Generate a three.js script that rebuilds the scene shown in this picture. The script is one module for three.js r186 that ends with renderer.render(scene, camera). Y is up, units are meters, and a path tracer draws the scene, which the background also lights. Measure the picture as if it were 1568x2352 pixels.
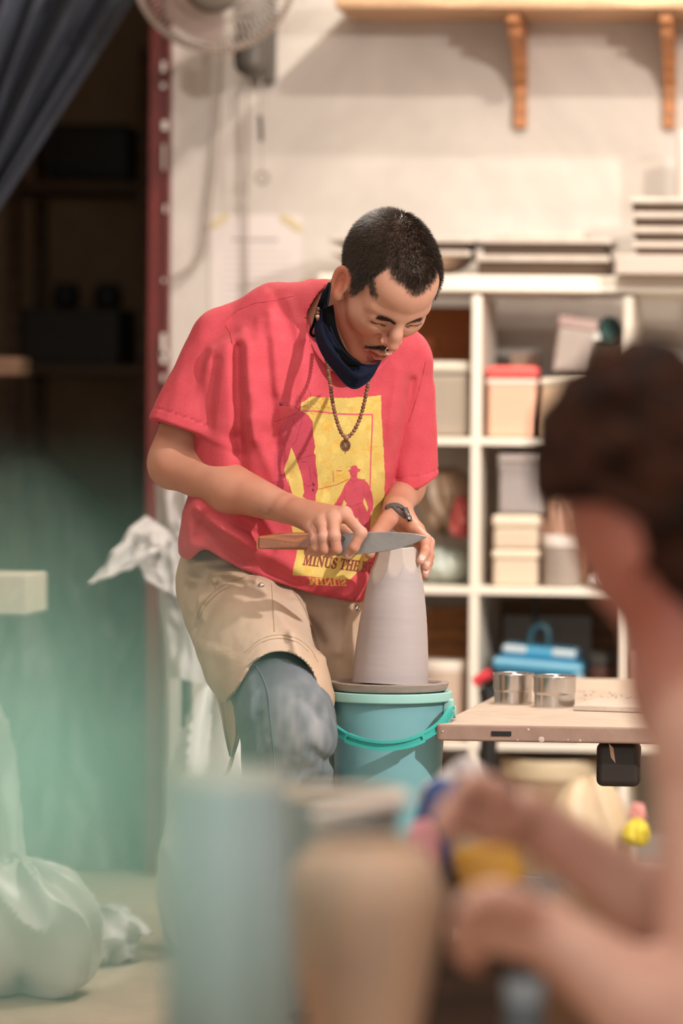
import * as THREE from 'three';
import { RoundedBoxGeometry } from 'three/addons/geometries/RoundedBoxGeometry.js';
import { mergeGeometries } from 'three/addons/utils/BufferGeometryUtils.js';
import { ImprovedNoise } from 'three/addons/math/ImprovedNoise.js';
import { RectAreaLightUniformsLib } from 'three/addons/lights/RectAreaLightUniformsLib.js';

// ------------------------------------------------------------------ camera, light, exposure
const F = 8330, CX = 1320, CY = 1176, EYE = 1.10, W = 1568, H = 2352;
const scene = new THREE.Scene();
scene.background = new THREE.Color(0x000000);
const R = THREE.MathUtils.degToRad;
const camera = new THREE.PerspectiveCamera(2 * Math.atan(CY / F) * 180 / Math.PI, (2 * CX) / H, 0.1, 40);
camera.position.set(0, EYE, 0);
camera.rotation.order = 'YXZ';
camera.rotation.set(R(-1.21), R(3.98), R(0.62));
camera.setViewOffset(2 * CX, H, 0, 0, W, H);
camera.focus = 6.27; camera.userData.fStop = 1.9;
camera.updateMatrixWorld(true);
const renderer = new THREE.WebGLRenderer({ antialias: true });
renderer.toneMapping = THREE.LinearToneMapping;
renderer.toneMappingExposure = 0.73;
renderer.outputColorSpace = THREE.SRGBColorSpace;
renderer.shadowMap.enabled = true;
RectAreaLightUniformsLib.init();
// lamps out of view, placed to light the scene: [kind, x, y, z, ...]
const KEY = { at: [1.9, 2.62, -4.3], to: [-0.55, 1.0, -6.6], power: 56, color: [1, 0.95, 0.92] };  // unseen key lamp at the upper right, lights the man
const SPOT2 = { at: [0.75, 2.78, -5.3], to: [0.15, 0.85, -8.7], power: 40, color: [1, 0.9, 0.78] };  // unseen spot placed to brighten the shelf cubes
const PANELS = [ // unseen ceiling panels giving soft room light: x, z, width, depth, intensity
  [0.9, -6.6, 1.6, 0.5, 2], [-2.2, -6.0, 1.2, 0.6, 3.5], [-0.6, -4.4, 1.8, 1.2, 6], [0.6, -2.4, 1.8, 1.2, 6], [-1.8, -1.2, 1.8, 1.2, 6]];
const PANEL_COLOR = [1, 0.91, 0.83];
const TRACK = { x: -0.38, z: [-8.1, -7.88, -7.3], power: [3.6, 5.4, 9], color: [1, 0.93, 0.84] }; // unseen track lamps, placed to cast the stepped shelf shadow
const UNSEEN_WINDOW = { x: -0.6, y: 1.75, w: 3.4, h: 1.7, power: 3.6, color: [0.96, 0.97, 1] }; // unseen window behind the camera, placed to light the scene from the front
const CEIL = 3.05;

// ------------------------------------------------------------------ helpers
const CQ = camera.quaternion.clone(), V = (x, y, z) => new THREE.Vector3(x, y, z);
const D0 = 6.5; // distance of the man
function at(px, py, d) { // the place at distance d in front of the camera that stands at a pixel of the photograph
  const v = V((px - CX) / F, (CY - py) / F, -1).applyQuaternion(CQ);
  return v.multiplyScalar(d / -v.z).add(camera.position);
}
const pm = (d) => F / d; // pixels per metre there
const perlin = new ImprovedNoise();
const noise = (x, y, z) => perlin.noise(x, y, z);
const fbm = (x, y, z) => noise(x, y, z) + 0.5 * noise(x * 2.1, y * 2.1, z * 2.1 + 7) + 0.25 * noise(x * 4.3, y * 4.3, z * 4.3 + 3);
function rng(seed) { let a = seed | 0; return () => { a = (a + 0x6d2b79f5) | 0; let t = Math.imul(a ^ (a >>> 15), 1 | a); t = (t + Math.imul(t ^ (t >>> 7), 61 | t)) ^ t; return ((t ^ (t >>> 14)) >>> 0) / 4294967296; }; }
const clamp = (x, a, b) => x < a ? a : x > b ? b : x, lerp = (a, b, t) => a + (b - a) * t;
const sstep = (a, b, x) => { const t = clamp((x - a) / (b - a), 0, 1); return t * t * (3 - 2 * t); };

function dataTex(n, fn, srgb = true, rep) { // fn(u, v) -> [r, g, b] 0..255, made to wrap by fading two copies
  const data = new Uint8Array(n * n * 4);
  for (let y = 0; y < n; y++) for (let x = 0; x < n; x++) {
    const c = fn(x / n, y / n), o = (y * n + x) * 4;
    data[o] = clamp(c[0], 0, 255); data[o + 1] = clamp(c[1], 0, 255); data[o + 2] = clamp(c[2], 0, 255); data[o + 3] = 255;
  }
  const t = new THREE.DataTexture(data, n, n);
  t.wrapS = t.wrapT = THREE.RepeatWrapping; t.magFilter = THREE.LinearFilter; t.minFilter = THREE.LinearMipmapLinearFilter;
  if (srgb) t.colorSpace = THREE.SRGBColorSpace;
  if (rep) t.repeat.set(rep, rep);
  t.needsUpdate = true; return t;
}
// noise that wraps on the unit square
const wrapN = (u, v, f, s = 0) => { const a = u * 2 * Math.PI, b = v * 2 * Math.PI, r = f / (2 * Math.PI); return noise(Math.cos(a) * r + s, Math.sin(a) * r + Math.cos(b) * r * 1.3 + s * 2, Math.sin(b) * r + s * 3); };
const TX = {
  mottle: dataTex(256, (u, v) => { const n = 232 + 26 * (wrapN(u, v, 5, 1) * 0.5 + wrapN(u, v, 13, 2) * 0.35 + wrapN(u, v, 41, 3) * 0.25); return [n, n, n]; }),
  fine: dataTex(256, (u, v) => { const n = 128 + 90 * (wrapN(u, v, 30, 4) * 0.6 + wrapN(u, v, 90, 5) * 0.5); return [n, n, n]; }, false),
  weave: dataTex(128, (u, v) => { const n = 128 + 60 * Math.sin(u * Math.PI * 64) * Math.sin(v * Math.PI * 64) + 40 * wrapN(u, v, 30, 6); return [n, n, n]; }, false),
  wood: dataTex(256, (u, v) => { const g = wrapN(u, v * 0.0 + 0.13, 9, 7) * 0.5 + wrapN(u, v, 3, 8) * 0.4, s = Math.sin((u * 9 + g * 1.6) * 2 * Math.PI); const n = 218 + 22 * s + 16 * wrapN(u, v, 40, 9); return [n, n * 0.97, n * 0.93]; }),
  rings: dataTex(256, (u, v) => { const n = 232 + 9 * wrapN(0.2, v, 60, 10) + 8 * wrapN(u, v, 8, 11) + 8 * wrapN(0.3, v, 17, 12); return [n, n, n]; }),
};
function mat(color, o = {}) {
  const { tex, rep, bump, bumpScale, vc, phys, brep, ...rest } = o;
  const m = new (phys || o.specularIntensity !== undefined || o.sheen || o.transmission || o.clearcoat ? THREE.MeshPhysicalMaterial : THREE.MeshStandardMaterial)({ color, roughness: 0.75, metalness: 0, side: THREE.DoubleSide, ...rest });
  if (tex) { m.map = tex.clone(); m.map.repeat.set(rep ?? 2, rep ?? 2); m.map.needsUpdate = true; }
  if (bump) { m.bumpMap = bump.clone(); m.bumpMap.repeat.set(o.brep ?? 6, o.brep ?? 6); m.bumpMap.needsUpdate = true; m.bumpScale = bumpScale ?? 0.001; }
  if (vc) m.vertexColors = true;
  return m;
}
const matc = (c, o = {}) => { const { brep, ...r } = o; const m = mat(c, r); if (brep && m.bumpMap) m.bumpMap.repeat.set(brep, brep); return m; };

const used = new Map();
function numbered(n) { const k = used.get(n) || 0; used.set(n, k + 1); return k ? `${n}_${String(k).padStart(3, '0')}` : n; }
function tag(o, label, category, group) { o.userData.label = label; o.userData.category = category; if (group) o.userData.group = group; return o; }
function thing(name, label, category, base, group) { // a Group at the thing's base; part geometry is given in world places
  const o = new THREE.Group(); o.name = numbered(name); o.position.copy(base); scene.add(o); tag(o, label, category, group); return o;
}
function part(parent, name, geo, m, label) {
  const o = new THREE.Mesh(geo, m); o.name = name; o.castShadow = o.receiveShadow = true;
  if (parent.isGroup) o.position.copy(parent.position).negate();
  parent.add(o); if (label) o.userData.label = label; return o;
}
function single(name, label, category, geo, m, group) { // a thing of one mesh, its origin at its base
  geo.computeBoundingBox(); const b = geo.boundingBox, c = V((b.min.x + b.max.x) / 2, b.min.y, (b.min.z + b.max.z) / 2);
  geo.translate(-c.x, -c.y, -c.z);
  const o = new THREE.Mesh(geo, m); o.name = numbered(name); o.position.copy(c); o.castShadow = o.receiveShadow = true; scene.add(o); return tag(o, label, category, group);
}
function struct(name, geo, m, parent) { const o = new THREE.Mesh(geo, m); o.name = parent ? name : numbered(name); o.castShadow = o.receiveShadow = true; (parent || scene).add(o); o.userData.kind = 'structure'; return o; }
function copyOf(o, name, label, dx, dy, dz) { const c = o.clone(); c.name = numbered(name); c.position.x += dx; c.position.y += dy; c.position.z += dz; scene.add(c); c.userData = { ...o.userData, label }; return c; }

function box(w, h, d, x, y, z, r = 0.004, seg = 2) { // centre x, z; bottom y; uv in metres
  const g = new RoundedBoxGeometry(w, h, d, seg, Math.min(r, w / 2.01, h / 2.01, d / 2.01)); g.translate(x, y + h / 2, z); return uvBox(g);
}
function uvBox(g) { // planar uv in metres by the dominant normal
  const p = g.attributes.position, n = g.attributes.normal, uv = new Float32Array(p.count * 2);
  for (let i = 0; i < p.count; i++) {
    const ax = Math.abs(n.getX(i)), ay = Math.abs(n.getY(i)), az = Math.abs(n.getZ(i));
    if (ay >= ax && ay >= az) { uv[i * 2] = p.getZ(i); uv[i * 2 + 1] = p.getX(i); } else if (ax >= az) { uv[i * 2] = p.getY(i); uv[i * 2 + 1] = p.getZ(i); } else { uv[i * 2] = p.getY(i); uv[i * 2 + 1] = p.getX(i); }
  }
  g.setAttribute('uv', new THREE.BufferAttribute(uv, 2)); return g;
}
function merge(list) {
  return mergeGeometries(list.map((g) => { const n = g.index ? g.toNonIndexed() : g.clone(); for (const k of Object.keys(n.attributes)) if (!['position', 'normal', 'uv'].includes(k)) n.deleteAttribute(k); if (!n.attributes.normal) n.computeVertexNormals(); if (!n.attributes.uv) n.setAttribute('uv', new THREE.BufferAttribute(new Float32Array(n.attributes.position.count * 2), 2)); return n; }));
}
function lathe(prof, x, y, z, seg = 48) { const g = new THREE.LatheGeometry(prof.map((p) => new THREE.Vector2(p[0], p[1])), seg); g.translate(x, y, z); return g; }
function tube(pts, r, seg = 40, rs = 8, closed = false) { return new THREE.TubeGeometry(new THREE.CatmullRomCurve3(pts, closed), seg, r, rs, closed); }
const yaw = (g, a, c) => { g.translate(-c.x, -c.y, -c.z); g.rotateY(a); g.translate(c.x, c.y, c.z); return g; };
const roll = (g, a, c) => { g.translate(-c.x, -c.y, -c.z); g.rotateZ(a); g.translate(c.x, c.y, c.z); return g; };

// a surface from a distance function: surface nets on the blocks that the surface crosses
function surface(f, lo, hi, h, opt = {}) {
  const nx = Math.ceil((hi[0] - lo[0]) / h) + 1, ny = Math.ceil((hi[1] - lo[1]) / h) + 1, nz = Math.ceil((hi[2] - lo[2]) / h) + 1, B = 6;
  const val = new Float32Array(nx * ny * nz).fill(1e9), reach = B * h * 0.87 * (opt.lip ?? 1.6) + h;
  for (let bz = 0; bz < nz; bz += B) for (let by = 0; by < ny; by += B) for (let bx = 0; bx < nx; bx += B) {
    if (Math.abs(f(lo[0] + (bx + B / 2) * h, lo[1] + (by + B / 2) * h, lo[2] + (bz + B / 2) * h)) > reach) continue;
    for (let z = bz; z <= Math.min(bz + B, nz - 1); z++) for (let y = by; y <= Math.min(by + B, ny - 1); y++) for (let x = bx; x <= Math.min(bx + B, nx - 1); x++) {
      const i = (z * ny + y) * nx + x; if (val[i] > 1e8) val[i] = f(lo[0] + x * h, lo[1] + y * h, lo[2] + z * h);
    }
  }
  const id = new Int32Array(nx * ny * nz).fill(-1), pos = [], e = h * 0.35;
  const off = [0, 1, nx, nx + 1, nx * ny, nx * ny + 1, nx * ny + nx, nx * ny + nx + 1], edges = [[0, 1], [2, 3], [4, 5], [6, 7], [0, 2], [1, 3], [4, 6], [5, 7], [0, 4], [1, 5], [2, 6], [3, 7]];
  const v8 = new Float64Array(8), nor = [];
  for (let z = 0; z < nz - 1; z++) for (let y = 0; y < ny - 1; y++) for (let x = 0; x < nx - 1; x++) {
    const i = (z * ny + y) * nx + x; let neg = 0, bad = false;
    for (let k = 0; k < 8; k++) { const q = val[i + off[k]]; v8[k] = q; if (q > 1e8) { bad = true; break; } if (q < 0) neg++; }
    if (bad || neg === 0 || neg === 8) continue;
    let sx = 0, sy = 0, sz = 0, n = 0;
    for (const [a, b] of edges) if ((v8[a] < 0) !== (v8[b] < 0)) { const t = v8[a] / (v8[a] - v8[b]); sx += (a & 1) + t * ((b & 1) - (a & 1)); sy += ((a >> 1) & 1) + t * (((b >> 1) & 1) - ((a >> 1) & 1)); sz += (a >> 2) + t * ((b >> 2) - (a >> 2)); n++; }
    let px = lo[0] + (x + sx / n) * h, py = lo[1] + (y + sy / n) * h, pz = lo[2] + (z + sz / n) * h, gx, gy, gz;
    for (let it = 0; it < 2; it++) {
      gx = f(px + e, py, pz) - f(px - e, py, pz); gy = f(px, py + e, pz) - f(px, py - e, pz); gz = f(px, py, pz + e) - f(px, py, pz - e);
      if (it) break;
      const g2 = (gx * gx + gy * gy + gz * gz) / (4 * e * e) + 1e-9, s = clamp(f(px, py, pz) / g2, -h * 0.5, h * 0.5) / (2 * e);
      px -= gx * s; py -= gy * s; pz -= gz * s;
    }
    const l = Math.hypot(gx, gy, gz) || 1; id[i] = pos.length / 3; pos.push(px, py, pz); nor.push(gx / l, gy / l, gz / l);
  }
  const idx = [];
  for (let z = 1; z < nz - 1; z++) for (let y = 1; y < ny - 1; y++) for (let x = 1; x < nx - 1; x++) {
    const i = (z * ny + y) * nx + x; if (val[i] > 1e8) continue; const a = val[i] < 0;
    const quad = (j, p, q) => { if (val[j] > 1e8 || (val[j] < 0) === a) return; const A = id[i], Bq = id[i - p], C = id[i - p - q], Dq = id[i - q]; if (A < 0 || Bq < 0 || C < 0 || Dq < 0) return; if (a) idx.push(A, Bq, C, A, C, Dq); else idx.push(A, C, Bq, A, Dq, C); };
    quad(i + 1, nx, nx * ny); quad(i + nx, nx * ny, 1); quad(i + nx * ny, 1, nx);
  }
  const g = new THREE.BufferGeometry();
  g.setAttribute('position', new THREE.Float32BufferAttribute(pos, 3)); g.setAttribute('normal', new THREE.Float32BufferAttribute(nor, 3)); g.setIndex(idx);
  return g;
}
const smin = (a, b, k) => { const h = k - Math.abs(a - b); return (a < b ? a : b) - (h > 0 ? h * h / (4 * k) : 0); };
const smax = (a, b, k) => -smin(-a, -b, k);
// tapered capsule between points a and b
function capsule(a, b, ra, rb) {
  const [ax, ay, az] = a, dx = b[0] - ax, dy = b[1] - ay, dz = b[2] - az, l2 = dx * dx + dy * dy + dz * dz + 1e-12;
  return (x, y, z) => { const px = x - ax, py = y - ay, pz = z - az, t = clamp((px * dx + py * dy + pz * dz) / l2, 0, 1), ex = px - dx * t, ey = py - dy * t, ez = pz - dz * t; return Math.sqrt(ex * ex + ey * ey + ez * ez) - (ra + (rb - ra) * t); };
}
function ellipsoid(c, r, rot) { // rot: Euler angles
  const [cx, cy, cz] = c, [rx, ry, rz] = r, q = rot ? new THREE.Matrix4().makeRotationFromEuler(new THREE.Euler(...rot)).transpose().elements : null;
  return (x, y, z) => { let px = x - cx, py = y - cy, pz = z - cz; if (q) { const a = q[0] * px + q[4] * py + q[8] * pz, b = q[1] * px + q[5] * py + q[9] * pz, c2 = q[2] * px + q[6] * py + q[10] * pz; px = a; py = b; pz = c2; }
    const k0 = Math.hypot(px / rx, py / ry, pz / rz), k1 = Math.hypot(px / (rx * rx), py / (ry * ry), pz / (rz * rz)); return k1 < 1e-9 ? -Math.min(rx, ry, rz) : k0 * (k0 - 1) / k1; };
}
function table(rows) { // Catmull-Rom through rows [x, a, b, ...] sorted by rising x
  const n = rows.length, m = rows[0].length, out = new Float64Array(m);
  return (x) => { let i = 0; while (i < n - 2 && x > rows[i + 1][0]) i++; const t = clamp((x - rows[i][0]) / (rows[i + 1][0] - rows[i][0]), 0, 1), p0 = rows[Math.max(0, i - 1)], p1 = rows[i], p2 = rows[i + 1], p3 = rows[Math.min(n - 1, i + 2)];
    for (let k = 1; k < m; k++) { const a = p1[k], b = p2[k], s0 = (b - p0[k]) / (p2[0] - p0[0]) * (p2[0] - p1[0]), s1 = (p3[k] - a) / (p3[0] - p1[0]) * (p2[0] - p1[0]), t2 = t * t, t3 = t2 * t; out[k] = (2 * t3 - 3 * t2 + 1) * a + (t3 - 2 * t2 + t) * s0 + (3 * t2 - 2 * t3) * b + (t3 - t2) * s1; } return out; };
}
function colorize(g, fn) { const p = g.attributes.position, n = g.attributes.normal, c = new Float32Array(p.count * 3); for (let i = 0; i < p.count; i++) { const q = fn(p.getX(i), p.getY(i), p.getZ(i), n.getX(i), n.getY(i), n.getZ(i)); c[i * 3] = q[0]; c[i * 3 + 1] = q[1]; c[i * 3 + 2] = q[2]; } g.setAttribute('color', new THREE.BufferAttribute(c, 3)); return g; }
const lin = (hex) => { const c = new THREE.Color(hex); return [c.r, c.g, c.b]; };
const mix3 = (a, b, t) => [lerp(a[0], b[0], t), lerp(a[1], b[1], t), lerp(a[2], b[2], t)];
// a crumpled sheet or bag: noise pushed along the normal of a closed shape
function crumple(g, amp, freq, seed) { const p = g.attributes.position, n = g.attributes.normal; for (let i = 0; i < p.count; i++) { const x = p.getX(i), y = p.getY(i), z = p.getZ(i), r = 1 - Math.abs(noise(x * freq + seed, y * freq, z * freq)) * 2, d = amp * (r * 0.7 + fbm(x * freq * 0.6, y * freq * 0.6 + seed, z * freq * 0.6) * 0.6); p.setXYZ(i, x + n.getX(i) * d, y + n.getY(i) * d, z + n.getZ(i) * d); } g.computeVertexNormals(); return g; }
// ------------------------------------------------------------------ materials shared by the room
const M = {
  wall: matc('#d8cdc3', { tex: TX.mottle, rep: 0.5, bump: TX.fine, brep: 2, bumpScale: 0.002, roughness: 0.9 }),
  ceil: matc('#e6ded2', { roughness: 0.95 }), floor: matc('#b9a994', { tex: TX.mottle, rep: 0.8, bump: TX.fine, brep: 3, bumpScale: 0.0015, roughness: 0.7 }),
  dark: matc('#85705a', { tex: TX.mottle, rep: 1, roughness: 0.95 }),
  white: matc('#e6dccd', { roughness: 0.5 }), wood: matc('#c88a5a', { tex: TX.wood, rep: 3, roughness: 0.6 }), plank: matc('#dcb592', { tex: TX.wood, rep: 2.2, roughness: 0.65 }),
  redpaint: matc('#6b2520', { tex: TX.mottle, rep: 4, roughness: 0.4 }), chip: matc('#d8cdc2', { roughness: 0.8 }),
  board: matc('#cdbfb2', { tex: TX.mottle, rep: 4, roughness: 0.9 }), brown: matc('#43301f', { roughness: 0.7 }), brownlite: matc('#a08471', { roughness: 0.7 }),
  black: matc('#121211', { roughness: 0.6 }), charcoal: matc('#3c3833', { roughness: 0.6 }), card: matc('#8a4a1c', { roughness: 0.85, tex: TX.mottle, rep: 3 }),
  lid: matc('#e3d8cf', { roughness: 0.4 }), cream: matc('#d8c8b4', { roughness: 0.5 }), steel: matc('#c9c6c4', { metalness: 1, roughness: 0.22 }),
};
// ------------------------------------------------------------------ the room
const WZ = -8.9, DOOR = at(366, 1200, 8.9).x, DL = DOOR - 1.15, RX = 2.6, LX = -4.6, BZ = 2.2, DH = 2.32, T = 0.14;
struct('floor', box(RX - LX + 1, 0.1, BZ + 12.6, (RX + LX) / 2, -0.1, (BZ - 12.6) / 2, 0.002), M.floor);
struct('ceiling', box(RX - LX + 1, 0.1, BZ + 12.6, (RX + LX) / 2, CEIL, (BZ - 12.6) / 2, 0.002), M.ceil);
struct('wall_back', merge([box(RX - DOOR + T, CEIL, T, (RX + DOOR + T) / 2, 0, WZ - T / 2, 0.001), box(1.15, CEIL - DH, T, DOOR - 0.575, DH, WZ - T / 2, 0.001), box(DL - LX + T, CEIL, T, (DL + LX - T) / 2, 0, WZ - T / 2, 0.001)]), M.wall);
struct('wall_right', box(T, CEIL, BZ - WZ, RX + T / 2, 0, (BZ + WZ) / 2, 0.001), M.wall);
struct('wall_left', box(T, CEIL, BZ - WZ, LX - T / 2, 0, (BZ + WZ) / 2, 0.001), M.wall);
{ const { x, y, w, h } = UNSEEN_WINDOW, zc = BZ + T / 2, l = x - w / 2, r = x + w / 2;
  struct('wall_front', merge([box(l - LX, CEIL, T, (l + LX) / 2, 0, zc, 0.001), box(RX - r, CEIL, T, (RX + r) / 2, 0, zc, 0.001), box(w, y - h / 2, T, x, 0, zc, 0.001), box(w, CEIL - y - h / 2, T, x, y + h / 2, zc, 0.001)]), M.wall);
  const fr = struct('unseen_window_1', merge([box(w, 0.05, 0.07, x, y - h / 2, zc, 0.004), box(w, 0.05, 0.07, x, y + h / 2 - 0.05, zc, 0.004), ...[-0.5, -0.167, 0.167, 0.5].map((k) => box(0.05, h - 0.1, 0.07, x + k * (w - 0.05), y - h / 2 + 0.05, zc, 0.004))]), M.white);
  part(fr, 'glow_pane', box(w - 0.1, h - 0.1, 0.006, x, y - h / 2 + 0.05, zc + 0.01, 0.001), matc('#eef2f6', { emissive: new THREE.Color(...UNSEEN_WINDOW.color), emissiveIntensity: 2.2, roughness: 0.4 }), 'glowing pane of the unseen window behind the camera');
  const q = new THREE.RectAreaLight(new THREE.Color(...UNSEEN_WINDOW.color), UNSEEN_WINDOW.power, w - 0.15, h - 0.15); q.position.set(x, y, BZ - 0.02); scene.add(q); }  // area light of the unseen window, lights the scene from the front
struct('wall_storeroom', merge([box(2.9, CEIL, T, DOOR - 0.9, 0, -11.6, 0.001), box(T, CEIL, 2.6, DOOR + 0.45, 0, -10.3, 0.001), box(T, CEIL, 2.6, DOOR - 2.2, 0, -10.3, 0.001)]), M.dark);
{ // red door post with flaked paint
  const w = 0.046, x = DOOR - 0.001, o = struct('trim_1', merge([box(w, DH, T + 0.03, x - w / 2 + 0.014, 0, WZ - T / 2, 0.004), box(0.012, DH, 0.03, x + 0.018, 0, WZ + 0.012, 0.003), box(1.2, 0.06, T + 0.03, DOOR - 0.58, DH - 0.06, WZ - T / 2, 0.004)]), M.redpaint);
  const r = rng(5);
  for (const [y0, h, ww] of [[140, 24, 9], [190, 12, 10], [276, 22, 14], [330, 60, 5], [470, 18, 5], [640, 8, 6], [765, 70, 10], [805, 14, 16], [860, 16, 6]]) {
    const p = at(378, y0 + h / 2, 8.86), q = h / pm(8.86); part(o, 'paint_chip', box(ww / pm(8.86), q, 0.003, p.x - r() * 0.008, p.y - q / 2, WZ + 0.028, 0.001), M.chip);
  }
}
// unseen ceiling light panels: a glowing diffuser in a frame, and the light just under it
const glow = matc('#fff4e6', { emissive: new THREE.Color(...PANEL_COLOR), emissiveIntensity: 1.2, roughness: 0.6 });
PANELS.forEach(([x, z, w, d, i], k) => {
  const o = thing('unseen_ceiling_light', ['unseen flat ceiling light right of the shelf wall', 'unseen flat ceiling light left of the man', 'unseen flat ceiling light above the work table', 'unseen flat ceiling light above the seated person', 'unseen flat ceiling light left of the camera'][k], 'lamp', V(x, CEIL - 0.05, z));
  part(o, 'frame', merge([box(w + 0.04, 0.045, 0.02, x, CEIL - 0.047, z - d / 2 - 0.01), box(w + 0.04, 0.045, 0.02, x, CEIL - 0.047, z + d / 2 + 0.01), box(0.02, 0.045, d, x - w / 2 - 0.01, CEIL - 0.047, z), box(0.02, 0.045, d, x + w / 2 + 0.01, CEIL - 0.047, z)]), M.white);
  part(o, 'diffuser', box(w, 0.01, d, x, CEIL - 0.035, z), glow);
  const l = new THREE.RectAreaLight(new THREE.Color(...PANEL_COLOR), i, w, d); l.position.set(x, CEIL - 0.06, z); l.rotation.x = -Math.PI / 2; scene.add(l);
});
function spotlight(K, label, cone) { // unseen ceiling spotlights: the first makes the clear shadows, the second brightens the shelf
  const [x, y, z] = K.at, o = thing('unseen_spotlight', label, 'lamp', V(x, y, z));
  const dir = V(...K.to).sub(V(x, y, z)).normalize(), q = new THREE.Quaternion().setFromUnitVectors(V(0, -1, 0), dir), put = (g) => { g.applyQuaternion(q); g.translate(x, y, z); return g; };
  part(o, 'housing', put(lathe([[0.02, 0.13], [0.05, 0.12], [0.062, 0], [0.058, 0], [0.045, 0.1], [0.0, 0.11]], 0, 0.015, 0, 32)), M.white);
  part(o, 'lamp_lens', put(lathe([[0.0, 0], [0.052, 0], [0.052, 0.006], [0, 0.006]], 0, 0.028, 0, 32)), glow);
  part(o, 'arm', tube([V(x, y + 0.12, z), V(x, CEIL, z)], 0.012, 4), M.white);
  const l = new THREE.SpotLight(new THREE.Color(...K.color), K.power, 0, R(cone), 0.6); l.position.set(x, y, z); l.target.position.set(...K.to); l.castShadow = true; l.shadow.mapSize.set(2048, 2048); l.shadow.radius = 2.2; scene.add(l, l.target);
}
spotlight(KEY, 'unseen ceiling spotlight aimed at the standing man', 38);
spotlight(SPOT2, 'unseen ceiling spotlight placed to brighten the cube shelf', 26);
{ // unseen track of small lamps that throw the shelf's stepped shadow on the wall
  const o = thing('unseen_lamp_track', 'unseen ceiling track with three small lamps casting the wall shelf shadow', 'lamp', V(TRACK.x, CEIL - 0.02, -7.7)); part(o, 'rail', box(0.035, 0.02, 1.2, TRACK.x, CEIL - 0.021, -7.7, 0.003), M.white);
  TRACK.z.forEach((z, k) => { const y = CEIL - 0.09; part(o, 'lamp_head', lathe([[0.012, 0.066], [0.034, 0.06], [0.034, 0.008], [0.031, 0.008], [0.03, 0.05], [0, 0.055]], TRACK.x, y, z, 24), M.white); part(o, 'bulb', new THREE.SphereGeometry(0.024, 20, 14).translate(TRACK.x, y + 0.012, z), glow); const l = new THREE.PointLight(new THREE.Color(...TRACK.color), TRACK.power[k]); l.position.set(TRACK.x, y - 0.02, z); l.castShadow = true; l.shadow.radius = 1; scene.add(l); });
  const b = thing('added_storeroom_lamp', 'added dim lamp on the storeroom ceiling, out of view', 'lamp', V(DOOR - 1.95, CEIL - 0.05, -11.2)), y = CEIL - 0.05; part(b, 'lamp_base', lathe([[0, 0.045], [0.06, 0.045], [0.06, 0.03], [0, 0.03]], DOOR - 1.95, y, -11.2, 24), M.white); part(b, 'bulb', new THREE.SphereGeometry(0.035, 20, 14).translate(DOOR - 1.95, y, -11.2), glow); const l = new THREE.PointLight(new THREE.Color(1, 0.85, 0.68), 1.5); l.position.set(DOOR - 1.95, y - 0.04, -11.2); l.castShadow = true; l.shadow.radius = 2; scene.add(l);  // added lamp out of view, brightens the dark storeroom
}
// ------------------------------------------------------------------ wall shelf and brackets
{
  const d = 8.9, P = (x, y, dd) => at(x, y, dd), y0 = P(1190, 18, 8.6).y, xl = P(768, 10, 8.6).x;
  const o = thing('wall_shelf', 'long raw wooden plank shelf high on the wall', 'shelf', V(xl + 1.4, y0, -8.74));
  part(o, 'plank', box(2.8, 0.034, 0.29, xl + 1.4, y0, -8.75, 0.005), M.plank);
  const ply = box(2.75, 0.018, 0.27, xl + 1.42, y0 + 0.036, -8.75, 0.003); part(o, 'board', ply, M.board);
  for (const px of [1194, 1537]) {
    const x = P(px, 150, 8.85).x, yb = P(px, 293, 8.88).y, b = thing('shelf_bracket', px < 1300 ? 'orange brown wooden bracket under the middle of the wall shelf' : 'orange brown wooden bracket under the shelf at the picture edge', 'bracket', V(x, yb, -8.88), 'shelf brackets');
    const t = 0.03;
    part(b, 'wall_leg', box(t, y0 - yb, 0.028, x, yb, -8.885, 0.003), M.wood);
    part(b, 'arm', box(t, 0.028, 0.25, x, y0 - 0.029, -8.755, 0.003), M.wood);
    const s = new THREE.Shape(); const h = y0 - yb; s.moveTo(0.014, -0.03); s.lineTo(0.225, -0.03); s.lineTo(0.225, -0.055); s.quadraticCurveTo(0.09, -0.08, 0.045, -h * 0.58); s.lineTo(0.014, -h * 0.62); s.closePath();
    const e = new THREE.ExtrudeGeometry(s, { depth: t * 0.86, bevelEnabled: true, bevelThickness: 0.002, bevelSize: 0.002, bevelSegments: 1, curveSegments: 10 }); e.rotateY(-Math.PI / 2); e.translate(x + t * 0.43, y0, -8.9); e.scale(1, 1, 1);
    part(b, 'brace', uvBox(e), M.wood);
    part(b, 'screw', lathe([[0, 0.003], [0.004, 0.002], [0.005, 0]], 0, 0, 0, 12).rotateX(Math.PI / 2).translate(x, yb + h * 0.48, -8.87), M.steel);
  }
}
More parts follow.
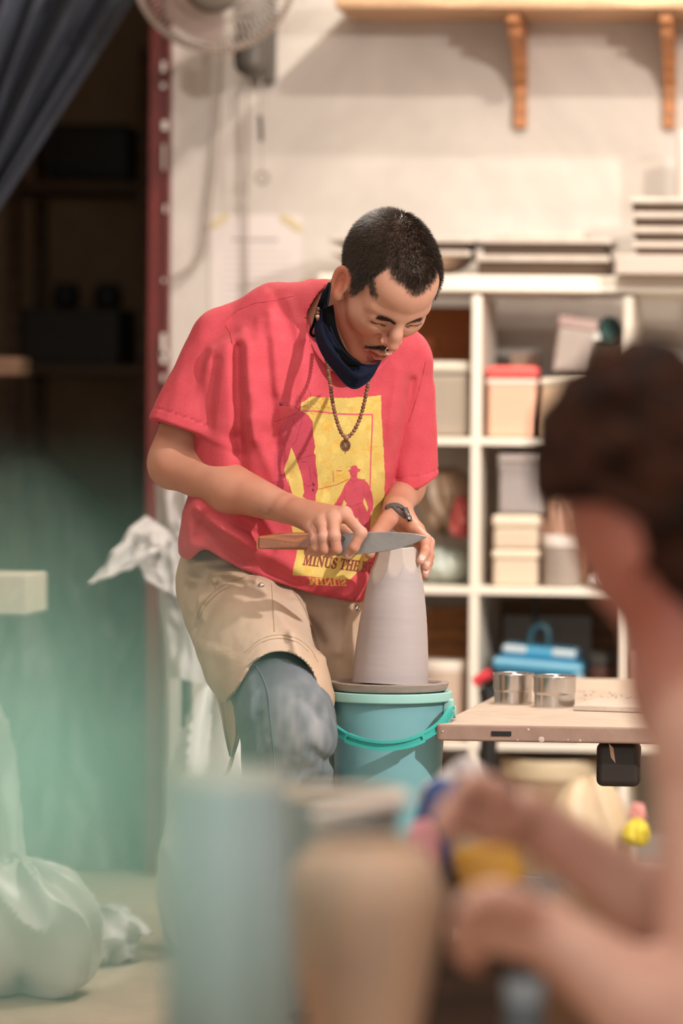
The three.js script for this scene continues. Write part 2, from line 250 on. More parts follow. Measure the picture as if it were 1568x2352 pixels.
// ------------------------------------------------------------------ wall fan
{
  const d = 8.45, c = at(492, -62, d), r = 186 / pm(d), tilt = 0.38, o = thing('wall_fan', 'pale wall fan with wire cage and dark hub above the doorway edge', 'fan', at(580, 120, 8.85));
  const q = new THREE.Quaternion().setFromEuler(new THREE.Euler(tilt, 0.12, 0)), put = (g) => { g.applyQuaternion(q); g.translate(c.x, c.y, c.z); return g; };
  const cage = matc('#9b8a7e', { roughness: 0.5 }), bl = matc('#c7b3ac', { phys: true, roughness: 0.4, transmission: 0.25 });
  const ring = (rr, z, t) => put(new THREE.TorusGeometry(rr, t, 8, 72).translate(0, 0, z));
  part(o, 'cage_rim', ring(r, 0, 0.006), cage); part(o, 'cage_ring', ring(r * 0.99, -0.03, 0.004), cage); part(o, 'cage_ring', ring(r * 0.55, 0.055, 0.003), cage);
  const w = [], wb = [];
  for (let k = 0; k < 84; k++) { const a = k / 84 * 2 * Math.PI, p = (rr, z) => V(Math.cos(a) * rr, Math.sin(a) * rr, z); w.push(tube([p(r * 0.3, 0.075), p(r * 0.75, 0.06), p(r * 0.97, 0.03), p(r, 0)], 0.0011, 8, 4)); wb.push(tube([p(r * 0.3, -0.1), p(r * 0.8, -0.09), p(r, -0.03), p(r, 0)], 0.0011, 8, 4)); }
  const cw = part(o, 'cage_wires', put(merge([...w, ...wb])), matc('#b9aca2', { roughness: 0.5 })); cw.userData.kind = 'stuff';
  for (let k = 0; k < 3; k++) {
    const g = new THREE.PlaneGeometry(1, 1, 16, 16), p = g.attributes.position;
    for (let i = 0; i < p.count; i++) { const u = p.getX(i) + 0.5, v = p.getY(i), rr = r * (0.18 + 0.7 * u), half = (0.32 + 0.42 * Math.sin(Math.PI * Math.min(1, u * 0.75 + 0.2))) , a = v * 2 * half + k * 2.0944 - 2.25 + 0.25 * u; p.setXYZ(i, Math.cos(a) * rr, Math.sin(a) * rr, v * 0.06 - 0.01); }
    g.computeVertexNormals(); part(o, 'fan_blade', put(g), bl);
  }
  part(o, 'hub', put(lathe([[0, 0.125], [0.045, 0.123], [0.068, 0.108], [0.072, 0.06], [0.055, 0.0], [0, -0.02]], 0, 0, 0, 32).rotateX(Math.PI / 2)), matc('#6b6258', { roughness: 0.5 }));
  part(o, 'motor', put(lathe([[0, -0.05], [0.06, -0.06], [0.07, -0.12], [0.05, -0.18], [0, -0.19]], 0, 0, 0, 32).rotateX(Math.PI / 2)), matc('#8d8178', { roughness: 0.5 }));
  const b = at(578, 84, 8.72), bx = new RoundedBoxGeometry(0.076, 0.2, 0.13, 5, 0.036); bx.translate(b.x, b.y + 0.0, b.z);
  part(o, 'wall_bracket', merge([bx, box(0.07, 0.22, 0.03, b.x, b.y - 0.1, -8.885, 0.01), tube([b.clone(), V(lerp(b.x, c.x, 0.5), c.y - 0.02, -8.62), V(c.x, c.y, c.z - 0.14)], 0.028, 12)]), matc('#4a443d', { roughness: 0.55 }));
  const cordM = matc('#a79a90', { roughness: 0.7 });
  const cord = thing('power_cord', 'pale flex hanging from the wall fan and curving to the door post', 'cord', at(470, 560, 8.86));
  part(cord, 'cable', tube([at(508, 60, 8.87), at(508, 150, 8.87), at(503, 260, 8.87), at(497, 370, 8.87), at(486, 460, 8.87), at(477, 545, 8.87), at(460, 595, 8.87), at(425, 625, 8.87), at(388, 644, 8.88)], 0.005, 60), cordM);
  const pull = thing('pull_cord', 'thin fan pull cord with dark toggles and end ring', 'cord', at(602, 420, 8.8));
  part(pull, 'string', tube([at(598, 170, 8.8), at(599, 300, 8.8), at(602, 400, 8.8)], 0.0022, 20), cordM);
  part(pull, 'toggle', tube([at(596, 265, 8.8), at(598, 285, 8.8), at(600, 325, 8.8)], 0.0055, 10), M.charcoal);
  const rg = new THREE.TorusGeometry(0.014, 0.004, 8, 24), pr = at(602, 408, 8.8); rg.translate(pr.x, pr.y, pr.z); part(pull, 'end_ring', rg, matc('#8f857c', { roughness: 0.5 }));
  const p2 = thing('pull_cord', 'long straight pull cord hanging from the fan before the taped paper', 'cord', at(568, 660, 8.86));
  part(p2, 'string', tube([at(569, 170, 8.86), at(567, 420, 8.87), at(566, 690, 8.88)], 0.0036, 20), cordM);
}
// ------------------------------------------------------------------ taped papers on the wall
function paper(px0, py0, px1, py1, label, heading) {
  const d = 8.893, a = at(px0, py0, d), b = at(px1, py1, d), w = b.x - a.x, h = a.y - b.y, c = document.createElement('canvas'); c.width = 256; c.height = Math.round(256 * h / w);
  const x = c.getContext('2d'); x.fillStyle = '#d6cac4'; x.fillRect(0, 0, 256, c.height); x.fillStyle = '#8d8580'; x.fillRect(60, heading * c.height, 130, 6); x.fillStyle = '#b8aca8'; for (let i = 0; i < 9; i++) x.fillRect(36, (heading + 0.07 + i * 0.055) * c.height, 150 + (i * 37) % 40, 3);
  const t = new THREE.CanvasTexture(c); t.colorSpace = THREE.SRGBColorSpace; const g = new THREE.BoxGeometry(w, h, 0.002); g.translate((a.x + b.x) / 2, (a.y + b.y) / 2, -8.897);
  const o = thing('wall_paper_sheet', label, 'paper', V((a.x + b.x) / 2, b.y, -8.897)); part(o, 'sheet', g, new THREE.MeshStandardMaterial({ map: t, roughness: 0.9 })); return o;
}
{
  const o = paper(482, 492, 690, 770, 'white notice sheet taped to the wall left of the man', 0.2), tape = matc('#d8c69b', { phys: true, roughness: 0.6, transmission: 0.2 });
  for (const [x, y, a] of [[499, 510, 0.62], [668, 512, -0.6]]) { const p = at(x, y, 8.89); part(o, 'tape_strip', roll(box(0.062, 0.018, 0.001, p.x, p.y - 0.009, -8.8945, 0.0004), a, p), tape); }
}
// ------------------------------------------------------------------ cube shelf
const SD = 8.46, sx = (px, d = SD, py = 1000) => at(px, py, d).x, sy = (py, d = SD, px = 1100) => at(px, py, d).y;
const SF = -SD, SB = -SD - 0.385, colX = [745, 1101, 1438, 1780].map((x) => sx(x, SD, 1100)), pitch = (colX[2] - colX[0]) / 2;
const rowY = [sy(1014), sy(1357), sy(1714)], topY = sy(632), cell = rowY[0] - rowY[1];
{
  const x0 = colX[0] - 0.02, x1 = colX[0] + pitch * 4 + 0.02, o = thing('cube_shelf', 'white cube shelf unit filled with tubs and bags along the wall', 'shelf', V((x0 + x1) / 2, 0, SF - 0.19)), z = (SF + SB) / 2, dp = 0.385, yb = 0.01;
  part(o, 'top_panel', box(x1 - x0, 0.038, dp, (x0 + x1) / 2, topY - 0.038, z, 0.003), M.white);
  part(o, 'bottom_panel', box(x1 - x0, 0.038, dp, (x0 + x1) / 2, yb, z, 0.003), M.white);
  for (const x of [x0 + 0.019, x1 - 0.019]) part(o, 'side_panel', box(0.038, topY - 0.038 - yb, dp - 0.002, x, yb, z, 0.003), M.white);
  for (const y of rowY) part(o, 'shelf_board', box(x1 - x0 - 0.05, 0.018, dp - 0.004, (x0 + x1) / 2, y - 0.009, z, 0.002), M.white);
  const ys = [topY - 0.038, ...rowY, yb + 0.03];
  for (let k = 1; k <= 3; k++) for (let r = 0; r < 4; r++) part(o, 'divider', box(0.022, ys[r] - ys[r + 1] - 0.018, dp - 0.006, colX[0] + pitch * k, ys[r + 1] + 0.009, z, 0.002), M.white);
}
const shelfTop = (row) => rowY[row] + 0.0095; // upper face of the boards
// lathed tub with a lid; square tub with a lid
function tub(name, label, px0, px1, py0, py1, baseY, depthBack, color, lidColor, o = {}) { // px edges at its front, py0 top
  const z = SF - depthBack, d = -z, w = sx(px1, d) - sx(px0, d), x = sx((px0 + px1) / 2, d), top = sy(py0, d), h = top - baseY, lh = o.lid ?? h * 0.13, g = thing(name, label, o.cat || 'container', V(x, baseY, z - w / 2), o.group);
  const bm = matc(color, { phys: true, roughness: o.rough ?? 0.35, transmission: o.clear ?? 0 }), lm = matc(lidColor, { roughness: 0.4 }), zc = z - w * 0.5;
  if (o.round) { const r = w / 2; part(g, 'body', lathe([[0, 0], [r * 0.9, 0], [r * 0.94, 0.006], [r * 0.97, h - lh], [r * 0.93, h - lh], [r * 0.9, 0.008], [0, 0.006]], x, baseY, zc, 40), bm); part(g, 'lid', lathe([[r * 0.98, h - lh - 0.004], [r, h - lh], [r, h - 0.004], [r * 0.97, h], [0, h - 0.003]], x, baseY, zc, 40), lm); } else {
    part(g, 'body', box(w * 0.94, h - lh, w * 0.9, x, baseY, zc, w * 0.09, 4), bm); part(g, 'lid', box(w, lh, w * 0.96, x, baseY + h - lh, zc, Math.min(lh * 0.4, w * 0.09), 3), lm);
    if (o.rim) part(g, 'rim', box(w * 0.985, lh * 0.5, w * 0.94, x, baseY + h - lh * 1.6, zc, lh * 0.2, 2), matc(o.rim, { roughness: 0.4 }));
  }
  return g;
}
function bag(name, label, cat, c, r, m, seed, o = {}) { // crumpled closed bag resting at c.y
  const mean = (r[0] + r[1] + r[2]) / 3, amp = o.amp ?? 0.05, n = o.n ?? 2.7, q1 = 2.4 / mean * 0.22, fq = o.folds ?? 5;
  const f = (x, y, z) => { const v = clamp(y / (2 * r[1]), 0, 1.1), taper = 1 - (o.taper ?? 0.22) * v * v + 0.06 * Math.sin(v * 4 + seed), a = r[0] * taper, b = r[2] * taper, yy = y - r[1];
    const k = Math.pow(Math.pow(Math.abs(x / a), n) + Math.pow(Math.abs(yy / r[1]), n) + Math.pow(Math.abs(z / b), n), 1 / n), th = Math.atan2(x / a, z / b);
    const ridge = 1 - 2 * Math.abs(noise(Math.cos(th) * fq * 0.32 + seed, Math.sin(th) * fq * 0.32 + v * 1.2, v * 1.4 + seed)), soft = fbm(x * q1 + seed, y * q1, z * q1 + seed);
    return smax((k - 1) * Math.min(a, r[1], b) * 0.85 - mean * amp * (ridge * 1.5 + soft * 1.3 - 0.8), -y, 0.008); };
  const e = Math.max(r[0], r[2]) * 1.45, g = surface(f, [-e, -0.01, -e], [e, r[1] * 2.5, e], o.h ?? mean * 0.07, { lip: 2.6 });
  g.translate(c.x, c.y, c.z); uvBox(g); return single(name, label, cat, g, m, o.group);
}
const PLAST = { white: matc('#d8d2cd', { phys: true, roughness: 0.35, transmission: 0.15 }), milky: matc('#cfc8c4', { phys: true, roughness: 0.5, transmission: 0.35 }), green: matc('#c9d2c8', { phys: true, roughness: 0.4, transmission: 0.2 }), tan: matc('#a98c74', { phys: true, roughness: 0.4, transmission: 0.2 }), peach: matc('#d1a084', { phys: true, roughness: 0.4, transmission: 0.15 }), red: matc('#9c3e38', { phys: true, roughness: 0.4, transmission: 0.1 }), cream: matc('#cdb596', { phys: true, roughness: 0.45, transmission: 0.1 }) };
{ // first column, behind the man
  const b0 = shelfTop(0), b1 = shelfTop(1), b2 = shelfTop(2), fl = 0.05;
  { const x0 = sx(905), x1 = sx(1080), g = box(x1 - x0 - 0.012, sy(678) - b0 - 0.02, 0.12, (x0 + x1) / 2 + 0.004, b0, SB + 0.075, 0.006), o = thing('cardboard_box', 'rust brown cardboard box at the back behind a clear tub', 'box', V((x0 + x1) / 2, b0, SB + 0.075)); part(o, 'carton', g, M.card); part(o, 'flap', box(x1 - x0 - 0.02, 0.003, 0.06, (x0 + x1) / 2 + 0.004, sy(678) - 0.02, SB + 0.045, 0.001), M.card); }
  tub('storage_tub', 'clear plastic tub with a pale lid next to the man\'s left sleeve', 935, 1082, 830, 1000, b0, 0.03, '#b3a493', '#c9bfae', { clear: 0.25, lid: 0.03 });
  bag('plastic_bag', 'tan see-through bag of clay with red print beside the man\'s sleeve', 'bag', V(sx(1010), b1 + 0.112, SF - 0.2), [0.062, 0.082, 0.1], PLAST.tan, 3, { amp: 0.1 });
  bag('red_bag', 'dark red crumpled bag at the shelf divider', 'bag', V(sx(1052), b1 + 0.11, SF - 0.07), [0.026, 0.045, 0.03], PLAST.red, 8, { amp: 0.15 });
  bag('white_bag', 'white green plastic bag at the shelf bottom by the pot', 'bag', V(sx(1010), b1, SF - 0.17), [0.062, 0.045, 0.09], PLAST.green, 5, { amp: 0.06 });
  { const o = thing('wooden_board', 'brown wooden boards standing at the back behind a white tub', 'board', V(sx(1000), b2, SB + 0.06)); for (let k = 0; k < 3; k++) part(o, 'plank', box(0.1, cell - 0.05 - k * 0.012, 0.016, sx(1040 - k * 92, 8.8), b2, SB + 0.06, 0.002), matc(['#9c6b3f', '#a8774a', '#8d5f38'][k], { tex: TX.wood, rep: 3 })); }
  tub('storage_tub', 'round white tub with a flat lid below the boards', 958, 1076, 1520, 1703, b2, 0.02, '#bda593', '#dccfc2', { round: true, lid: 0.022 });
  bag('brown_bag', 'brown crumpled bag on the lowest shelf by the bucket', 'bag', V(sx(1000), fl, SF - 0.19), [0.08, 0.125, 0.12], matc('#8a6d55', { roughness: 0.8 }), 9, { amp: 0.08 });
  // a folded carton standing beside the shelf
  const cx = sx(698), cg = thing('cardboard_box', 'tall brown carton showing above the man\'s right shoulder', 'box', V(cx, 0, SF - 0.2)); part(cg, 'carton', box(0.04, sy(648), 0.3, cx, 0, SF - 0.2, 0.004), matc('#b98a4e', { tex: TX.mottle, rep: 3 }));
  part(cg, 'flap', box(0.034, 0.003, 0.28, cx, sy(648), SF - 0.2, 0.001), matc('#a67a42'));
}
{ // second column
  const b0 = shelfTop(0), b1 = shelfTop(1), b2 = shelfTop(2), fl = 0.05;
  { const x0 = sx(1150, 8.83), x1 = sx(1330, 8.83), g = box(x1 - x0, 0.17, 0.012, (x0 + x1) / 2, b0, SB + 0.04, 0.003); single('grey_card', 'pale grey sheet leaning at the back of the upper cube', 'board', g, matc('#b4b2b4', { roughness: 0.8 })); }
  { const w = 0.066, x = sx(1203, 8.75); single('small_box', 'small pale brown box behind the red-lidded tub', 'box', box(w, sy(812, 8.75) - b0, 0.05, x, b0, -8.76, 0.004), matc('#b39684', { roughness: 0.8 })); }
  tub('red_lid_tub', 'peach square tub with a red and pink lid', 1114, 1232, 840, 1000, b0, 0.03, '#d9a88f', '#dd5a55', { rim: '#e8c6b8', lid: 0.028 });
  const bt = tub('beige_tub', 'beige tub with a pale lid right of the red-lidded tub', 1238, 1352, 866, 1000, b0, 0.05, '#b99c80', '#cfc2ae', { lid: 0.02 });
  { const d = 8.56, c = at(1322, 795, d), o = thing('tilted_bin', 'grey plastic box tilted on top of the beige tub', 'container', V(c.x, c.y - 0.07, c.z)), w = 0.095, h = 0.138; const gb = (g) => roll(g, -0.13, c);
    part(o, 'body', gb(box(w * 0.96, h * 0.78, 0.075, c.x, c.y - h / 2 + 0.002, c.z, 0.01, 3)), matc('#b3a49b', { phys: true, roughness: 0.4, transmission: 0.2 })); part(o, 'lid', gb(box(w, h * 0.2, 0.08, c.x, c.y + h * 0.29, c.z, 0.006, 3)), matc('#b59a94', { roughness: 0.5 })); }
  bag('cloth_pouch', 'dark green cloth pouch hanging at the shelf divider', 'pouch', at(1402, 802, 8.55), [0.03, 0.034, 0.032], matc('#2c4a44', { roughness: 0.9, tex: TX.mottle, rep: 8 }), 12, { amp: 0.16 });
  bag('paper_wad', 'small white crumpled paper under the green pouch', 'paper', at(1372, 792, 8.53), [0.013, 0.016, 0.014], PLAST.white, 14, { amp: 0.14 });
  bag('brown_bundle', 'brown cloth bundle under the green pouch', 'bundle', V(at(1398, 870, 8.58).x, b0, -8.62), [0.022, 0.078, 0.05], matc('#8a6a55', { roughness: 0.9 }), 15, { amp: 0.15 });
  // middle row
  const s1 = tub('cream_tub', 'cream tub, lowest of the stack beside the divider', 1131, 1240, 1262, 1350, b1, 0.04, '#cbb8a2', '#dccbb5', { lid: 0.022 });
  const y2 = sy(1262, 8.5) + 0.001; tub('cream_tub', 'cream tub in the middle of the stack by the divider', 1131, 1240, 1182, 1262, y2, 0.04, '#cbb8a2', '#dccbb5', { lid: 0.03 });
  const y3 = sy(1182, 8.5) + 0.002; tub('grey_tub', 'tall grey tub on top of the cream tubs', 1142, 1250, 1040, 1182, y3, 0.045, '#9c9391', '#bcb0ac', { lid: 0.022, rim: '#a79d9a' });
  { const g = tub('clear_jar', 'clear jar of pale scraps with a white lid', 1243, 1338, 1228, 1350, b1, 0.03, '#b7a89c', '#dcd0c8', { clear: 0.4, lid: 0.022, round: true }), r = rng(4), sc = []; for (let i = 0; i < 26; i++) { const q = new THREE.IcosahedronGeometry(0.008 + r() * 0.006, 1), a = r() * 6.28, rad = r() * 0.024; q.scale(1, 0.6, 1); q.rotateX(r() * 3); q.translate(g.position.x + Math.cos(a) * rad, b1 + 0.012 + r() * 0.06, SF - 0.03 - (sx(1338, 8.49) - sx(1243, 8.49)) * 0.5 + Math.sin(a) * rad); sc.push(q); } part(g, 'scraps', merge(sc), PLAST.white).userData.kind = 'stuff'; }
  bag('peach_bag', 'peach plastic bag behind the clear jar', 'bag', V(sx(1300, 8.68), b1, SF - 0.26), [0.065, 0.12, 0.06], PLAST.peach, 19, { amp: 0.09 });
  bag('white_bag', 'white crumpled bag lying right of the clear jar', 'bag', V(sx(1382), b1, SF - 0.1), [0.032, 0.02, 0.05], PLAST.white, 20, { amp: 0.12 });
  single('dark_card', 'dark card at the back of the grey tub cube', 'board', box(0.31, cell - 0.03, 0.01, (colX[1] + colX[2]) / 2, b1, SB + 0.012, 0.002), matc('#6d5a4c', { roughness: 0.9 }));
  // toolbox row
  single('plywood_sheet', 'brown wooden sheet at the back of the toolbox cube', 'board', box(0.31, cell - 0.03, 0.012, (colX[1] + colX[2]) / 2, b2, SB + 0.014, 0.002), matc('#7d5a3a', { tex: TX.wood, rep: 2 }));
  single('grey_card', 'grey card behind the blue toolbox', 'board', box(0.215, sy(1412, 8.8) - b2, 0.008, sx(1262, 8.8), b2, SB + 0.05, 0.002), matc('#8b8582', { roughness: 0.9 }));
  { const d = 8.5, c = at(1234, 1520, d), w = 0.215, o = thing('toolbox', 'blue-lidded toolbox with a dark body and carry handle', 'toolbox', V(c.x, b2, c.z - 0.06)), tl = (g) => roll(g, -0.075, c), lb = matc('#3d8fb5', { roughness: 0.35 }), lb2 = matc('#7fb2c8', { roughness: 0.35 });
    part(o, 'body', box(w * 0.93, c.y - 0.02 - b2, 0.15, c.x, b2, c.z - 0.085, 0.012, 3), matc('#1f262a', { roughness: 0.5 }));
    const ld = part(o, 'lid', tl(merge([box(w, 0.034, 0.17, c.x, c.y - 0.03, c.z - 0.085, 0.015, 4), box(w * 0.84, 0.032, 0.13, c.x, c.y + 0.002, c.z - 0.085, 0.014, 4)])), lb);
    part(ld, 'lid_stripe', tl(box(w * 0.985, 0.014, 0.172, c.x, c.y - 0.014, c.z - 0.085, 0.006, 3)), lb2);
    for (const s of [-1, 1]) part(ld, 'lid_pad', tl(box(w * 0.27, 0.02, 0.132, c.x + s * w * 0.27, c.y + 0.013, c.z - 0.084, 0.007, 3)), matc('#b9c6cc', { roughness: 0.4 }));
    part(o, 'handle', tl(tube([V(c.x - 0.03, c.y + 0.03, c.z - 0.085), V(c.x - 0.024, c.y + 0.068, c.z - 0.085), V(c.x - 0.004, c.y + 0.082, c.z - 0.085), V(c.x + 0.012, c.y + 0.066, c.z - 0.085), V(c.x + 0.014, c.y + 0.03, c.z - 0.085)], 0.009, 24)), matc('#234a55', { roughness: 0.5 }));
    part(o, 'latch', tl(box(0.024, 0.03, 0.012, c.x + w * 0.46, c.y - 0.05, c.z - 0.005, 0.004)), matc('#8fa5b0', { roughness: 0.4 })); }
  single('dark_stick', 'thin dark stick standing behind the toolbox handle', 'stick', tube([V(sx(1232, 8.7), b2, -8.72), V(sx(1231, 8.7), sy(1372, 8.7), -8.72)], 0.006, 6), M.charcoal);
  { const x = sx(1386, 8.6), h = sy(1492, 8.6) - b2, r = 0.034, o = thing('dark_pot', 'small dark lidded pot right of the toolbox', 'pot', V(x, b2, -8.6)); part(o, 'body', lathe([[0, 0], [r * 0.8, 0], [r, h * 0.3], [r, h * 0.8], [r * 0.9, h * 0.86], [0, h * 0.86]], x, b2, -8.6, 36), matc('#5a3a2e', { roughness: 0.5 })); part(o, 'lid', lathe([[r * 1.05, h * 0.85], [r * 1.08, h * 0.9], [r * 0.9, h], [0, h]], x, b2, -8.6, 36), M.charcoal); }
  { const d = 8.2, p = at(1108, 1556, d), o = thing('red_scraper', 'red-handled tool lying behind the table corner', 'tool', V(p.x, at(1108, 1600, d).y, p.z)); part(o, 'handle', merge([tube([at(1090, 1570, d), at(1106, 1557, d), at(1127, 1545, d)], 0.0125, 12)]), matc('#cc3a44', { roughness: 0.4 })); part(o, 'blade', merge([tube([at(1118, 1580, d), at(1124, 1620, d), at(1122, 1700, d), V(p.x + 0.01, 0.3, -d)], 0.02, 12), box(0.1, 0.3, 0.08, p.x + 0.012, 0, -d, 0.01)]), M.black); }
  // lowest row
  { const x = sx(1266), r = 117 / pm(8.6), y0 = sy(1735, 8.6), o = thing('cream_bucket', 'big cream-rimmed brown bucket on the lowest shelf', 'bucket', V(x, fl, SF - 0.14)), z = SF - 0.14; part(o, 'body', lathe([[0, 0], [r * 0.74, 0], [r * 0.95, y0 - fl - 0.04], [r * 0.9, y0 - fl - 0.04], [r * 0.7, 0.01], [0, 0.01]], x, fl, z, 48), matc('#a5876c', { roughness: 0.6 })); part(o, 'rim', lathe([[r * 0.93, y0 - fl - 0.05], [r, y0 - fl - 0.045], [r * 1.02, y0 - fl - 0.01], [r * 0.99, y0 - fl], [r * 0.9, y0 - fl - 0.004]], x, fl, z, 48), matc('#d8c4a4', { roughness: 0.5 })); }
}
{ // third column and the things standing before the shelf at the right
  const b2 = shelfTop(2), fl = 0.05;
  tub('pink_jar', 'pink jar with a narrow lid right of the toolbox cube', 1456, 1536, 1492, 1700, b2, 0.04, '#c9a8a2', '#d5b7b0', { lid: 0.035, round: true });
  single('paper_roll', 'grey white roll leaning across the cube at the picture edge', 'roll', tube([at(1478, 1440, 8.62), at(1570, 1535, 8.58)], 0.017, 6, 20), matc('#b9aaa0', { roughness: 0.8 }));
  tub('white_pot', 'white pot in the middle cube beyond the seated person', 1470, 1570, 1190, 1350, shelfTop(1), 0.05, '#c9bdb0', '#d5cabd', { round: true });
  single('pale_card', 'pale card at the back of the upper right cube', 'board', box(0.28, 0.2, 0.01, (colX[2] + colX[3]) / 2, shelfTop(0), SB + 0.03, 0.002), matc('#b9b6b6'));
  bag('clay_sack', 'cream sack standing on the floor before the lowest shelf', 'sack', V(sx(1362, 8.1), 0.0, -8.1), [0.098, 0.165, 0.1], PLAST.cream, 23, { amp: 0.03 });
  single('blue_block', 'blue tub standing behind the cream sack', 'container', box(0.058, sy(1806, 8.3), 0.09, sx(1386, 8.3), 0, -8.32, 0.01, 3), matc('#4d68ae', { roughness: 0.5 }));
  bag('yellow_pouch', 'yellow pouch at the floor by the shelf', 'pouch', V(sx(1474, 8.0), at(1462, 1950, 8.0).y + 0.004, -8.0), [0.032, 0.03, 0.03], matc('#cdb93a', { roughness: 0.6 }), 25, { amp: 0.1 });
  bag('white_bundle', 'small white bundle under the yellow pouch', 'bundle', V(sx(1476, 8.0), 0, -8.0), [0.032, 0.07, 0.036], PLAST.white, 27, { amp: 0.08 });
  bag('pink_cloth', 'pink cloth corner above the yellow pouch', 'cloth', V(sx(1475, 8.14), at(1475, 1892, 8.1).y, -8.15), [0.022, 0.02, 0.02], matc('#cf8d88', { roughness: 0.8 }), 28, { amp: 0.1 });
}
{ // boards and shallow dishes stacked on the shelf top
  const z = SF - 0.17, y = topY + 0.0005;
  const board = (label, px0, px1, yy, h, dz = 0, g = 'boards on the shelf top') => { const d = -(z + dz) - 0.14, w = sx(px1, d, 600) - sx(px0, d, 600), x = sx((px0 + px1) / 2, d, 600); return single('ware_board', label, 'board', box(w, h, 0.27, x, yy, z + dz, 0.003), M.board, g); };
  const dish = (label, px0, px1, yy, h, m, dz = 0) => { const d = -z - 0.12, r = (sx(px1, d, 600) - sx(px0, d, 600)) / 2, x = sx((px0 + px1) / 2, d, 600), o = thing('tray', label, 'tray', V(x, yy, z + dz), 'trays between the boards'); part(o, 'tray_wall', merge([box(2 * r, h, 0.014, x, yy, z + dz + 0.118, 0.004), box(2 * r, h, 0.014, x, yy, z + dz - 0.118, 0.004), box(0.014, h, 0.24, x - r + 0.007, yy, z + dz, 0.004), box(0.014, h, 0.24, x + r - 0.007, yy, z + dz, 0.004)]), m); part(o, 'tray_bottom', box(2 * r - 0.02, 0.005, 0.22, x, yy, z + dz, 0.002), m); return o; };
  const bowl = (label, px0, px1, yy, h, m) => { const d = -z - 0.12, r = (sx(px1, d, 600) - sx(px0, d, 600)) / 2, x = sx((px0 + px1) / 2, d, 600), o = thing('shallow_bowl', label, 'bowl', V(x, yy, z)); part(o, 'bowl_body', lathe([[0, 0.001], [r * 0.55, 0.001], [r * 0.85, h * 0.5], [r, h], [r * 0.96, h], [r * 0.8, h * 0.55], [r * 0.5, 0.007], [0, 0.007]], x, yy, z + 0.0, 48), m); part(o, 'foot', lathe([[r * 0.5, 0], [r * 0.56, 0], [r * 0.56, 0.006], [r * 0.5, 0.006]], x, yy, z, 32), m); return o; };
  const Y = (py) => sy(py, 8.5, 1200);
  // stack in the middle
  dish('brown tray at the bottom of the middle stack', 1097, 1396, y, Y(601) - y, M.brown); const ym = Y(601) + 0.0005;
  bowl('pale shallow bowl inside the lowest brown tray', 1150, 1318, y + 0.0055, ym - y - 0.012, matc('#b29a8e', { roughness: 0.5 }));
  board('pale board between the two brown trays of the middle stack', 1092, 1398, ym, Y(586) - ym);
  const yt = Y(586) + 0.001; dish('brown tray under the top board of the middle stack', 1108, 1390, yt, Y(560) - yt, M.brown); const yu = Y(560) + 0.001;
  board('wide pale board topping the middle stack', 1086, 1404, yu, Y(549) - yu); const yv = Y(549) + 0.001;
  board('short grey board lying on the middle stack', 1134, 1340, yv, Y(534) - yv, -0.02);
  // stack behind the head
  bowl('brown bowl at the bottom of the stack behind the man\'s head', 765, 1078, y, Y(590) - y, M.brownlite); const ya = Y(590) + 0.001;
  board('pale board behind the man\'s head, lower one', 757, 1080, ya, 0.012); dish('brown tray between the boards behind the man\'s head', 790, 1070, ya + 0.0125, Y(560) - ya - 0.013, M.brown);
  board('pale board behind the man\'s head, upper one', 755, 1098, Y(560) + 0.001, 0.012);
  // stack at the right edge, on a grey slab
  const g0 = y, g1 = Y(622); single('grey_slab', 'grey slab overhanging the shelf front under the right stack', 'slab', box(0.5, 0.045, 0.34, sx(1412, 8.35, 640) + 0.25, topY + 0.0005, SF + 0.0 - 0.07, 0.004), matc('#b3a398', { roughness: 0.8 })); let yy = topY + 0.046;
  const names = ['lowest', 'second', 'third', 'topmost'];
  for (let k = 0; k < 4; k++) { const hh = 0.026 - k * 0.0; const t = dish(`brown tray in the right stack, ${names[k]} one`, 1466 - k * 4, 1700, yy, 0.02, M.brown, 0.06); yy += 0.0205; board(`pale board in the right stack, ${names[k]} one`, 1450 - (k === 3 ? 6 : k % 2 * 3), 1712, yy, 0.013, 0.06); yy += 0.0138; }
  single('paper_roll', 'white roll standing on the right stack of boards', 'roll', lathe([[0, 0], [0.045, 0], [0.045, 0.17], [0.04, 0.172], [0.04, 0.16], [0, 0.16]], sx(1592, 8.5, 400), yy, z, 32), M.lid);
}
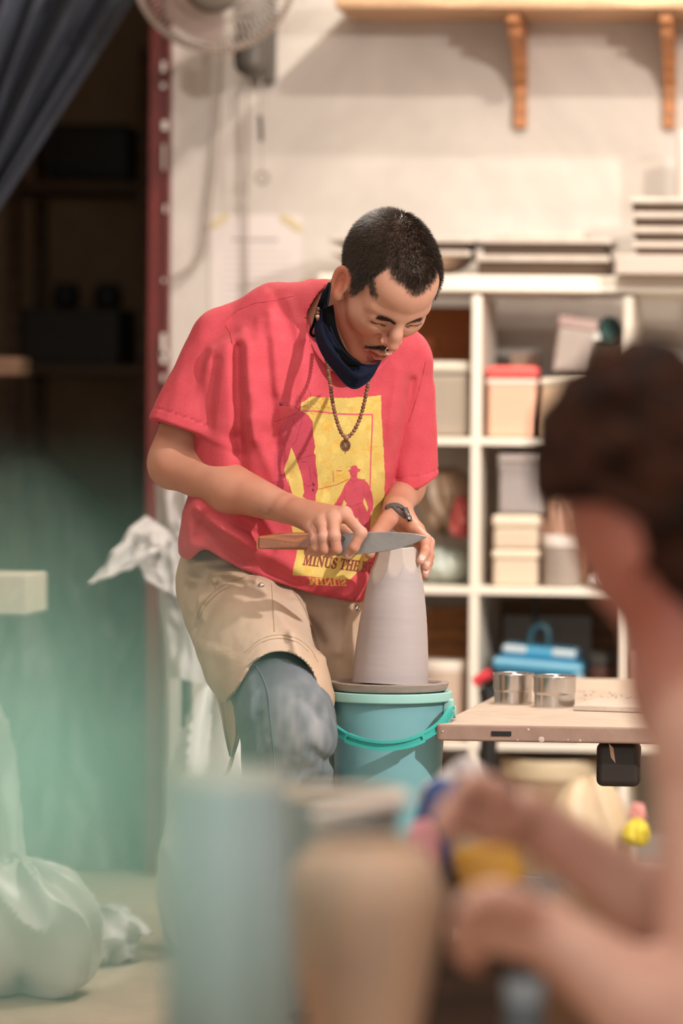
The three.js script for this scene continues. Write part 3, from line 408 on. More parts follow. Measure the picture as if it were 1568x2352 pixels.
// ------------------------------------------------------------------ doorway: curtain, storeroom, sheet, bags
{
  // swept curtain: bunched folds between the lintel and the tie-back out of sight at the left
  const g = new THREE.PlaneGeometry(1, 1, 150, 60), p = g.attributes.position, d = 8.72;
  for (let i = 0; i < p.count; i++) {
    const u = p.getX(i) + 0.5, v = 0.5 - p.getY(i), py = -240 + 900 * v * lerp(1.05, 0.98, u), x1 = 302 - 0.645 * (-240 + 882 * v), x0 = -560 + 330 * v, px = lerp(x0, x1, u);
    const q = at(px, py, d - 0.035 * Math.sin(u * 2 * Math.PI * 8.5 + v * 2.5 + Math.sin(u * 9)) - 0.02 * Math.sin(u * 31 + v * 3) - (u > 0.97 ? (u - 0.97) * -1.2 : 0)); p.setXYZ(i, q.x, q.y, q.z);
  }
  g.computeVertexNormals(); const back = g.clone(), bp = back.attributes.position, bn = g.attributes.normal; for (let i = 0; i < bp.count; i++) bp.setXYZ(i, bp.getX(i) - bn.getX(i) * 0.003, bp.getY(i) - bn.getY(i) * 0.003, bp.getZ(i) - bn.getZ(i) * 0.003);
  const o = thing('curtain', 'dark navy curtain pulled aside across the doorway', 'curtain', at(-150, 500, d)), cm = matc('#3a3e49', { sheen: 0.4, roughness: 0.85, bump: TX.weave, brep: 20, bumpScale: 0.0006 });
  part(o, 'drape', merge([g, back]), cm);
  const hem = []; for (let k = 0; k <= 40; k++) { const v = k / 40; hem.push(at(299 - 0.645 * (-240 + 882 * v), -240 + 882 * v, d - 0.012)); } part(o, 'hem', tube(hem, 0.009, 80), cm);
  part(o, 'curtain_rod', tube([V(DL - 0.1, DH + 0.12, -8.74), V(DOOR + 0.05, DH + 0.12, -8.74)], 0.012, 4), M.charcoal);
}
{
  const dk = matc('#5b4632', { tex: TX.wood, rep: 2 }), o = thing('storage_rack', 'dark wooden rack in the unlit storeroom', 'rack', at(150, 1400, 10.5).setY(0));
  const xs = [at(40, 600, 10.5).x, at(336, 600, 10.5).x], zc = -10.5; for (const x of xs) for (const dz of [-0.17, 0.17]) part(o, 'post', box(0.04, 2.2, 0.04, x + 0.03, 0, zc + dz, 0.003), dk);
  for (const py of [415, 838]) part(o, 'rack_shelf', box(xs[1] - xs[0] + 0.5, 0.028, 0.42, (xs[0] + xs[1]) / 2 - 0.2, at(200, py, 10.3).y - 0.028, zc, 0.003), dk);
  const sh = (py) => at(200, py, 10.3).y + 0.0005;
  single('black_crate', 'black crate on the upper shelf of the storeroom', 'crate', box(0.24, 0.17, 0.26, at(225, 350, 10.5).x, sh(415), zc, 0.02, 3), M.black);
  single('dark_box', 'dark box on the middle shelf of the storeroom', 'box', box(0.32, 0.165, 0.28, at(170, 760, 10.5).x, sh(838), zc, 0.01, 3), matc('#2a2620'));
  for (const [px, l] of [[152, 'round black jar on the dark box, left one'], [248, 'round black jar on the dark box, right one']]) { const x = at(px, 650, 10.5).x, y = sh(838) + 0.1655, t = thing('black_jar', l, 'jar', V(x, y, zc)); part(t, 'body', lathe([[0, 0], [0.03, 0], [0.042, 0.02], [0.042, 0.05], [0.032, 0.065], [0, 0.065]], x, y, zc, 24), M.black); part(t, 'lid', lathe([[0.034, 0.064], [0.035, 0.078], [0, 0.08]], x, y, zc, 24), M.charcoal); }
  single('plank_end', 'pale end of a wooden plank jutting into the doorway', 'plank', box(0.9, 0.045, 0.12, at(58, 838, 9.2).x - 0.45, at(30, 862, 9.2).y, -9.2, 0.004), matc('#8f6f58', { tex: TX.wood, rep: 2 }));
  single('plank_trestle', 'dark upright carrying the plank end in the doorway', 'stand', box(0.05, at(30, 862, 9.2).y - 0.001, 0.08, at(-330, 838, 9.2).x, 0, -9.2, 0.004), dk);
}
{ // grey sheet draped over a heap in the doorway
  const g = new THREE.PlaneGeometry(1, 1, 110, 130), p = g.attributes.position;
  for (let i = 0; i < p.count; i++) {
    const u = p.getX(i) + 0.5, v = 0.5 - p.getY(i), d = 9.9 - 0.92 * Math.pow(v, 0.62), px = lerp(-230, 400, u), y0 = 1040 + 45 * Math.sin(u * 9) + 190 * u * u, q = at(px, lerp(y0, 2052, v), d), w = Math.sin(v * Math.PI) * 0.9 + 0.1;
    const n = (fbm(u * 7 + 4, v * 5, 2.2) * 0.05 + (1 - 2 * Math.abs(noise(u * 9 + v * 3, v * 4, 5.1))) * 0.035) * w; p.setXYZ(i, q.x, Math.max(0.004, q.y + n * 0.5), Math.min(-8.965, q.z + n * 1.2));
  }
  g.computeVertexNormals(); g.attributes.uv.needsUpdate = true;
  const o = thing('plastic_sheet', 'grey plastic sheet draped over a heap in the dark doorway', 'sheet', at(150, 2040, 9.0).setY(0)); part(o, 'sheet_cover', g, matc('#6a6860', { phys: true, roughness: 0.5, clearcoat: 0.2, clearcoatRoughness: 0.5 }));
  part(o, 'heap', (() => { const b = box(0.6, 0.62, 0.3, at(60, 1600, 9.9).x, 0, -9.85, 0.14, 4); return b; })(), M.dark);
}
{
  // crumpled white plastic behind the man
  const g = []; const sheetM = matc('#cfc8c6', { phys: true, roughness: 0.4, transmission: 0.3 });
  const tri = (pts, seed) => { // a crumpled sheet spanned in a fan of strips
    const geo = new THREE.PlaneGeometry(1, 1, 40, 40), p = geo.attributes.position; for (let i = 0; i < p.count; i++) { const u = p.getX(i) + 0.5, v = 0.5 - p.getY(i), a = lerp(pts[0][0], pts[1][0], u), b = lerp(pts[0][1], pts[1][1], u), c = lerp(pts[3][0], pts[2][0], u), e = lerp(pts[3][1], pts[2][1], u), d = lerp(lerp(pts[0][2], pts[1][2], u), lerp(pts[3][2], pts[2][2], u), v); const n = fbm(u * 1.4 + seed, v * 1.4, seed) * 0.05 + (1 - 2 * Math.abs(noise(u * 2.6 + seed, v * 2.2, 1))) * 0.025; const q = at(lerp(a, c, v) + n * 250, lerp(b, e, v) + n * 160, d + n); p.setXYZ(i, q.x, q.y, q.z); } geo.computeVertexNormals(); return geo; };
  const o = thing('plastic_film', 'crumpled white plastic film bunched behind the man\'s right elbow', 'plastic', at(390, 1560, 7.9));
  part(o, 'film', merge([tri([[345, 1105, 8], [440, 1100, 7.9], [470, 1570, 7.8], [380, 1560, 7.9]], 1.3), tri([[330, 1180, 7.9], [400, 1230, 7.85], [300, 1310, 7.75], [196, 1340, 7.7]], 4.1), tri([[290, 1215, 7.9], [440, 1190, 7.9], [440, 1390, 7.85], [330, 1330, 7.8]], 7.7), tri([[370, 1330, 7.9], [450, 1340, 7.9], [440, 1480, 7.9], [385, 1400, 7.85]], 2.7)]), sheetM);
  part(o, 'rack_pole', tube([V(at(425, 1100, 8.02).x, 0, -8.05), V(at(425, 1100, 8.02).x, at(425, 1090, 8).y, -8.05)], 0.012, 6), M.charcoal);
  bag('clay_sack', 'white sack on the floor behind the man\'s right leg', 'sack', V(at(500, 1800, 7.6).x, 0, -7.6), [0.125, 0.285, 0.13], PLAST.white, 31, { amp: 0.06, taper: 0.55 });
  bag('rubbish_bag', 'tall white plastic bag at the left picture edge', 'bag', V(at(-40, 1800, 7.3).x, 0, -7.3), [0.075, 0.27, 0.14], PLAST.white, 33, { amp: 0.06 });
  bag('rubbish_bag', 'low white plastic bag slumped on the floor at lower left', 'bag', V(at(60, 2200, 7.0).x, 0, -6.95), [0.155, 0.128, 0.14], PLAST.white, 35, { amp: 0.1 });
  bag('plastic_wrap', 'crumpled clear plastic wrap on the floor behind the low white bag', 'plastic', V(at(205, 2200, 7.35).x, 0, -7.4), [0.09, 0.055, 0.08], PLAST.milky, 37, { amp: 0.18 });
  const bx = at(62, 1360, 7.6); single('pale_block', 'cream block end jutting in at the left picture edge', 'block', box(0.4, 0.087, 0.2, bx.x - 0.2, at(30, 1415, 7.6).y, -7.7, 0.006), matc('#d2c6b2', { tex: TX.mottle, rep: 4 }));
  single('block_stand', 'dark stand under the cream block', 'stand', box(0.08, at(30, 1415, 7.6).y - 0.001, 0.14, bx.x - 0.3, 0, -7.7, 0.005), M.dark);
}
// ------------------------------------------------------------------ the standing man: modelled along the camera's axes, then turned into the room
const P = (px, py, w) => { const d = D0 - w; return [(px - CX) / F * d, (CY - py) / F * d, w]; };
const toRoom = (g) => { g.translate(0, 0, -D0); g.applyQuaternion(CQ); g.translate(0, EYE, 0); return g; };
const roomV = (p) => V(p[0], p[1], p[2] - D0).applyQuaternion(CQ).add(camera.position);
const man = thing('person', 'man in red T-shirt and tan apron trimming a tall clay pot', 'person', roomV(P(690, 2400, 0)).setY(0));
const SK = lin('#c4927b'), SK2 = lin('#b3745a'), SKR = lin('#bd6a52'), HAIR = lin('#2a2018');

// ---- body
const elbowR = P(397, 1058, 0.14), wristR = P(652, 1166, 0.285), shR = P(505, 800, 0.12);
const mcpR = [P(716, 1213, 0.362), P(741, 1201, 0.376), P(766, 1191, 0.38), P(791, 1181, 0.374)];
const fingersR = [
  [mcpR[0], P(724, 1240, 0.398), P(725, 1259, 0.397), P(706, 1268, 0.372)],
  [mcpR[1], P(743, 1233, 0.408), P(745, 1262, 0.404), P(727, 1271, 0.378)],
  [mcpR[2], P(768, 1231, 0.412), P(773, 1261, 0.408), P(753, 1271, 0.38)],
  [mcpR[3], P(829, 1224, 0.404), P(813, 1257, 0.404), P(799, 1276, 0.392)]];
const wristL = P(910, 1170, 0.1);
const mcpL = [P(951, 1213, 0.145), P(957, 1217, 0.118), P(956, 1224, 0.09), P(948, 1230, 0.066)];
const fingersL = [
  [mcpL[0], P(977, 1239, 0.178), P(977, 1268, 0.2), P(966, 1288, 0.214)],
  [mcpL[1], P(984, 1246, 0.142), P(985, 1278, 0.165), P(977, 1302, 0.182)],
  [mcpL[2], P(982, 1255, 0.1), P(983, 1292, 0.125), P(975, 1320, 0.142)],
  [mcpL[3], P(972, 1262, 0.07), P(978, 1295, 0.09), P(970, 1318, 0.108)]];
const chain = (pts, rs) => pts.slice(1).map((p, i) => capsule(pts[i], p, rs[i], rs[i + 1]));
const group = (list, k) => (x, y, z) => { let d = list[0](x, y, z); for (let i = 1; i < list.length; i++) d = smin(d, list[i](x, y, z), k); return d; };
const bounded = (f, c, r) => (x, y, z) => { const d = Math.hypot(x - c[0], y - c[1], z - c[2]) - r; return d > 0.03 ? d + 0.012 : f(x, y, z); };
const mid = (a, b, t = 0.5) => [lerp(a[0], b[0], t), lerp(a[1], b[1], t), lerp(a[2], b[2], t)];
const addv = (a, b) => [a[0] + b[0], a[1] + b[1], a[2] + b[2]];
function handField(wrist, mcps, fingers, rad, thumb, thumbR, palmBack) {
  const palm = [];
  mcps.forEach((m, i) => palm.push(capsule(mid(wrist, mid(mcps[0], mcps[3], i / 3), 0.12), m, 0.0165, 0.0118 - (i === (rad[0] < rad[3] ? 0 : 3) ? 0.001 : 0))));
  for (let i = 0; i < 3; i++) palm.push(capsule(mid(wrist, mid(mcps[i], mcps[i + 1]), 0.3), mid(mid(mcps[i], mcps[i + 1]), wrist, 0.1), 0.013, 0.0095));
  palm.push(capsule(addv(mid(wrist, mid(mcps[0], mcps[3]), 0.35), palmBack), addv(mid(wrist, mid(mcps[0], mcps[3]), 0.8), palmBack), 0.016, 0.013));
  palm.push(...chain(thumb.slice(0, 2), [0.0165, 0.014]));
  const pf = group(palm, 0.014), tf = group(chain(thumb.slice(1), thumbR), 0.004);
  const fs = fingers.map((f, i) => { const r = rad[i]; const body = chain(f, [r * 1.13, r * 1.02, r * 0.94, r * 0.78]), kn = capsule(f[1], mid(f[1], f[2], 0.04), r * 1.07, r * 1.04); return group([...body, kn], 0.004); });
  const knuckles = mcps.map((m) => capsule(m, addv(m, [0, 0, 0.0005]), 0.0124, 0.0124));
  return (x, y, z) => { let d = pf(x, y, z); for (const k of knuckles) d = smin(d, k(x, y, z), 0.006); let q = 1e9; for (const f of fs) q = Math.min(q, f(x, y, z)); d = smin(d, q, 0.007); return smin(d, tf(x, y, z), 0.007); };
}
const thumbRpts = [P(690, 1182, 0.3), P(735, 1206, 0.318), P(775, 1214, 0.332), P(803, 1228, 0.345)];
const thumbLpts = [P(889, 1196, 0.125), P(866, 1228, 0.165), P(853, 1257, 0.192), P(849, 1272, 0.204)];
const handR = handField(wristR, mcpR, fingersR, [0.0079, 0.0088, 0.0093, 0.0091], thumbRpts, [0.0128, 0.0112, 0.009], [0, -0.004, -0.014]);
const handL = handField(wristL, mcpL, fingersL, [0.0092, 0.0094, 0.009, 0.008], thumbLpts, [0.0125, 0.011, 0.009], [-0.006, -0.006, -0.006]);
const elbowL = P(940, 1085, -0.13), shL = P(925, 830, 0.03);
const armR = group([capsule(shR, elbowR, 0.052, 0.0435), capsule(P(412, 1068, 0.15), P(530, 1121, 0.205), 0.043, 0.0425), capsule(P(530, 1121, 0.205), wristR, 0.0425, 0.026), capsule(elbowR, P(387, 1074, 0.135), 0.036, 0.03)], 0.02);
const armL = group([capsule(shL, elbowL, 0.047, 0.036), capsule(elbowL, mid(elbowL, wristL, 0.4), 0.036, 0.034), capsule(mid(elbowL, wristL, 0.4), wristL, 0.034, 0.025)], 0.02);
const neckTop = P(862, 690, 0.15), neckBase = P(758, 752, 0.075);
const neck = group([capsule(P(835, 680, 0.14), neckBase, 0.056, 0.066), capsule(neckBase, P(740, 860, 0.05), 0.07, 0.1)], 0.04);
const trunk = group([capsule(P(530, 800, 0.09), P(910, 840, 0.03), 0.05, 0.05), capsule(P(735, 870, 0.08), P(680, 1120, 0.02), 0.12, 0.105), capsule(P(680, 1120, 0.02), P(640, 1330, -0.04), 0.11, 0.12)], 0.06);
const cR = mid(mcpR[1], P(770, 1230, 0.38)), cL = P(935, 1240, 0.14);
const bHandR = bounded(handR, P(735, 1215, 0.36), 0.115), bHandL = bounded(handL, P(925, 1235, 0.14), 0.12);
function bodyField(x, y, z) {
  let d = smin(smin(armR(x, y, z), trunk(x, y, z), 0.03), armL(x, y, z), 0.03);
  d = smin(d, neck(x, y, z), 0.03);
  return smin(smin(d, bHandR(x, y, z), 0.012), bHandL(x, y, z), 0.012);
}
// ---- head, in its own axes: x to his left, y up, z forward
const HEADQ = new THREE.Quaternion().setFromEuler(new THREE.Euler(R(57), R(30), R(-1.5), 'ZYX'));
const HEADC = P(876, 660, 0.2);
const headM = new THREE.Matrix4().compose(V(...HEADC), HEADQ, V(1, 1, 1)), headI = headM.clone().invert();
const both = (fn) => [fn(-1), fn(1)];
const headField = (() => {
  const base = group([ellipsoid([0, 0.047, -0.012], [0.0765, 0.088, 0.099]), ellipsoid([0, 0.068, 0.022], [0.066, 0.058, 0.073])], 0.02);
  const face = group([ellipsoid([0, -0.004, 0.03], [0.0655, 0.082, 0.06]), ...both((s) => capsule([s * 0.051, -0.052, 0.012], [s * 0.017, -0.093, 0.069], 0.021, 0.019)), ellipsoid([0, -0.09, 0.075], [0.022, 0.017, 0.017])], 0.026);
  const cheeks = both((s) => ellipsoid([s * 0.04, -0.006, 0.0615], [0.027, 0.024, 0.021], [0, s * 0.5, 0]));
  const brow = both((s) => capsule([s * 0.047, 0.037, 0.066], [s * 0.012, 0.036, 0.0845], 0.0095, 0.0085));
  const socket = both((s) => ellipsoid([s * 0.0325, 0.02, 0.1], [0.0195, 0.0115, 0.0145], [0, s * 0.35, 0]));
  const lid = both((s) => ellipsoid([s * 0.0325, 0.0185, 0.0745], [0.0185, 0.0135, 0.0145])), crease = both((s) => ellipsoid([s * 0.031, 0.0265, 0.0885], [0.013, 0.0011, 0.005], [0, s * 0.45, s * -0.12]));
  const lash = both((s) => ellipsoid([s * 0.0335, 0.0122, 0.0885], [0.0155, 0.0012, 0.0045], [0, s * 0.45, s * -0.08]));
  const nose = group([capsule([0, 0.03, 0.087], [0, 0.004, 0.104], 0.0085, 0.0098), capsule([0, 0.004, 0.104], [0, -0.014, 0.112], 0.0096, 0.0108), ...both((s) => ellipsoid([s * 0.0135, -0.018, 0.098], [0.0075, 0.0078, 0.0105], [0, s * 0.4, 0])), ellipsoid([0, -0.022, 0.105], [0.0055, 0.005, 0.009])], 0.009);
  const nostril = both((s) => ellipsoid([s * 0.0078, -0.0245, 0.1035], [0.0038, 0.0042, 0.006], [0, s * 0.5, 0]));
  const fold = both((s) => capsule([s * 0.021, -0.016, 0.094], [s * 0.033, -0.05, 0.088], 0.003, 0.002));
  const muzzle = ellipsoid([0, -0.052, 0.078], [0.031, 0.026, 0.0235]);
  const upper = group([...both((s) => capsule([s * 0.0245, -0.0585, 0.089], [s * 0.006, -0.0515, 0.1015], 0.0042, 0.0058)), capsule([-0.006, -0.0515, 0.1015], [0.006, -0.0515, 0.1015], 0.0056, 0.0056)], 0.004);
  const lower = group([...both((s) => capsule([s * 0.0225, -0.0605, 0.0885], [s * 0.006, -0.0655, 0.0985], 0.0045, 0.0068)), capsule([-0.006, -0.0655, 0.0985], [0.006, -0.0655, 0.0985], 0.0068, 0.0068)], 0.005);
  const slit = group([capsule([-0.0265, -0.0592, 0.094], [0, -0.0578, 0.1085], 0.0013, 0.0018), capsule([0.0265, -0.0592, 0.094], [0, -0.0578, 0.1085], 0.0013, 0.0018)], 0.001);
  const chinDip = ellipsoid([0, -0.0775, 0.1], [0.02, 0.0045, 0.009]);
  const ear = both((s) => { // shell with rim, bowl, lobe and tragus
    const rot = [0.0, s * -0.42, s * -0.1], c = [s * 0.0765, 0.004, -0.004], m = new THREE.Matrix4().makeRotationFromEuler(new THREE.Euler(-0.42, -s * 0.62, s * 0.06)), inv = m.clone().transpose().elements;
    return (x, y, z) => {
      const qx = x - c[0], qy = y - c[1], qz = z - c[2], a = (inv[0] * qx + inv[4] * qy + inv[8] * qz) * s, b = inv[1] * qx + inv[5] * qy + inv[9] * qz, g = inv[2] * qx + inv[6] * qy + inv[10] * qz;
      // a: out of the head, b: up, g: forward
      const wid = 0.0162 + 0.0035 * clamp(b / 0.03, -1, 1), k = Math.hypot(b / 0.0305, g / wid), edge = (k - 1) * wid;
      const cup = 0.004 * k * k, disc = Math.max(edge, Math.abs(a - cup) - 0.0035);
      let d = smin(disc, Math.hypot(edge + 0.003, a - cup - 0.0035) - 0.0036 + clamp(-b - 0.012, 0, 0.02) * 0.2, 0.003);
      d = smin(d, Math.hypot((Math.hypot((b - 0.003) / 0.0215, (g - 0.0) / 0.0115) - 1) * 0.0115, a - 0.005) - 0.0028, 0.0025);
      d = smin(d, Math.hypot(b + 0.026, g - 0.006, a - 0.003) - 0.0085, 0.006);
      d = smin(d, Math.hypot(b + 0.003, (g - 0.014), a - 0.003) - 0.0062, 0.005);
      d = smax(d, -(Math.hypot((b + 0.003) / 1.9, g + 0.001, (a - 0.0092) * 0.9) - 0.0082), 0.0025);
      return d;
    };
  });
  return (x, y, z) => {
    let d = smin(base(x, y, z), face(x, y, z), 0.02);
    for (const c of cheeks) d = smin(d, c(x, y, z), 0.03);
    for (const b of brow) d = smin(d, b(x, y, z), 0.02);
    d = smin(d, muzzle(x, y, z), 0.016);
    for (const s of socket) d = smax(d, -s(x, y, z), 0.012);
    for (const l of lid) d = smin(d, l(x, y, z), 0.008);
    for (const c of crease) d = smax(d, -c(x, y, z), 0.002);
    for (const c of lash) d = smax(d, -c(x, y, z), 0.002);
    d = smin(d, nose(x, y, z), 0.009);
    for (const f of fold) d = smax(d, -f(x, y, z), 0.006);
    for (const n of nostril) d = smax(d, -n(x, y, z), 0.003);
    d = smax(d, -chinDip(x, y, z), 0.008);
    d = smin(d, upper(x, y, z), 0.004); d = smin(d, lower(x, y, z), 0.004);
    d = smax(d, -slit(x, y, z), 0.0025);
    for (const e of ear) d = smin(d, e(x, y, z), 0.004);
    return d;
  };
})();
const tmpV = V(0, 0, 0);
const headInMan = (x, y, z) => { tmpV.set(x, y, z).applyMatrix4(headI); return headField(tmpV.x, tmpV.y, tmpV.z); };
// where hair grows: > 0 inside the hairline (metres or so)
function hairZone(x, y, z) {
  const phi = Math.abs(Math.atan2(Math.abs(x), z + 0.012)); let v = y - hairLine(phi)[1];
  const a = phi * 0.075, t = clamp(((a - 0.0645) * -0.0128 + (y - 0.078) * -0.014) / (0.0128 * 0.0128 + 0.014 * 0.014), 0, 1); // forward tuft at the temple
  v = Math.max(v, 0.0085 - Math.hypot(a - 0.0645 + 0.0128 * t, y - 0.078 + 0.014 * t));
  if (phi > 1.28 && phi < 1.72 && y < 0.034) v = Math.min(v, -0.01);
  return v + 0.003 * noise(x * 160, y * 160, z * 160);
}
const hairLine = table([[0, 0.0945], [0.13, 0.099], [0.3, 0.1035], [0.55, 0.1045], [0.76, 0.105], [0.83, 0.086], [0.9, 0.06], [0.96, 0.022], [1.02, 0.004], [1.12, 0.0], [1.22, 0.012], [1.3, 0.03], [1.44, 0.036], [1.6, 0.034], [1.78, 0.01], [1.95, -0.025], [2.3, -0.05], [3.2, -0.055]]);
function headColor(x, y, z) {
  let c = SK; c = mix3(c, SK2, 0.5 * sstep(0.02, -0.05, y) + 0.2 * sstep(0.05, 0.08, Math.abs(x)));  // lower face and sides deeper: shaded skin tone put into the colour
  const n = fbm(x * 60, y * 60, z * 60); c = mix3(c, SK2, clamp(0.12 * n, 0, 1));
  if (Math.abs(x) > 0.068 && y > -0.04 && y < 0.04 && z < 0.012) c = mix3(c, lin('#c96a52'), 0.5);
  if (z > 0.07) { c = mix3(c, lin('#c97a62'), 0.4 * Math.exp(-((x * x) / 0.0004 + (y + 0.012) ** 2 / 0.0002))); // nose
    c = mix3(c, lin('#98493f'), 0.9 * sstep(0.009, 0.004, Math.abs(y + 0.0585)) * sstep(0.026, 0.02, Math.abs(x)) * sstep(0.086, 0.09, z)); // lips
    c = mix3(c, lin('#7c3a30'), 0.9 * sstep(0.0022, 0.0008, Math.abs(y + 0.0585)) * sstep(0.026, 0.023, Math.abs(x)) * sstep(0.088, 0.094, z));
    c = mix3(c, lin('#4a2c22'), 0.35 * sstep(0.006, 0.002, Math.abs(y + 0.043 + 6 * x * x)) * sstep(0.03, 0.02, Math.abs(x)));
    c = mix3(c, lin('#5a3526'), 0.7 * sstep(0.0016, 0.0005, Math.abs(y - 0.0122)) * sstep(0.018, 0.014, Math.abs(Math.abs(x) - 0.0335))); }
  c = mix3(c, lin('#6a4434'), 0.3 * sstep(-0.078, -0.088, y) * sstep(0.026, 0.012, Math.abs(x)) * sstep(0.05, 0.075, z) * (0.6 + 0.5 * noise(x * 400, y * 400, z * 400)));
  const h = hairZone(x, y, z); c = mix3(c, HAIR, 0.92 * sstep(-0.003, 0.007, h) * (z > 0 ? lerp(0.35, 1, sstep(0.02, 0.08, y)) : 1));
  return c;
}
const skinM = matc('#ffffff', { vc: true, roughness: 0.5, specularIntensity: 0.6, phys: true });
{
  const lo = addv(P(320, 1460, 0), [0, 0, -0.22]), hi = addv(P(1010, 640, 0), [0, 0, 0.46]);
  const gb = surface(bodyField, lo, hi, 0.006, { lip: 1.2 });
  const gR = surface((x, y, z) => Math.max(bodyField(x, y, z), -0.01 - 1), addv(P(655, 1290, 0.36), [0, 0, -0.1]), addv(P(850, 1130, 0.36), [0, 0, 0.09]), 0.0022, { lip: 1.2 });
  const gL = surface(bodyField, addv(P(836, 1345, 0.14), [0, 0, -0.14]), addv(P(1008, 1170, 0.14), [0, 0, 0.12]), 0.0022, { lip: 1.2 });
  const inR = [addv(P(655, 1290, 0.36), [0, 0, -0.1]), addv(P(850, 1130, 0.36), [0, 0, 0.09])], inL = [addv(P(836, 1345, 0.14), [0, 0, -0.14]), addv(P(1008, 1170, 0.14), [0, 0, 0.12])];
  // drop the coarse triangles where the fine grids stand
  const cut = (g, boxes) => { const p = g.attributes.position, ix = g.index.array, out = []; const inside = (i) => boxes.some(([a, b]) => [0, 1, 2].every((k) => { const q = p.getComponent(i, k); return q > a[k] + 0.008 && q < b[k] - 0.008; })); for (let t = 0; t < ix.length; t += 3) if (!(inside(ix[t]) && inside(ix[t + 1]) && inside(ix[t + 2]))) out.push(ix[t], ix[t + 1], ix[t + 2]); g.setIndex(out); return g; };
  cut(gb, [inR, inL]);
  const gh = surface((x, y, z) => smin(headField(x, y, z), 1, 0.001), [-0.1, -0.12, -0.12], [0.1, 0.145, 0.13], 0.0021, { lip: 1.5 });
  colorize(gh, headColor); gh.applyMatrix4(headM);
  const nails = [...fingersL.map((f) => f), fingersR[3]].map((f) => f[3]);
  const kn = [...mcpR, ...fingersR.map((f) => f[1]), ...fingersL.map((f) => f[1]), ...fingersL.map((f) => f[3]), ...fingersR.map((f) => f[3])];
  const bodyColor = (x, y, z) => { let c = mix3(SK, SK2, clamp(0.5 + 0.3 * fbm(x * 22, y * 22, z * 22), 0, 1)); if (y > P(0, 1000, 0.1)[1] && y < P(0, 800, 0.1)[1]) c = mix3(c, SK2, 0.4); let d = 1; for (const k of kn) { const q = Math.hypot(x - k[0], y - k[1], z - k[2]); if (q < d) d = q; } c = mix3(c, lin('#d0a090'), 0.55 * sstep(0.022, 0.006, d)); c = mix3(c, lin('#6b3d2c'), 0.6 * Math.exp(-((x - P(615, 1180, 0.26)[0]) ** 2 + (y - P(615, 1178, 0.26)[1]) ** 2 * 5) / 0.00035) * clamp(0.5 + noise(x * 180, y * 180, z * 180), 0, 1)); return c; };
  for (const g of [gb, gR, gL]) colorize(g, bodyColor);
  const geos = [gb, gR, gL, gh].map((g) => { const n = g.toNonIndexed(); return n; });
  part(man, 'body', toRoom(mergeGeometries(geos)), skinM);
}
// ---- clothes: shirt
const rowW = 0.06;
const torso = table([[740, 560, 885, 0.075, 0.12], [800, 492, 945, 0.085, 0.132], [870, 470, 952, 0.09, 0.142], [950, 458, 940, 0.09, 0.148], [1040, 448, 915, 0.08, 0.15], [1130, 436, 898, 0.06, 0.152], [1200, 420, 880, 0.045, 0.156], [1250, 410, 868, 0.03, 0.158], [1300, 415, 864, 0.02, 0.15], [1360, 440, 862, 0.01, 0.14], [1420, 470, 862, 0.0, 0.13]]);
// folds: [x0, y0, x1, y1, amplitude (m), width (px)]
const FOLDS = [[690, 745, 700, 900, 0.004, 18], [640, 740, 655, 980, 0.005, 22], [598, 740, 600, 960, 0.005, 18], [560, 760, 575, 900, 0.004, 16], [548, 800, 556, 1040, -0.014, 13], [575, 800, 590, 1010, 0.009, 14], [618, 790, 640, 1020, -0.006, 13], [585, 970, 640, 1120, 0.007, 18], [545, 1010, 560, 1100, -0.012, 20], [620, 1000, 660, 1090, -0.005, 16],
  [455, 1165, 570, 1250, 0.016, 17], [462, 1205, 545, 1285, -0.014, 15], [520, 1215, 700, 1330, 0.016, 19], [480, 1180, 600, 1235, -0.012, 13], [560, 1290, 700, 1348, -0.008, 13], [560, 1230, 590, 1300, 0.007, 15], [610, 1195, 640, 1250, 0.007, 14], [585, 1185, 625, 1260, -0.006, 12], [640, 1270, 760, 1350, 0.008, 18], [430, 1180, 440, 1250, 0.008, 20], [455, 1230, 480, 1255, -0.008, 12], [770, 1350, 835, 1290, -0.009, 14], [745, 1362, 800, 1330, 0.008, 14], [790, 1375, 838, 1330, 0.009, 12],
  [938, 870, 905, 1090, -0.011, 11], [915, 850, 880, 1080, 0.006, 14], [660, 690, 690, 780, 0.004, 12], [620, 720, 640, 900, 0.005, 13], [480, 800, 440, 960, 0.004, 14], [500, 830, 480, 980, -0.005, 12], [970, 860, 975, 1080, -0.004, 12], [800, 920, 830, 1160, 0.003, 22], [905, 800, 900, 1000, 0.004, 24], [870, 860, 880, 1060, -0.003, 24], [930, 960, 890, 1160, -0.006, 14], [710, 1080, 790, 1240, -0.004, 26], [840, 1150, 870, 1190, -0.005, 14], [700, 800, 770, 900, -0.004, 24]];
const foldU = FOLDS.map(([x0, y0, x1, y1, a, w]) => { const A = P(x0, y0, 0.2), B = P(x1, y1, 0.2); return [A[0], A[1], B[0] - A[0], B[1] - A[1], a, w / 1300]; });
function foldAt(x, y) { let s = 0; for (const [ax, ay, dx, dy, a, w] of foldU) { const px = x - ax, py = y - ay, t = clamp((px * dx + py * dy) / (dx * dx + dy * dy), 0, 1), ex = px - dx * t, ey = py - dy * t, q = (ex * ex + ey * ey) / (w * w); if (q < 7) s += a * Math.exp(-q); } return s; }
const yokeP = [P(527, 778, 0.1), P(640, 738, 0.115), P(745, 745, 0.1), P(850, 775, 0.07), P(918, 822, 0.035)];
const yoke = group([capsule(yokeP[0], yokeP[1], 0.058, 0.062), capsule(yokeP[1], yokeP[2], 0.062, 0.072), capsule(yokeP[2], yokeP[3], 0.072, 0.066), capsule(yokeP[3], yokeP[4], 0.066, 0.056)], 0.03);
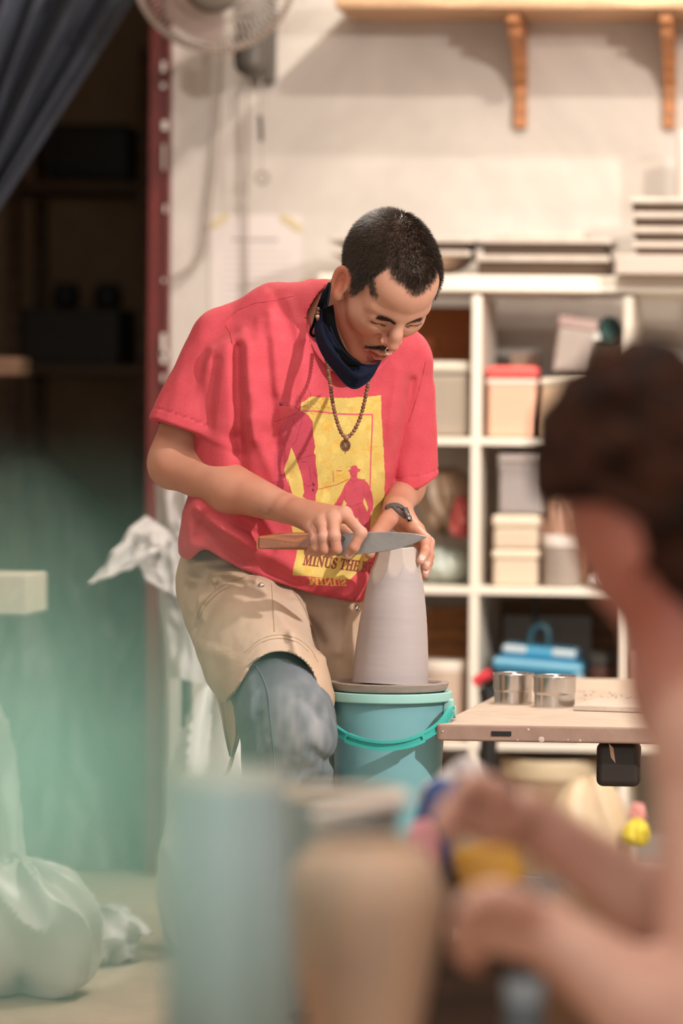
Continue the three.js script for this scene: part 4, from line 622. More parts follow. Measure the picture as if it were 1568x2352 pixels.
const slR = [P(517, 795, 0.105), P(432, 1006, 0.15)], slL = [P(925, 845, 0.03), P(941, 1120, -0.015)];
const sleeveR = group([capsule(slR[0], slR[1], 0.066, 0.078), capsule(mid(slR[0], slR[1], 0.6), P(505, 1030, 0.2), 0.05, 0.032), capsule(P(530, 850, 0.15), P(512, 1040, 0.2), 0.035, 0.026)], 0.03);
const sleeveL = group([capsule(slL[0], slL[1], 0.05, 0.047), capsule(P(950, 900, 0.0), P(948, 1120, -0.01), 0.03, 0.034)], 0.03);
const dirOf = (a, b) => { const d = [b[0] - a[0], b[1] - a[1], b[2] - a[2]], l = Math.hypot(...d); return d.map((q) => q / l); };
const dR = dirOf(slR[0], [slR[1][0] + 0.0, slR[1][1], slR[1][2] - 0.03]), dL = dirOf(slL[0], slL[1]);
const planeAt = (p, n) => (x, y, z) => (x - p[0]) * n[0] + (y - p[1]) * n[1] + (z - p[2]) * n[2];
const hemR = planeAt(P(420, 992, 0.15), dR), hemL = planeAt(P(941, 1108, -0.01), dirOf([0, 0, 0], [dL[0] + 0.08, dL[1], dL[2]]));
const holeR = group([capsule(mid(slR[0], slR[1], 0.62), addv(slR[1], [dR[0] * 0.12, dR[1] * 0.12, dR[2] * 0.12]), 0.052, 0.073), capsule(mid(slR[0], slR[1], 0.75), P(508, 1060, 0.2), 0.04, 0.026)], 0.02), holeL = capsule(mid(slL[0], slL[1], 0.75), addv(slL[1], [0, -0.1, 0]), 0.03, 0.045);
const hemLine = table([[400, 1278], [440, 1284], [476, 1262], [520, 1284], [560, 1306], [620, 1330], [700, 1358], [760, 1374], [830, 1388], [880, 1392]]);
const neckHole = group([capsule(P(842, 690, 0.16), P(757, 770, 0.1), 0.062, 0.073), ellipsoid(P(775, 800, 0.16), [0.068, 0.078, 0.06], [0, 0, 0.5])], 0.04);
function shirtField(x, y, z) {
  const py = CY - y / (D0 - rowW) * F, px = CX + x / (D0 - 0.12) * F, r = torso(clamp(py, 740, 1420)), k = (D0 - 0.1) / F;
  const xl = (r[1] - CX) * k, xr = (r[2] - CX) * k, uc = (xl + xr) / 2, a = (xr - xl) / 2, b = r[4], u = x - uc, wv = z - r[3] + 0.3 * u;
  const n = 2.35, kk = Math.pow(Math.pow(Math.abs(u / a), n) + Math.pow(Math.abs(wv / b), n), 1 / n) + 1e-6, gx = Math.pow(Math.abs(u / a) / kk, n - 1) / a, gz = Math.pow(Math.abs(wv / b) / kk, n - 1) / b;
  let d = (kk - 1) / Math.max(Math.hypot(gx, gz), 2);
  d = smax(d, (CY - 742) / F * 6.42 < y ? y - (CY - 742) / F * 6.42 : -(((CY - 742) / F * 6.42) - y), 0.06);
  d = smin(d, yoke(x, y, z), 0.045);
  if (d < 0.06 && z > 0) d -= foldAt(x, y);
  d += 0.0016 * fbm(x * 16, y * 9, z * 16);
  let sr = smax(sleeveR(x, y, z) + 0.0035 * noise(x * 30, y * 14, z * 30), hemR(x, y, z), 0.006); sr = smax(sr, -holeR(x, y, z), 0.004);
  let sl = smax(sleeveL(x, y, z) + 0.003 * noise(x * 34, y * 12, z * 30), hemL(x, y, z) - 0.006 * Math.sin(x * 60), 0.006); sl = smax(sl, -holeL(x, y, z), 0.004);
  // stitched hems
  const hr = hemR(x, y, z) + 0.02, hl = hemL(x, y, z) + 0.018; sr += 0.0016 * Math.exp(-hr * hr / 0.000004); sl += 0.0014 * Math.exp(-hl * hl / 0.000004);
  const hemY = (CY - hemLine(clamp(px, 400, 880))[1]) / F * 6.4;
  const d0 = d; d = smax(d, hemY - y, 0.012);
  if (y < hemY + 0.05) d = smax(d, -Math.max(d0 + 0.013, y - hemY - 0.03), 0.005); // hollow under the hem
  d = smin(d, sr, 0.012); d = smin(d, sl, 0.014);
  d = smax(d, -neckHole(x, y, z), 0.004);
  return d;
}
function ray(f, px, py, w0 = 0.6, w1 = -0.3) { // where the photograph's line of sight through a pixel meets a cloth surface
  let w = w0; for (let i = 0; i < 220 && w > w1; i++) { const p = P(px, py, w), d = f(p[0], p[1], p[2]); if (d < 0.0006) return p; w -= Math.max(d * 0.6, 0.0012); } return null;
}
// print: laid on the flat front of the shirt
const TA = R(10), TE = [Math.cos(TA), 0, -Math.sin(TA)], TS = 0.6, T0 = [P(330, 0, 0.15)[0] * TE[0] + 0.15 * TE[2], P(0, 1400, 0.15)[1]];
const texOf = (p) => [((p[0] * TE[0] + p[2] * TE[2]) - T0[0]) / TS, (p[1] - T0[1]) / TS];
const SHIRT = '#c64853';
const shirtTex = (() => {
  const S = 1024, c = document.createElement('canvas'); c.width = S * 2; c.height = S; const x = c.getContext('2d'), r = rng(11);
  x.fillStyle = SHIRT; x.fillRect(0, 0, S * 2, S);
  const smooth = (px, py) => { const p = ray((a, b, q) => shirtField(a, b, q), px, py) || P(px, py, 0.17), t = texOf(p); return [t[0] * S, (1 - t[1]) * S]; };
  const poly = (pts, fill, stroke, lw) => { x.beginPath(); pts.forEach((p, i) => { const [a, b] = smooth(p[0], p[1]); if (i) x.lineTo(a, b); else x.moveTo(a, b); }); if (fill) { x.closePath(); x.fillStyle = fill; x.fill(); } if (stroke) { x.strokeStyle = stroke; x.lineWidth = lw || 2; x.lineJoin = 'round'; x.stroke(); } };
  const dense = (pts, jag = 0) => { const o = []; for (let i = 0; i < pts.length; i++) { const a = pts[i], b = pts[(i + 1) % pts.length], n = Math.max(1, Math.round(Math.hypot(a[0] - b[0], a[1] - b[1]) / 6)); for (let k = 0; k < n; k++) o.push([lerp(a[0], b[0], k / n) + (r() - 0.5) * jag, lerp(a[1], b[1], k / n) + (r() - 0.5) * jag]); } return o; };
  const z3 = (list) => list.map(([a, b]) => [620 + a / 5.227, 880 + b / 5.227]), z4 = (list) => list.map(([a, b]) => [560 + a / 5.227, 1120 + b / 5.227]);
  const Y = '#d2b663', PK = '#b84353', DK = '#8c2f42';
  const poster = dense([[689, 945], [693, 924], [703, 919], [712, 911], [760, 914], [800, 914], [840, 911], [875, 908], [876, 955], [880, 1023], [884, 1096], [882, 1148], [872, 1195], [862, 1240], [853, 1275], [828, 1308], [803, 1331], [740, 1327], [671, 1321], [682, 1263], [668, 1200], [655, 1130], [651, 1080], [655, 1040], [680, 1000]], 1.6); poly(poster, Y);
  x.save(); x.beginPath(); poster.forEach((p, i) => { const [a, b] = smooth(p[0], p[1]); if (i) x.lineTo(a, b); else x.moveTo(a, b); }); x.closePath(); x.clip();
  for (let i = 0; i < 160; i++) { const [a, b] = smooth(690 + r() * 180, 915 + r() * 400); x.fillStyle = r() < 0.5 ? 'rgba(214,160,60,0.35)' : 'rgba(236,212,120,0.3)'; x.beginPath(); x.ellipse(a, b, 3 + r() * 22, 2 + r() * 14, r() * 3, 0, 7); x.fill(); }
  for (let i = 0; i < 260; i++) { const [a, b] = smooth(692 + r() * 70, 912 + r() * 40); x.fillStyle = 'rgba(170,110,50,0.5)'; x.fillRect(a, b, 1 + r() * 3, 1 + r() * 2); }
  x.restore();
  // tall figure seen from behind at the left
  poly(dense(z3([[360, 320], [460, 385], [510, 460], [515, 600], [540, 760], [525, 840], [550, 870], [545, 950], [570, 1110], [575, 1270], [545, 1340], [545, 1470], [440, 1430], [440, 1400], [390, 1360], [410, 1310], [390, 1160], [360, 1050], [320, 930], [300, 870], [255, 770], [215, 920], [190, 960], [170, 1050], [200, 1160], [265, 1330], [300, 1420], [120, 1500], [60, 1300], [40, 900], [120, 500], [300, 340]]), 0.8), PK);
  const lines = [[[360, 325], [300, 290], [200, 240], [110, 230]], [[110, 258], [190, 262], [270, 285]], [[320, 360], [200, 410], [60, 465]], [[330, 150], [300, 230], [270, 280]], [[370, 160], [355, 260], [350, 310]], [[390, 420], [350, 560], [310, 700], [270, 745]], [[280, 450], [320, 540]], [[170, 720], [180, 850], [175, 960]], [[300, 870], [400, 830], [440, 800]], [[340, 920], [450, 880], [540, 860]], [[350, 945], [440, 950]], [[20, 1190], [120, 1185], [190, 1165]], [[80, 1110], [180, 1100]], [[470, 1000], [490, 1130], [480, 1180]], [[410, 1210], [460, 1240], [545, 1210]], [[500, 1180], [525, 1220], [515, 1300]], [[440, 40], [490, 130], [480, 180]], [[520, 1060], [560, 1130]], [[210, 1150], [250, 1300]]];
  for (const l of lines) poly(z3(l), null, DK, 1.6);
  for (const l of [[[510, 1200], [530, 1235]], [[508, 1270], [522, 1300]], [[110, 255], [150, 262]]]) poly(z3(l), null, '#5f2338', 5);
  poly(z3([[365, 335], [560, 338], [800, 370], [1010, 376], [1228, 378], [1226, 520], [1212, 800], [1205, 1060], [1200, 1270]]), null, '#d0566a', 4.5);
  // small figure with a hat
  poly(dense(z3([[930, 1050], [960, 1040], [970, 1000], [1000, 988], [1040, 990], [1050, 1025], [1085, 1035], [1080, 1058], [1050, 1070], [1045, 1130], [1065, 1148], [1130, 1160], [1180, 1210], [1220, 1310], [1240, 1440], [1235, 1520], [1210, 1560], [1196, 1830], [1115, 1830], [1090, 1720], [1045, 1610], [1010, 1690], [960, 1640], [880, 1570], [840, 1560], [765, 1520], [755, 1475], [800, 1420], [850, 1330], [900, 1220], [950, 1155], [970, 1130], [955, 1065]]), 0.7), '#c44c5b');
  poly(z3([[850, 1510], [885, 1400], [920, 1440], [905, 1490], [860, 1540]]), Y); poly(z3([[1130, 1370], [1115, 1430], [1165, 1545], [1180, 1500], [1150, 1420]]), Y);
  for (const l of [[[940, 1155], [800, 1220], [580, 1275]], [[950, 1065], [1050, 1070]], [[970, 1090], [1000, 1110], [1040, 1095]], [[980, 1120], [1040, 1125]], [[950, 1160], [1010, 1180], [1100, 1160], [1145, 1158]], [[870, 1540], [990, 1470], [1120, 1430]], [[930, 1490], [1110, 1440]], [[900, 1220], [890, 1400]], [[1130, 1230], [1120, 1360]], [[1040, 1250], [1000, 1290]], [[1060, 1460], [1080, 1600], [1150, 1760]], [[1010, 1690], [1080, 1685]], [[780, 1460], [850, 1440]], [[1190, 1480], [1160, 1700]], [[760, 1190], [755, 1050]], [[790, 1050], [865, 1052]], [[1010, 1100], [1020, 1090]]]) poly(z3(l), null, '#b03a4a', 1.5);
  for (let i = 0; i < 26; i++) { const a = 560 + r() * 640, b = 780 + r() * 500; poly(z3([[a, b], [a + 10 + r() * 20, b + r() * 24 - 12]]), null, 'rgba(176,120,60,0.7)', 1.2); }
  // lettering
  const text = (s, a, b, up, color, font, clip) => { const A = smooth(...a), B = smooth(...b), U = smooth(...up); x.save(); x.font = font; const w = x.measureText(s).width, hgt = 72; x.setTransform((B[0] - A[0]) / w, (B[1] - A[1]) / w, (A[0] - U[0]) / hgt, (A[1] - U[1]) / hgt, A[0], A[1]); x.fillStyle = color; x.fillText(s, 0, 0); x.strokeStyle = color; x.lineWidth = 3.5; x.strokeText(s, 0, 0); x.restore(); };
  text('MINUS THE BE', [694, 1297], [856, 1317], [699, 1272], '#8a4038', 'bold 100px serif');
  x.save(); text('MINUS', [708, 1327], [794, 1330], [709, 1343], '#dfae4c', 'bold 100px serif'); x.restore();
  text("'", [693, 1270], [700, 1272], [694, 1258], '#8a4038', 'bold 100px serif');
  // washed cotton: fade and grain over everything
  const im = x.getImageData(0, 0, S * 2, S), dd = im.data; for (let j = 0; j < S; j++) for (let i = 0; i < S * 2; i++) { const o = (j * S * 2 + i) * 4, n = 7 * noise(i * 0.02, j * 0.02, 3) + 9 * (r() - 0.5) + 5 * noise(i * 0.15, j * 0.15, 9); dd[o] += n; dd[o + 1] += n * 1.1; dd[o + 2] += n * 1.05; } x.putImageData(im, 0, 0);
  const t = new THREE.CanvasTexture(c); t.colorSpace = THREE.SRGBColorSpace; return t;
})();
const shirtM = new THREE.MeshPhysicalMaterial({ map: shirtTex, roughness: 0.9, sheen: 0.12, sheenRoughness: 0.6, sheenColor: new THREE.Color('#ff9aa0'), side: THREE.DoubleSide });
let shirtPart;
{
  let g = surface(shirtField, addv(P(325, 1420, 0), [0, 0, -0.2]), addv(P(1010, 630, 0), [0, 0, 0.36]), 0.0046, { lip: 2.0 }).toNonIndexed();
  const p = g.attributes.position, n = g.attributes.normal, uv = new Float32Array(p.count * 2);
  for (let t = 0; t < p.count; t += 3) { // backs of the cloth use the plain half of the print cloth
    let nz = 0, xx = 0; for (let k = 0; k < 3; k++) { nz += n.getZ(t + k) + 0.2 * n.getX(t + k); } const c = [(p.getX(t) + p.getX(t + 1)) / 2, 0, p.getZ(t)], q0 = texOf([p.getX(t), p.getY(t), p.getZ(t)]);
    const sleeve = sleeveR(p.getX(t), p.getY(t), p.getZ(t)) < 0.008 || sleeveL(p.getX(t), p.getY(t), p.getZ(t)) < 0.008, plain = nz < 0.15 || sleeve;
    for (let k = 0; k < 3; k++) { const q = texOf([p.getX(t + k), p.getY(t + k), p.getZ(t + k)]); uv[(t + k) * 2] = clamp(q[0], 0.002, 0.998) * 0.5 + (plain ? 0.5 : 0); uv[(t + k) * 2 + 1] = q[1]; }
  }
  g.setAttribute('uv', new THREE.BufferAttribute(uv, 2));
  shirtPart = part(man, 'shirt', toRoom(g), shirtM);
  // ribbed collar
  const cm = matc('#c64853', { roughness: 0.9, sheen: 0.1 }), ring = [[735, 652, 0.03], [712, 655, 0.075], [694, 672, 0.11], [691, 700, 0.14], [700, 735, 0.17], [716, 775, 0.195], [740, 818, 0.212], [775, 850, 0.222], [815, 862, 0.222], [855, 848, 0.2], [885, 815, 0.165], [897, 780, 0.12], [880, 745, 0.07], [840, 700, 0.02], [780, 660, 0.0]].map((q) => V(...P(...q)));
  const curve = new THREE.CatmullRomCurve3(ring, true), N = 360, wv = [], ix = [], Cc = V(...P(800, 760, 0.1));
  for (let i = 0; i <= N; i++) { const q = curve.getPointAt((i % N) / N), t = curve.getTangentAt((i % N) / N), out = q.clone().sub(Cc).normalize(), bn = t.clone().cross(out).normalize(), o2 = bn.clone().cross(t).normalize(); const rib = i % 2 ? 0.0009 : 0; for (let k = 0; k < 8; k++) { const a = k / 8 * 2 * Math.PI, pt = q.clone().addScaledVector(o2, Math.cos(a) * (0.0115 + rib * 0.5)).addScaledVector(bn, Math.sin(a) * (0.0034 + rib)); wv.push(pt.x, pt.y, pt.z); } }
  for (let i = 0; i < N; i++) for (let k = 0; k < 8; k++) { const a = i * 8 + k, b = i * 8 + (k + 1) % 8; ix.push(a, b, b + 8, a, b + 8, a + 8); }
  const cg = new THREE.BufferGeometry(); cg.setAttribute('position', new THREE.Float32BufferAttribute(wv, 3)); cg.setIndex(ix); cg.computeVertexNormals(); part(shirtPart, 'collar', toRoom(cg), cm);
  // seams as fine raised stitching
  const seam = (pts, f = shirtField) => { const q = []; for (let i = 0; i < pts.length - 1; i++) for (let k = 0; k < 8; k++) { const h = ray(f, lerp(pts[i][0], pts[i + 1][0], k / 8), lerp(pts[i][1], pts[i + 1][1], k / 8)); if (h) q.push(V(h[0], h[1], h[2] + 0.0002)); } return q.length > 3 ? toRoom(tube(q, 0.0006, q.length * 2, 5)) : null; };
  const sg = [seam([[518, 748], [530, 765], [536, 800], [540, 860]]), seam([[516, 738], [545, 712], [585, 696], [630, 690], [680, 678]]), seam([[978, 830], [966, 880], [952, 930], [938, 975]])].filter(Boolean);
  part(shirtPart, 'seam', merge(sg), matc('#c24550', { roughness: 0.9 }));
}
// ---- trousers, apron, shoes
const kneeR = P(652, 1640, 0.33), ankR = P(672, 2300, 0.2), hipR = P(520, 1350, 0.0), hipL = P(765, 1370, -0.08), kneeL = P(792, 1760, -0.04), ankL = P(800, 2330, -0.1);
const jeansField = (() => {
  const legR = group([capsule(hipR, kneeR, 0.066, 0.073), capsule(P(655, 1620, 0.32), P(704, 1690, 0.35), 0.066, 0.05), capsule(kneeR, P(662, 1860, 0.26), 0.074, 0.078), capsule(P(662, 1860, 0.26), ankR, 0.078, 0.062)], 0.03);
  const legL = group([capsule(hipL, kneeL, 0.076, 0.068), capsule(kneeL, ankL, 0.07, 0.058)], 0.03), pelvis = group([capsule(P(575, 1345, -0.06), P(730, 1360, -0.09), 0.085, 0.09)], 0.02);
  const f0 = [[575, 1560, 600, 1790, 0.005, 10], [590, 1590, 570, 1640, 0.005, 9], [600, 1640, 565, 1690, -0.005, 9], [620, 1700, 568, 1740, 0.005, 10], [690, 1600, 740, 1640, -0.004, 12], [720, 1720, 760, 1760, -0.006, 12], [640, 1800, 760, 1770, 0.006, 16]].map(([x0, y0, x1, y1, a, w]) => { const A = P(x0, y0, 0.35), B = P(x1, y1, 0.35); return [A[0], A[1], B[0] - A[0], B[1] - A[1], a, w / 1330]; });
  return (x, y, z) => { let d = smin(smin(legR(x, y, z), legL(x, y, z), 0.02), pelvis(x, y, z), 0.05); d = smax(d, (CY - 2318) / F * 6.3 - y, 0.01); if (d < 0.05) { for (const [ax, ay, dx, dy, a, w] of f0) { const px = x - ax, py = y - ay, t = clamp((px * dx + py * dy) / (dx * dx + dy * dy), 0, 1), q = ((px - dx * t) ** 2 + (py - dy * t) ** 2) / (w * w); if (q < 6 && z > 0.2) d -= a * Math.exp(-q); } d += 0.003 * fbm(x * 18, y * 9, z * 18); } return d; };
})();
{
  const g = surface(jeansField, addv(P(420, 2335, 0), [0, 0, -0.26]), addv(P(930, 1230, 0), [0, 0, 0.46]), 0.0075, { lip: 1.6 }), base = lin('#50595f'), worn = lin('#6d7680'), dust = lin('#a9a8ab'), dark = lin('#424d54'), kd = P(690, 1690, 0.4);
  colorize(g, (x, y, z) => { const n = fbm(x * 14, y * 9, z * 14), m = noise(x * 70, y * 26, z * 70); let c = mix3(base, n > 0 ? worn : dark, clamp(Math.abs(n) * 0.6, 0, 0.7)); const q = Math.hypot((x - kd[0]) * 1.1, (y - kd[1]) * 0.7); c = mix3(c, dust, clamp(0.75 * sstep(0.1, 0.01, q) * (0.75 + 0.6 * m + 0.3 * n), 0, 0.85)); c = mix3(c, dust, clamp(0.5 * sstep(0.1, 0.5, fbm(x * 26, y * 7, z * 26)) * sstep(kd[1] + 0.02, kd[1] - 0.08, y), 0, 0.6)); return c; });
  const j = part(man, 'jeans', toRoom(g), matc('#ffffff', { vc: true, roughness: 0.92, bump: TX.weave, brep: 1, bumpScale: 0.0 }));
  j.material.bumpMap = null;
  const q = []; for (const [x, y] of [[588, 1530], [605, 1560], [617, 1600], [621, 1650], [626, 1700], [630, 1750], [632, 1800], [634, 1860]]) { const h = ray(jeansField, x, y); if (h) q.push(V(h[0], h[1], h[2] + 0.0006)); }
  part(j, 'side_seam', toRoom(tube(q, 0.0016, 60, 6)), matc('#5b666c', { roughness: 0.9 }));
}
{ // shoes
  const sole = matc('#d9d2c6', { roughness: 0.7 }), up = matc('#3b3a3a', { roughness: 0.8 }), gy = man.position.y;
  for (const [p, l] of [[ankR, 0], [ankL, 1]]) { const c = roomV(p), s = new THREE.Shape(); s.ellipse(0, 0.055, 0.05, 0.132, 0, Math.PI * 2, false, 0); const so = new THREE.ExtrudeGeometry(s, { depth: 0.018, bevelEnabled: true, bevelSize: 0.004, bevelThickness: 0.004, bevelSegments: 2, curveSegments: 20 }); so.rotateX(Math.PI / 2); so.translate(c.x, gy + 0.024, c.z); so.scale(1, 1, 1); const f = group([ellipsoid([0, 0.045, 0.085], [0.045, 0.036, 0.1]), capsule([0, 0.05, -0.02], [0, 0.11, 0.0], 0.043, 0.05)], 0.03), u = surface((x, y, z) => smax(f(x, y, z), 0.021 - y, 0.006), [-0.07, 0, -0.09], [0.07, 0.17, 0.21], 0.006); u.translate(c.x, gy, c.z); const m = part(man, 'shoe', u, up); so.translate(0, 0, 0.0); so.rotateY(0); part(m, 'shoe_sole', so.translate(0, 0, 0.005), sole); }
}
const apronField = (() => {
  const hip = group([capsule(P(546, 1328, -0.01), P(760, 1372, -0.05), 0.099, 0.108)], 0.02);
  const thigh = group([capsule(P(548, 1350, 0.0), P(648, 1600, 0.3), 0.101, 0.09), capsule(P(552, 1395, 0.06), P(592, 1510, 0.19), 0.1, 0.098)], 0.02), lap = group([capsule(P(770, 1390, -0.03), P(785, 1680, -0.02), 0.092, 0.088)], 0.02);
  const inR = capsule(P(606, 1490, 0.18), addv(P(652, 1640, 0.33), [0.02, -0.06, 0.06]), 0.076, 0.0765);
  const fl = [[600, 1335, 690, 1450, 0.007, 16], [690, 1450, 738, 1600, 0.010, 13], [640, 1345, 730, 1480, -0.010, 14], [770, 1400, 790, 1560, -0.008, 16], [800, 1410, 770, 1500, 0.008, 14], [430, 1330, 560, 1310, 0.008, 12], [425, 1350, 500, 1345, -0.007, 10], [440, 1400, 500, 1330, 0.006, 12], [450, 1450, 520, 1360, -0.005, 12], [470, 1480, 540, 1500, 0.004, 16], [540, 1400, 640, 1440, 0.004, 30], [430, 1300, 470, 1290, 0.004, 10], [425, 1310, 470, 1330, -0.006, 9], [440, 1290, 520, 1285, 0.006, 9], [470, 1305, 590, 1330, 0.006, 9], [480, 1318, 560, 1345, -0.005, 8], [455, 1350, 470, 1420, 0.005, 9], [470, 1390, 450, 1440, -0.004, 8]].map(([x0, y0, x1, y1, a, w]) => { const A = P(x0, y0, 0.15), B = P(x1, y1, 0.15); return [A[0], A[1], B[0] - A[0], B[1] - A[1], a, w / 1290]; });
  const hem = table([[480, 1640], [540, 1590], [575, 1530], [605, 1506], [640, 1497], [680, 1506], [712, 1535], [730, 1580], [745, 1650], [780, 1690], [900, 1700]]), top = P(0, 1262, 0.1)[1];
  return (x, y, z) => {
    let d = smin(smin(hip(x, y, z), thigh(x, y, z), 0.05), lap(x, y, z), 0.022);
    if (d < 0.05) { for (const [ax, ay, dx, dy, a, w] of fl) { const px = x - ax, py = y - ay, t = clamp((px * dx + py * dy) / (dx * dx + dy * dy), 0, 1), q = ((px - dx * t) ** 2 + (py - dy * t) ** 2) / (w * w); if (q < 6 && z > -0.05) d -= a * Math.exp(-q); } d += 0.002 * fbm(x * 20, y * 14, z * 20); }
    const px = CX + x / (D0 - z) * F, py = CY - y / (D0 - z) * F;
    d = smax(d, y - top, 0.01); d = smax(d, (py - hem(clamp(px, 480, 900))[1]) / 1330, 0.004);
    return smax(d, -inR(x, y, z), 0.003);
  };
})();
const APR = lin('#bb9e84'), APD = lin('#a98a6c'), APL = lin('#c9b3a0');
const apronCol = (x, y, z) => { const n = fbm(x * 12, y * 12, z * 12), m = fbm(x * 60, y * 60, z * 60); let c = mix3(APR, n > 0 ? APL : APD, clamp(Math.abs(n) * 0.5, 0, 0.6)); c = mix3(c, APL, clamp(0.1 * m, 0, 0.2)); const k = P(640, 1440, 0.25); return mix3(c, lin('#d3bfae'), 0.35 * sstep(0.13, 0.03, Math.hypot(x - k[0], y - k[1]))); };
{
  const am = matc('#ffffff', { vc: true, roughness: 0.93 }), seamM = matc('#ad9173', { roughness: 0.9 });
  const g = surface(apronField, addv(P(400, 1720, 0), [0, 0, -0.2]), addv(P(930, 1230, 0), [0, 0, 0.45]), 0.0042, { lip: 1.8 }); colorize(g, apronCol);
  const ap = part(man, 'apron', toRoom(g), am);
  // the loose side of the apron hanging down in a point
  const L = [[452, 1462], [470, 1520], [490, 1580], [506, 1640], [520, 1700], [529, 1738]], Rr = [[600, 1512], [572, 1535], [553, 1575], [553, 1640], [549, 1690], [534, 1742]], geo = new THREE.PlaneGeometry(1, 1, 24, 60), p = geo.attributes.position;
  const cv = (a) => new THREE.CatmullRomCurve3(a.map((q) => V(q[0], q[1], 0))), cl = cv(L), cr = cv(Rr);
  for (let i = 0; i < p.count; i++) { const u = p.getX(i) + 0.5, v = 0.5 - p.getY(i), a = cl.getPoint(v), b = cr.getPoint(v), x = lerp(a.x, b.x, u), y = lerp(a.y, b.y, u) , h = ray(apronField, x, y), wf = 0.25 + 0.05 * u - 0.06 * v + 0.012 * Math.sin(u * 9 + v * 3), w = h ? Math.max(h[2] + 0.003, lerp(h[2] + 0.003, wf, sstep(0, 0.4, v))) : wf, q = P(x, y, w); p.setXYZ(i, ...q); }
  geo.computeVertexNormals(); const bk = geo.clone(), bp = bk.attributes.position, nn = geo.attributes.normal; for (let i = 0; i < bp.count; i++) bp.setXYZ(i, bp.getX(i) - nn.getX(i) * 0.002, bp.getY(i) - nn.getY(i) * 0.002, bp.getZ(i) - nn.getZ(i) * 0.002);
  for (const q of [geo, bk]) { q.deleteAttribute('uv'); colorize(q, apronCol); }
  part(ap, 'apron_flap', toRoom(mergeGeometries([geo, bk])), am);
  part(ap, 'apron_tie', toRoom(tube([V(...P(534, 1738, 0.19)), V(...P(530, 1752, 0.185)), V(...P(522, 1774, 0.18)), V(...P(514, 1784, 0.18))], 0.0035, 16, 6)), seamM);
  const onA = (pts, f = apronField) => { const q = [], cv2 = new THREE.CatmullRomCurve3(pts.map((p) => V(p[0], p[1], 0))), nn2 = pts.length * 7; for (let i = 0; i <= nn2; i++) { const c2 = cv2.getPoint(i / nn2), h = ray(f, c2.x, c2.y); if (h) q.push(V(h[0], h[1], h[2] + 0.0004)); } return q.length > 3 ? toRoom(tube(q, 0.0007, q.length * 2, 5)) : null; };
  const sl = [[[478, 1325], [495, 1352]], [[484, 1322], [500, 1346]], [[450, 1420], [466, 1385], [500, 1352], [540, 1332], [600, 1318], [650, 1325]], [[455, 1424], [471, 1392], [504, 1360], [545, 1340]], [[560, 1500], [600, 1468], [640, 1458], [680, 1466], [712, 1490], [730, 1520]], [[556, 1512], [600, 1476], [640, 1466], [680, 1474], [708, 1496]], [[575, 1534], [605, 1511], [640, 1502], [680, 1511], [710, 1538]], [[623, 1340], [627, 1400], [630, 1450]], [[655, 1330], [700, 1400], [735, 1500]]].map((q) => onA(q)).filter(Boolean);
  part(ap, 'stitching', merge(sl), seamM);
  for (const [x, y] of [[494, 1333], [600, 1345], [820, 1397]]) { const h = ray(apronField, x, y); if (!h) continue; const b = ellipsoid([0, 0, 0], [1, 1, 1]), s = new THREE.SphereGeometry(1, 20, 12); s.scale(0.0052, 0.0052, 0.0028); s.translate(h[0], h[1], h[2] + 0.0012); part(ap, 'rivet', toRoom(s), x < 550 ? matc('#b69a80', { roughness: 0.6 }) : M.steel); }
}
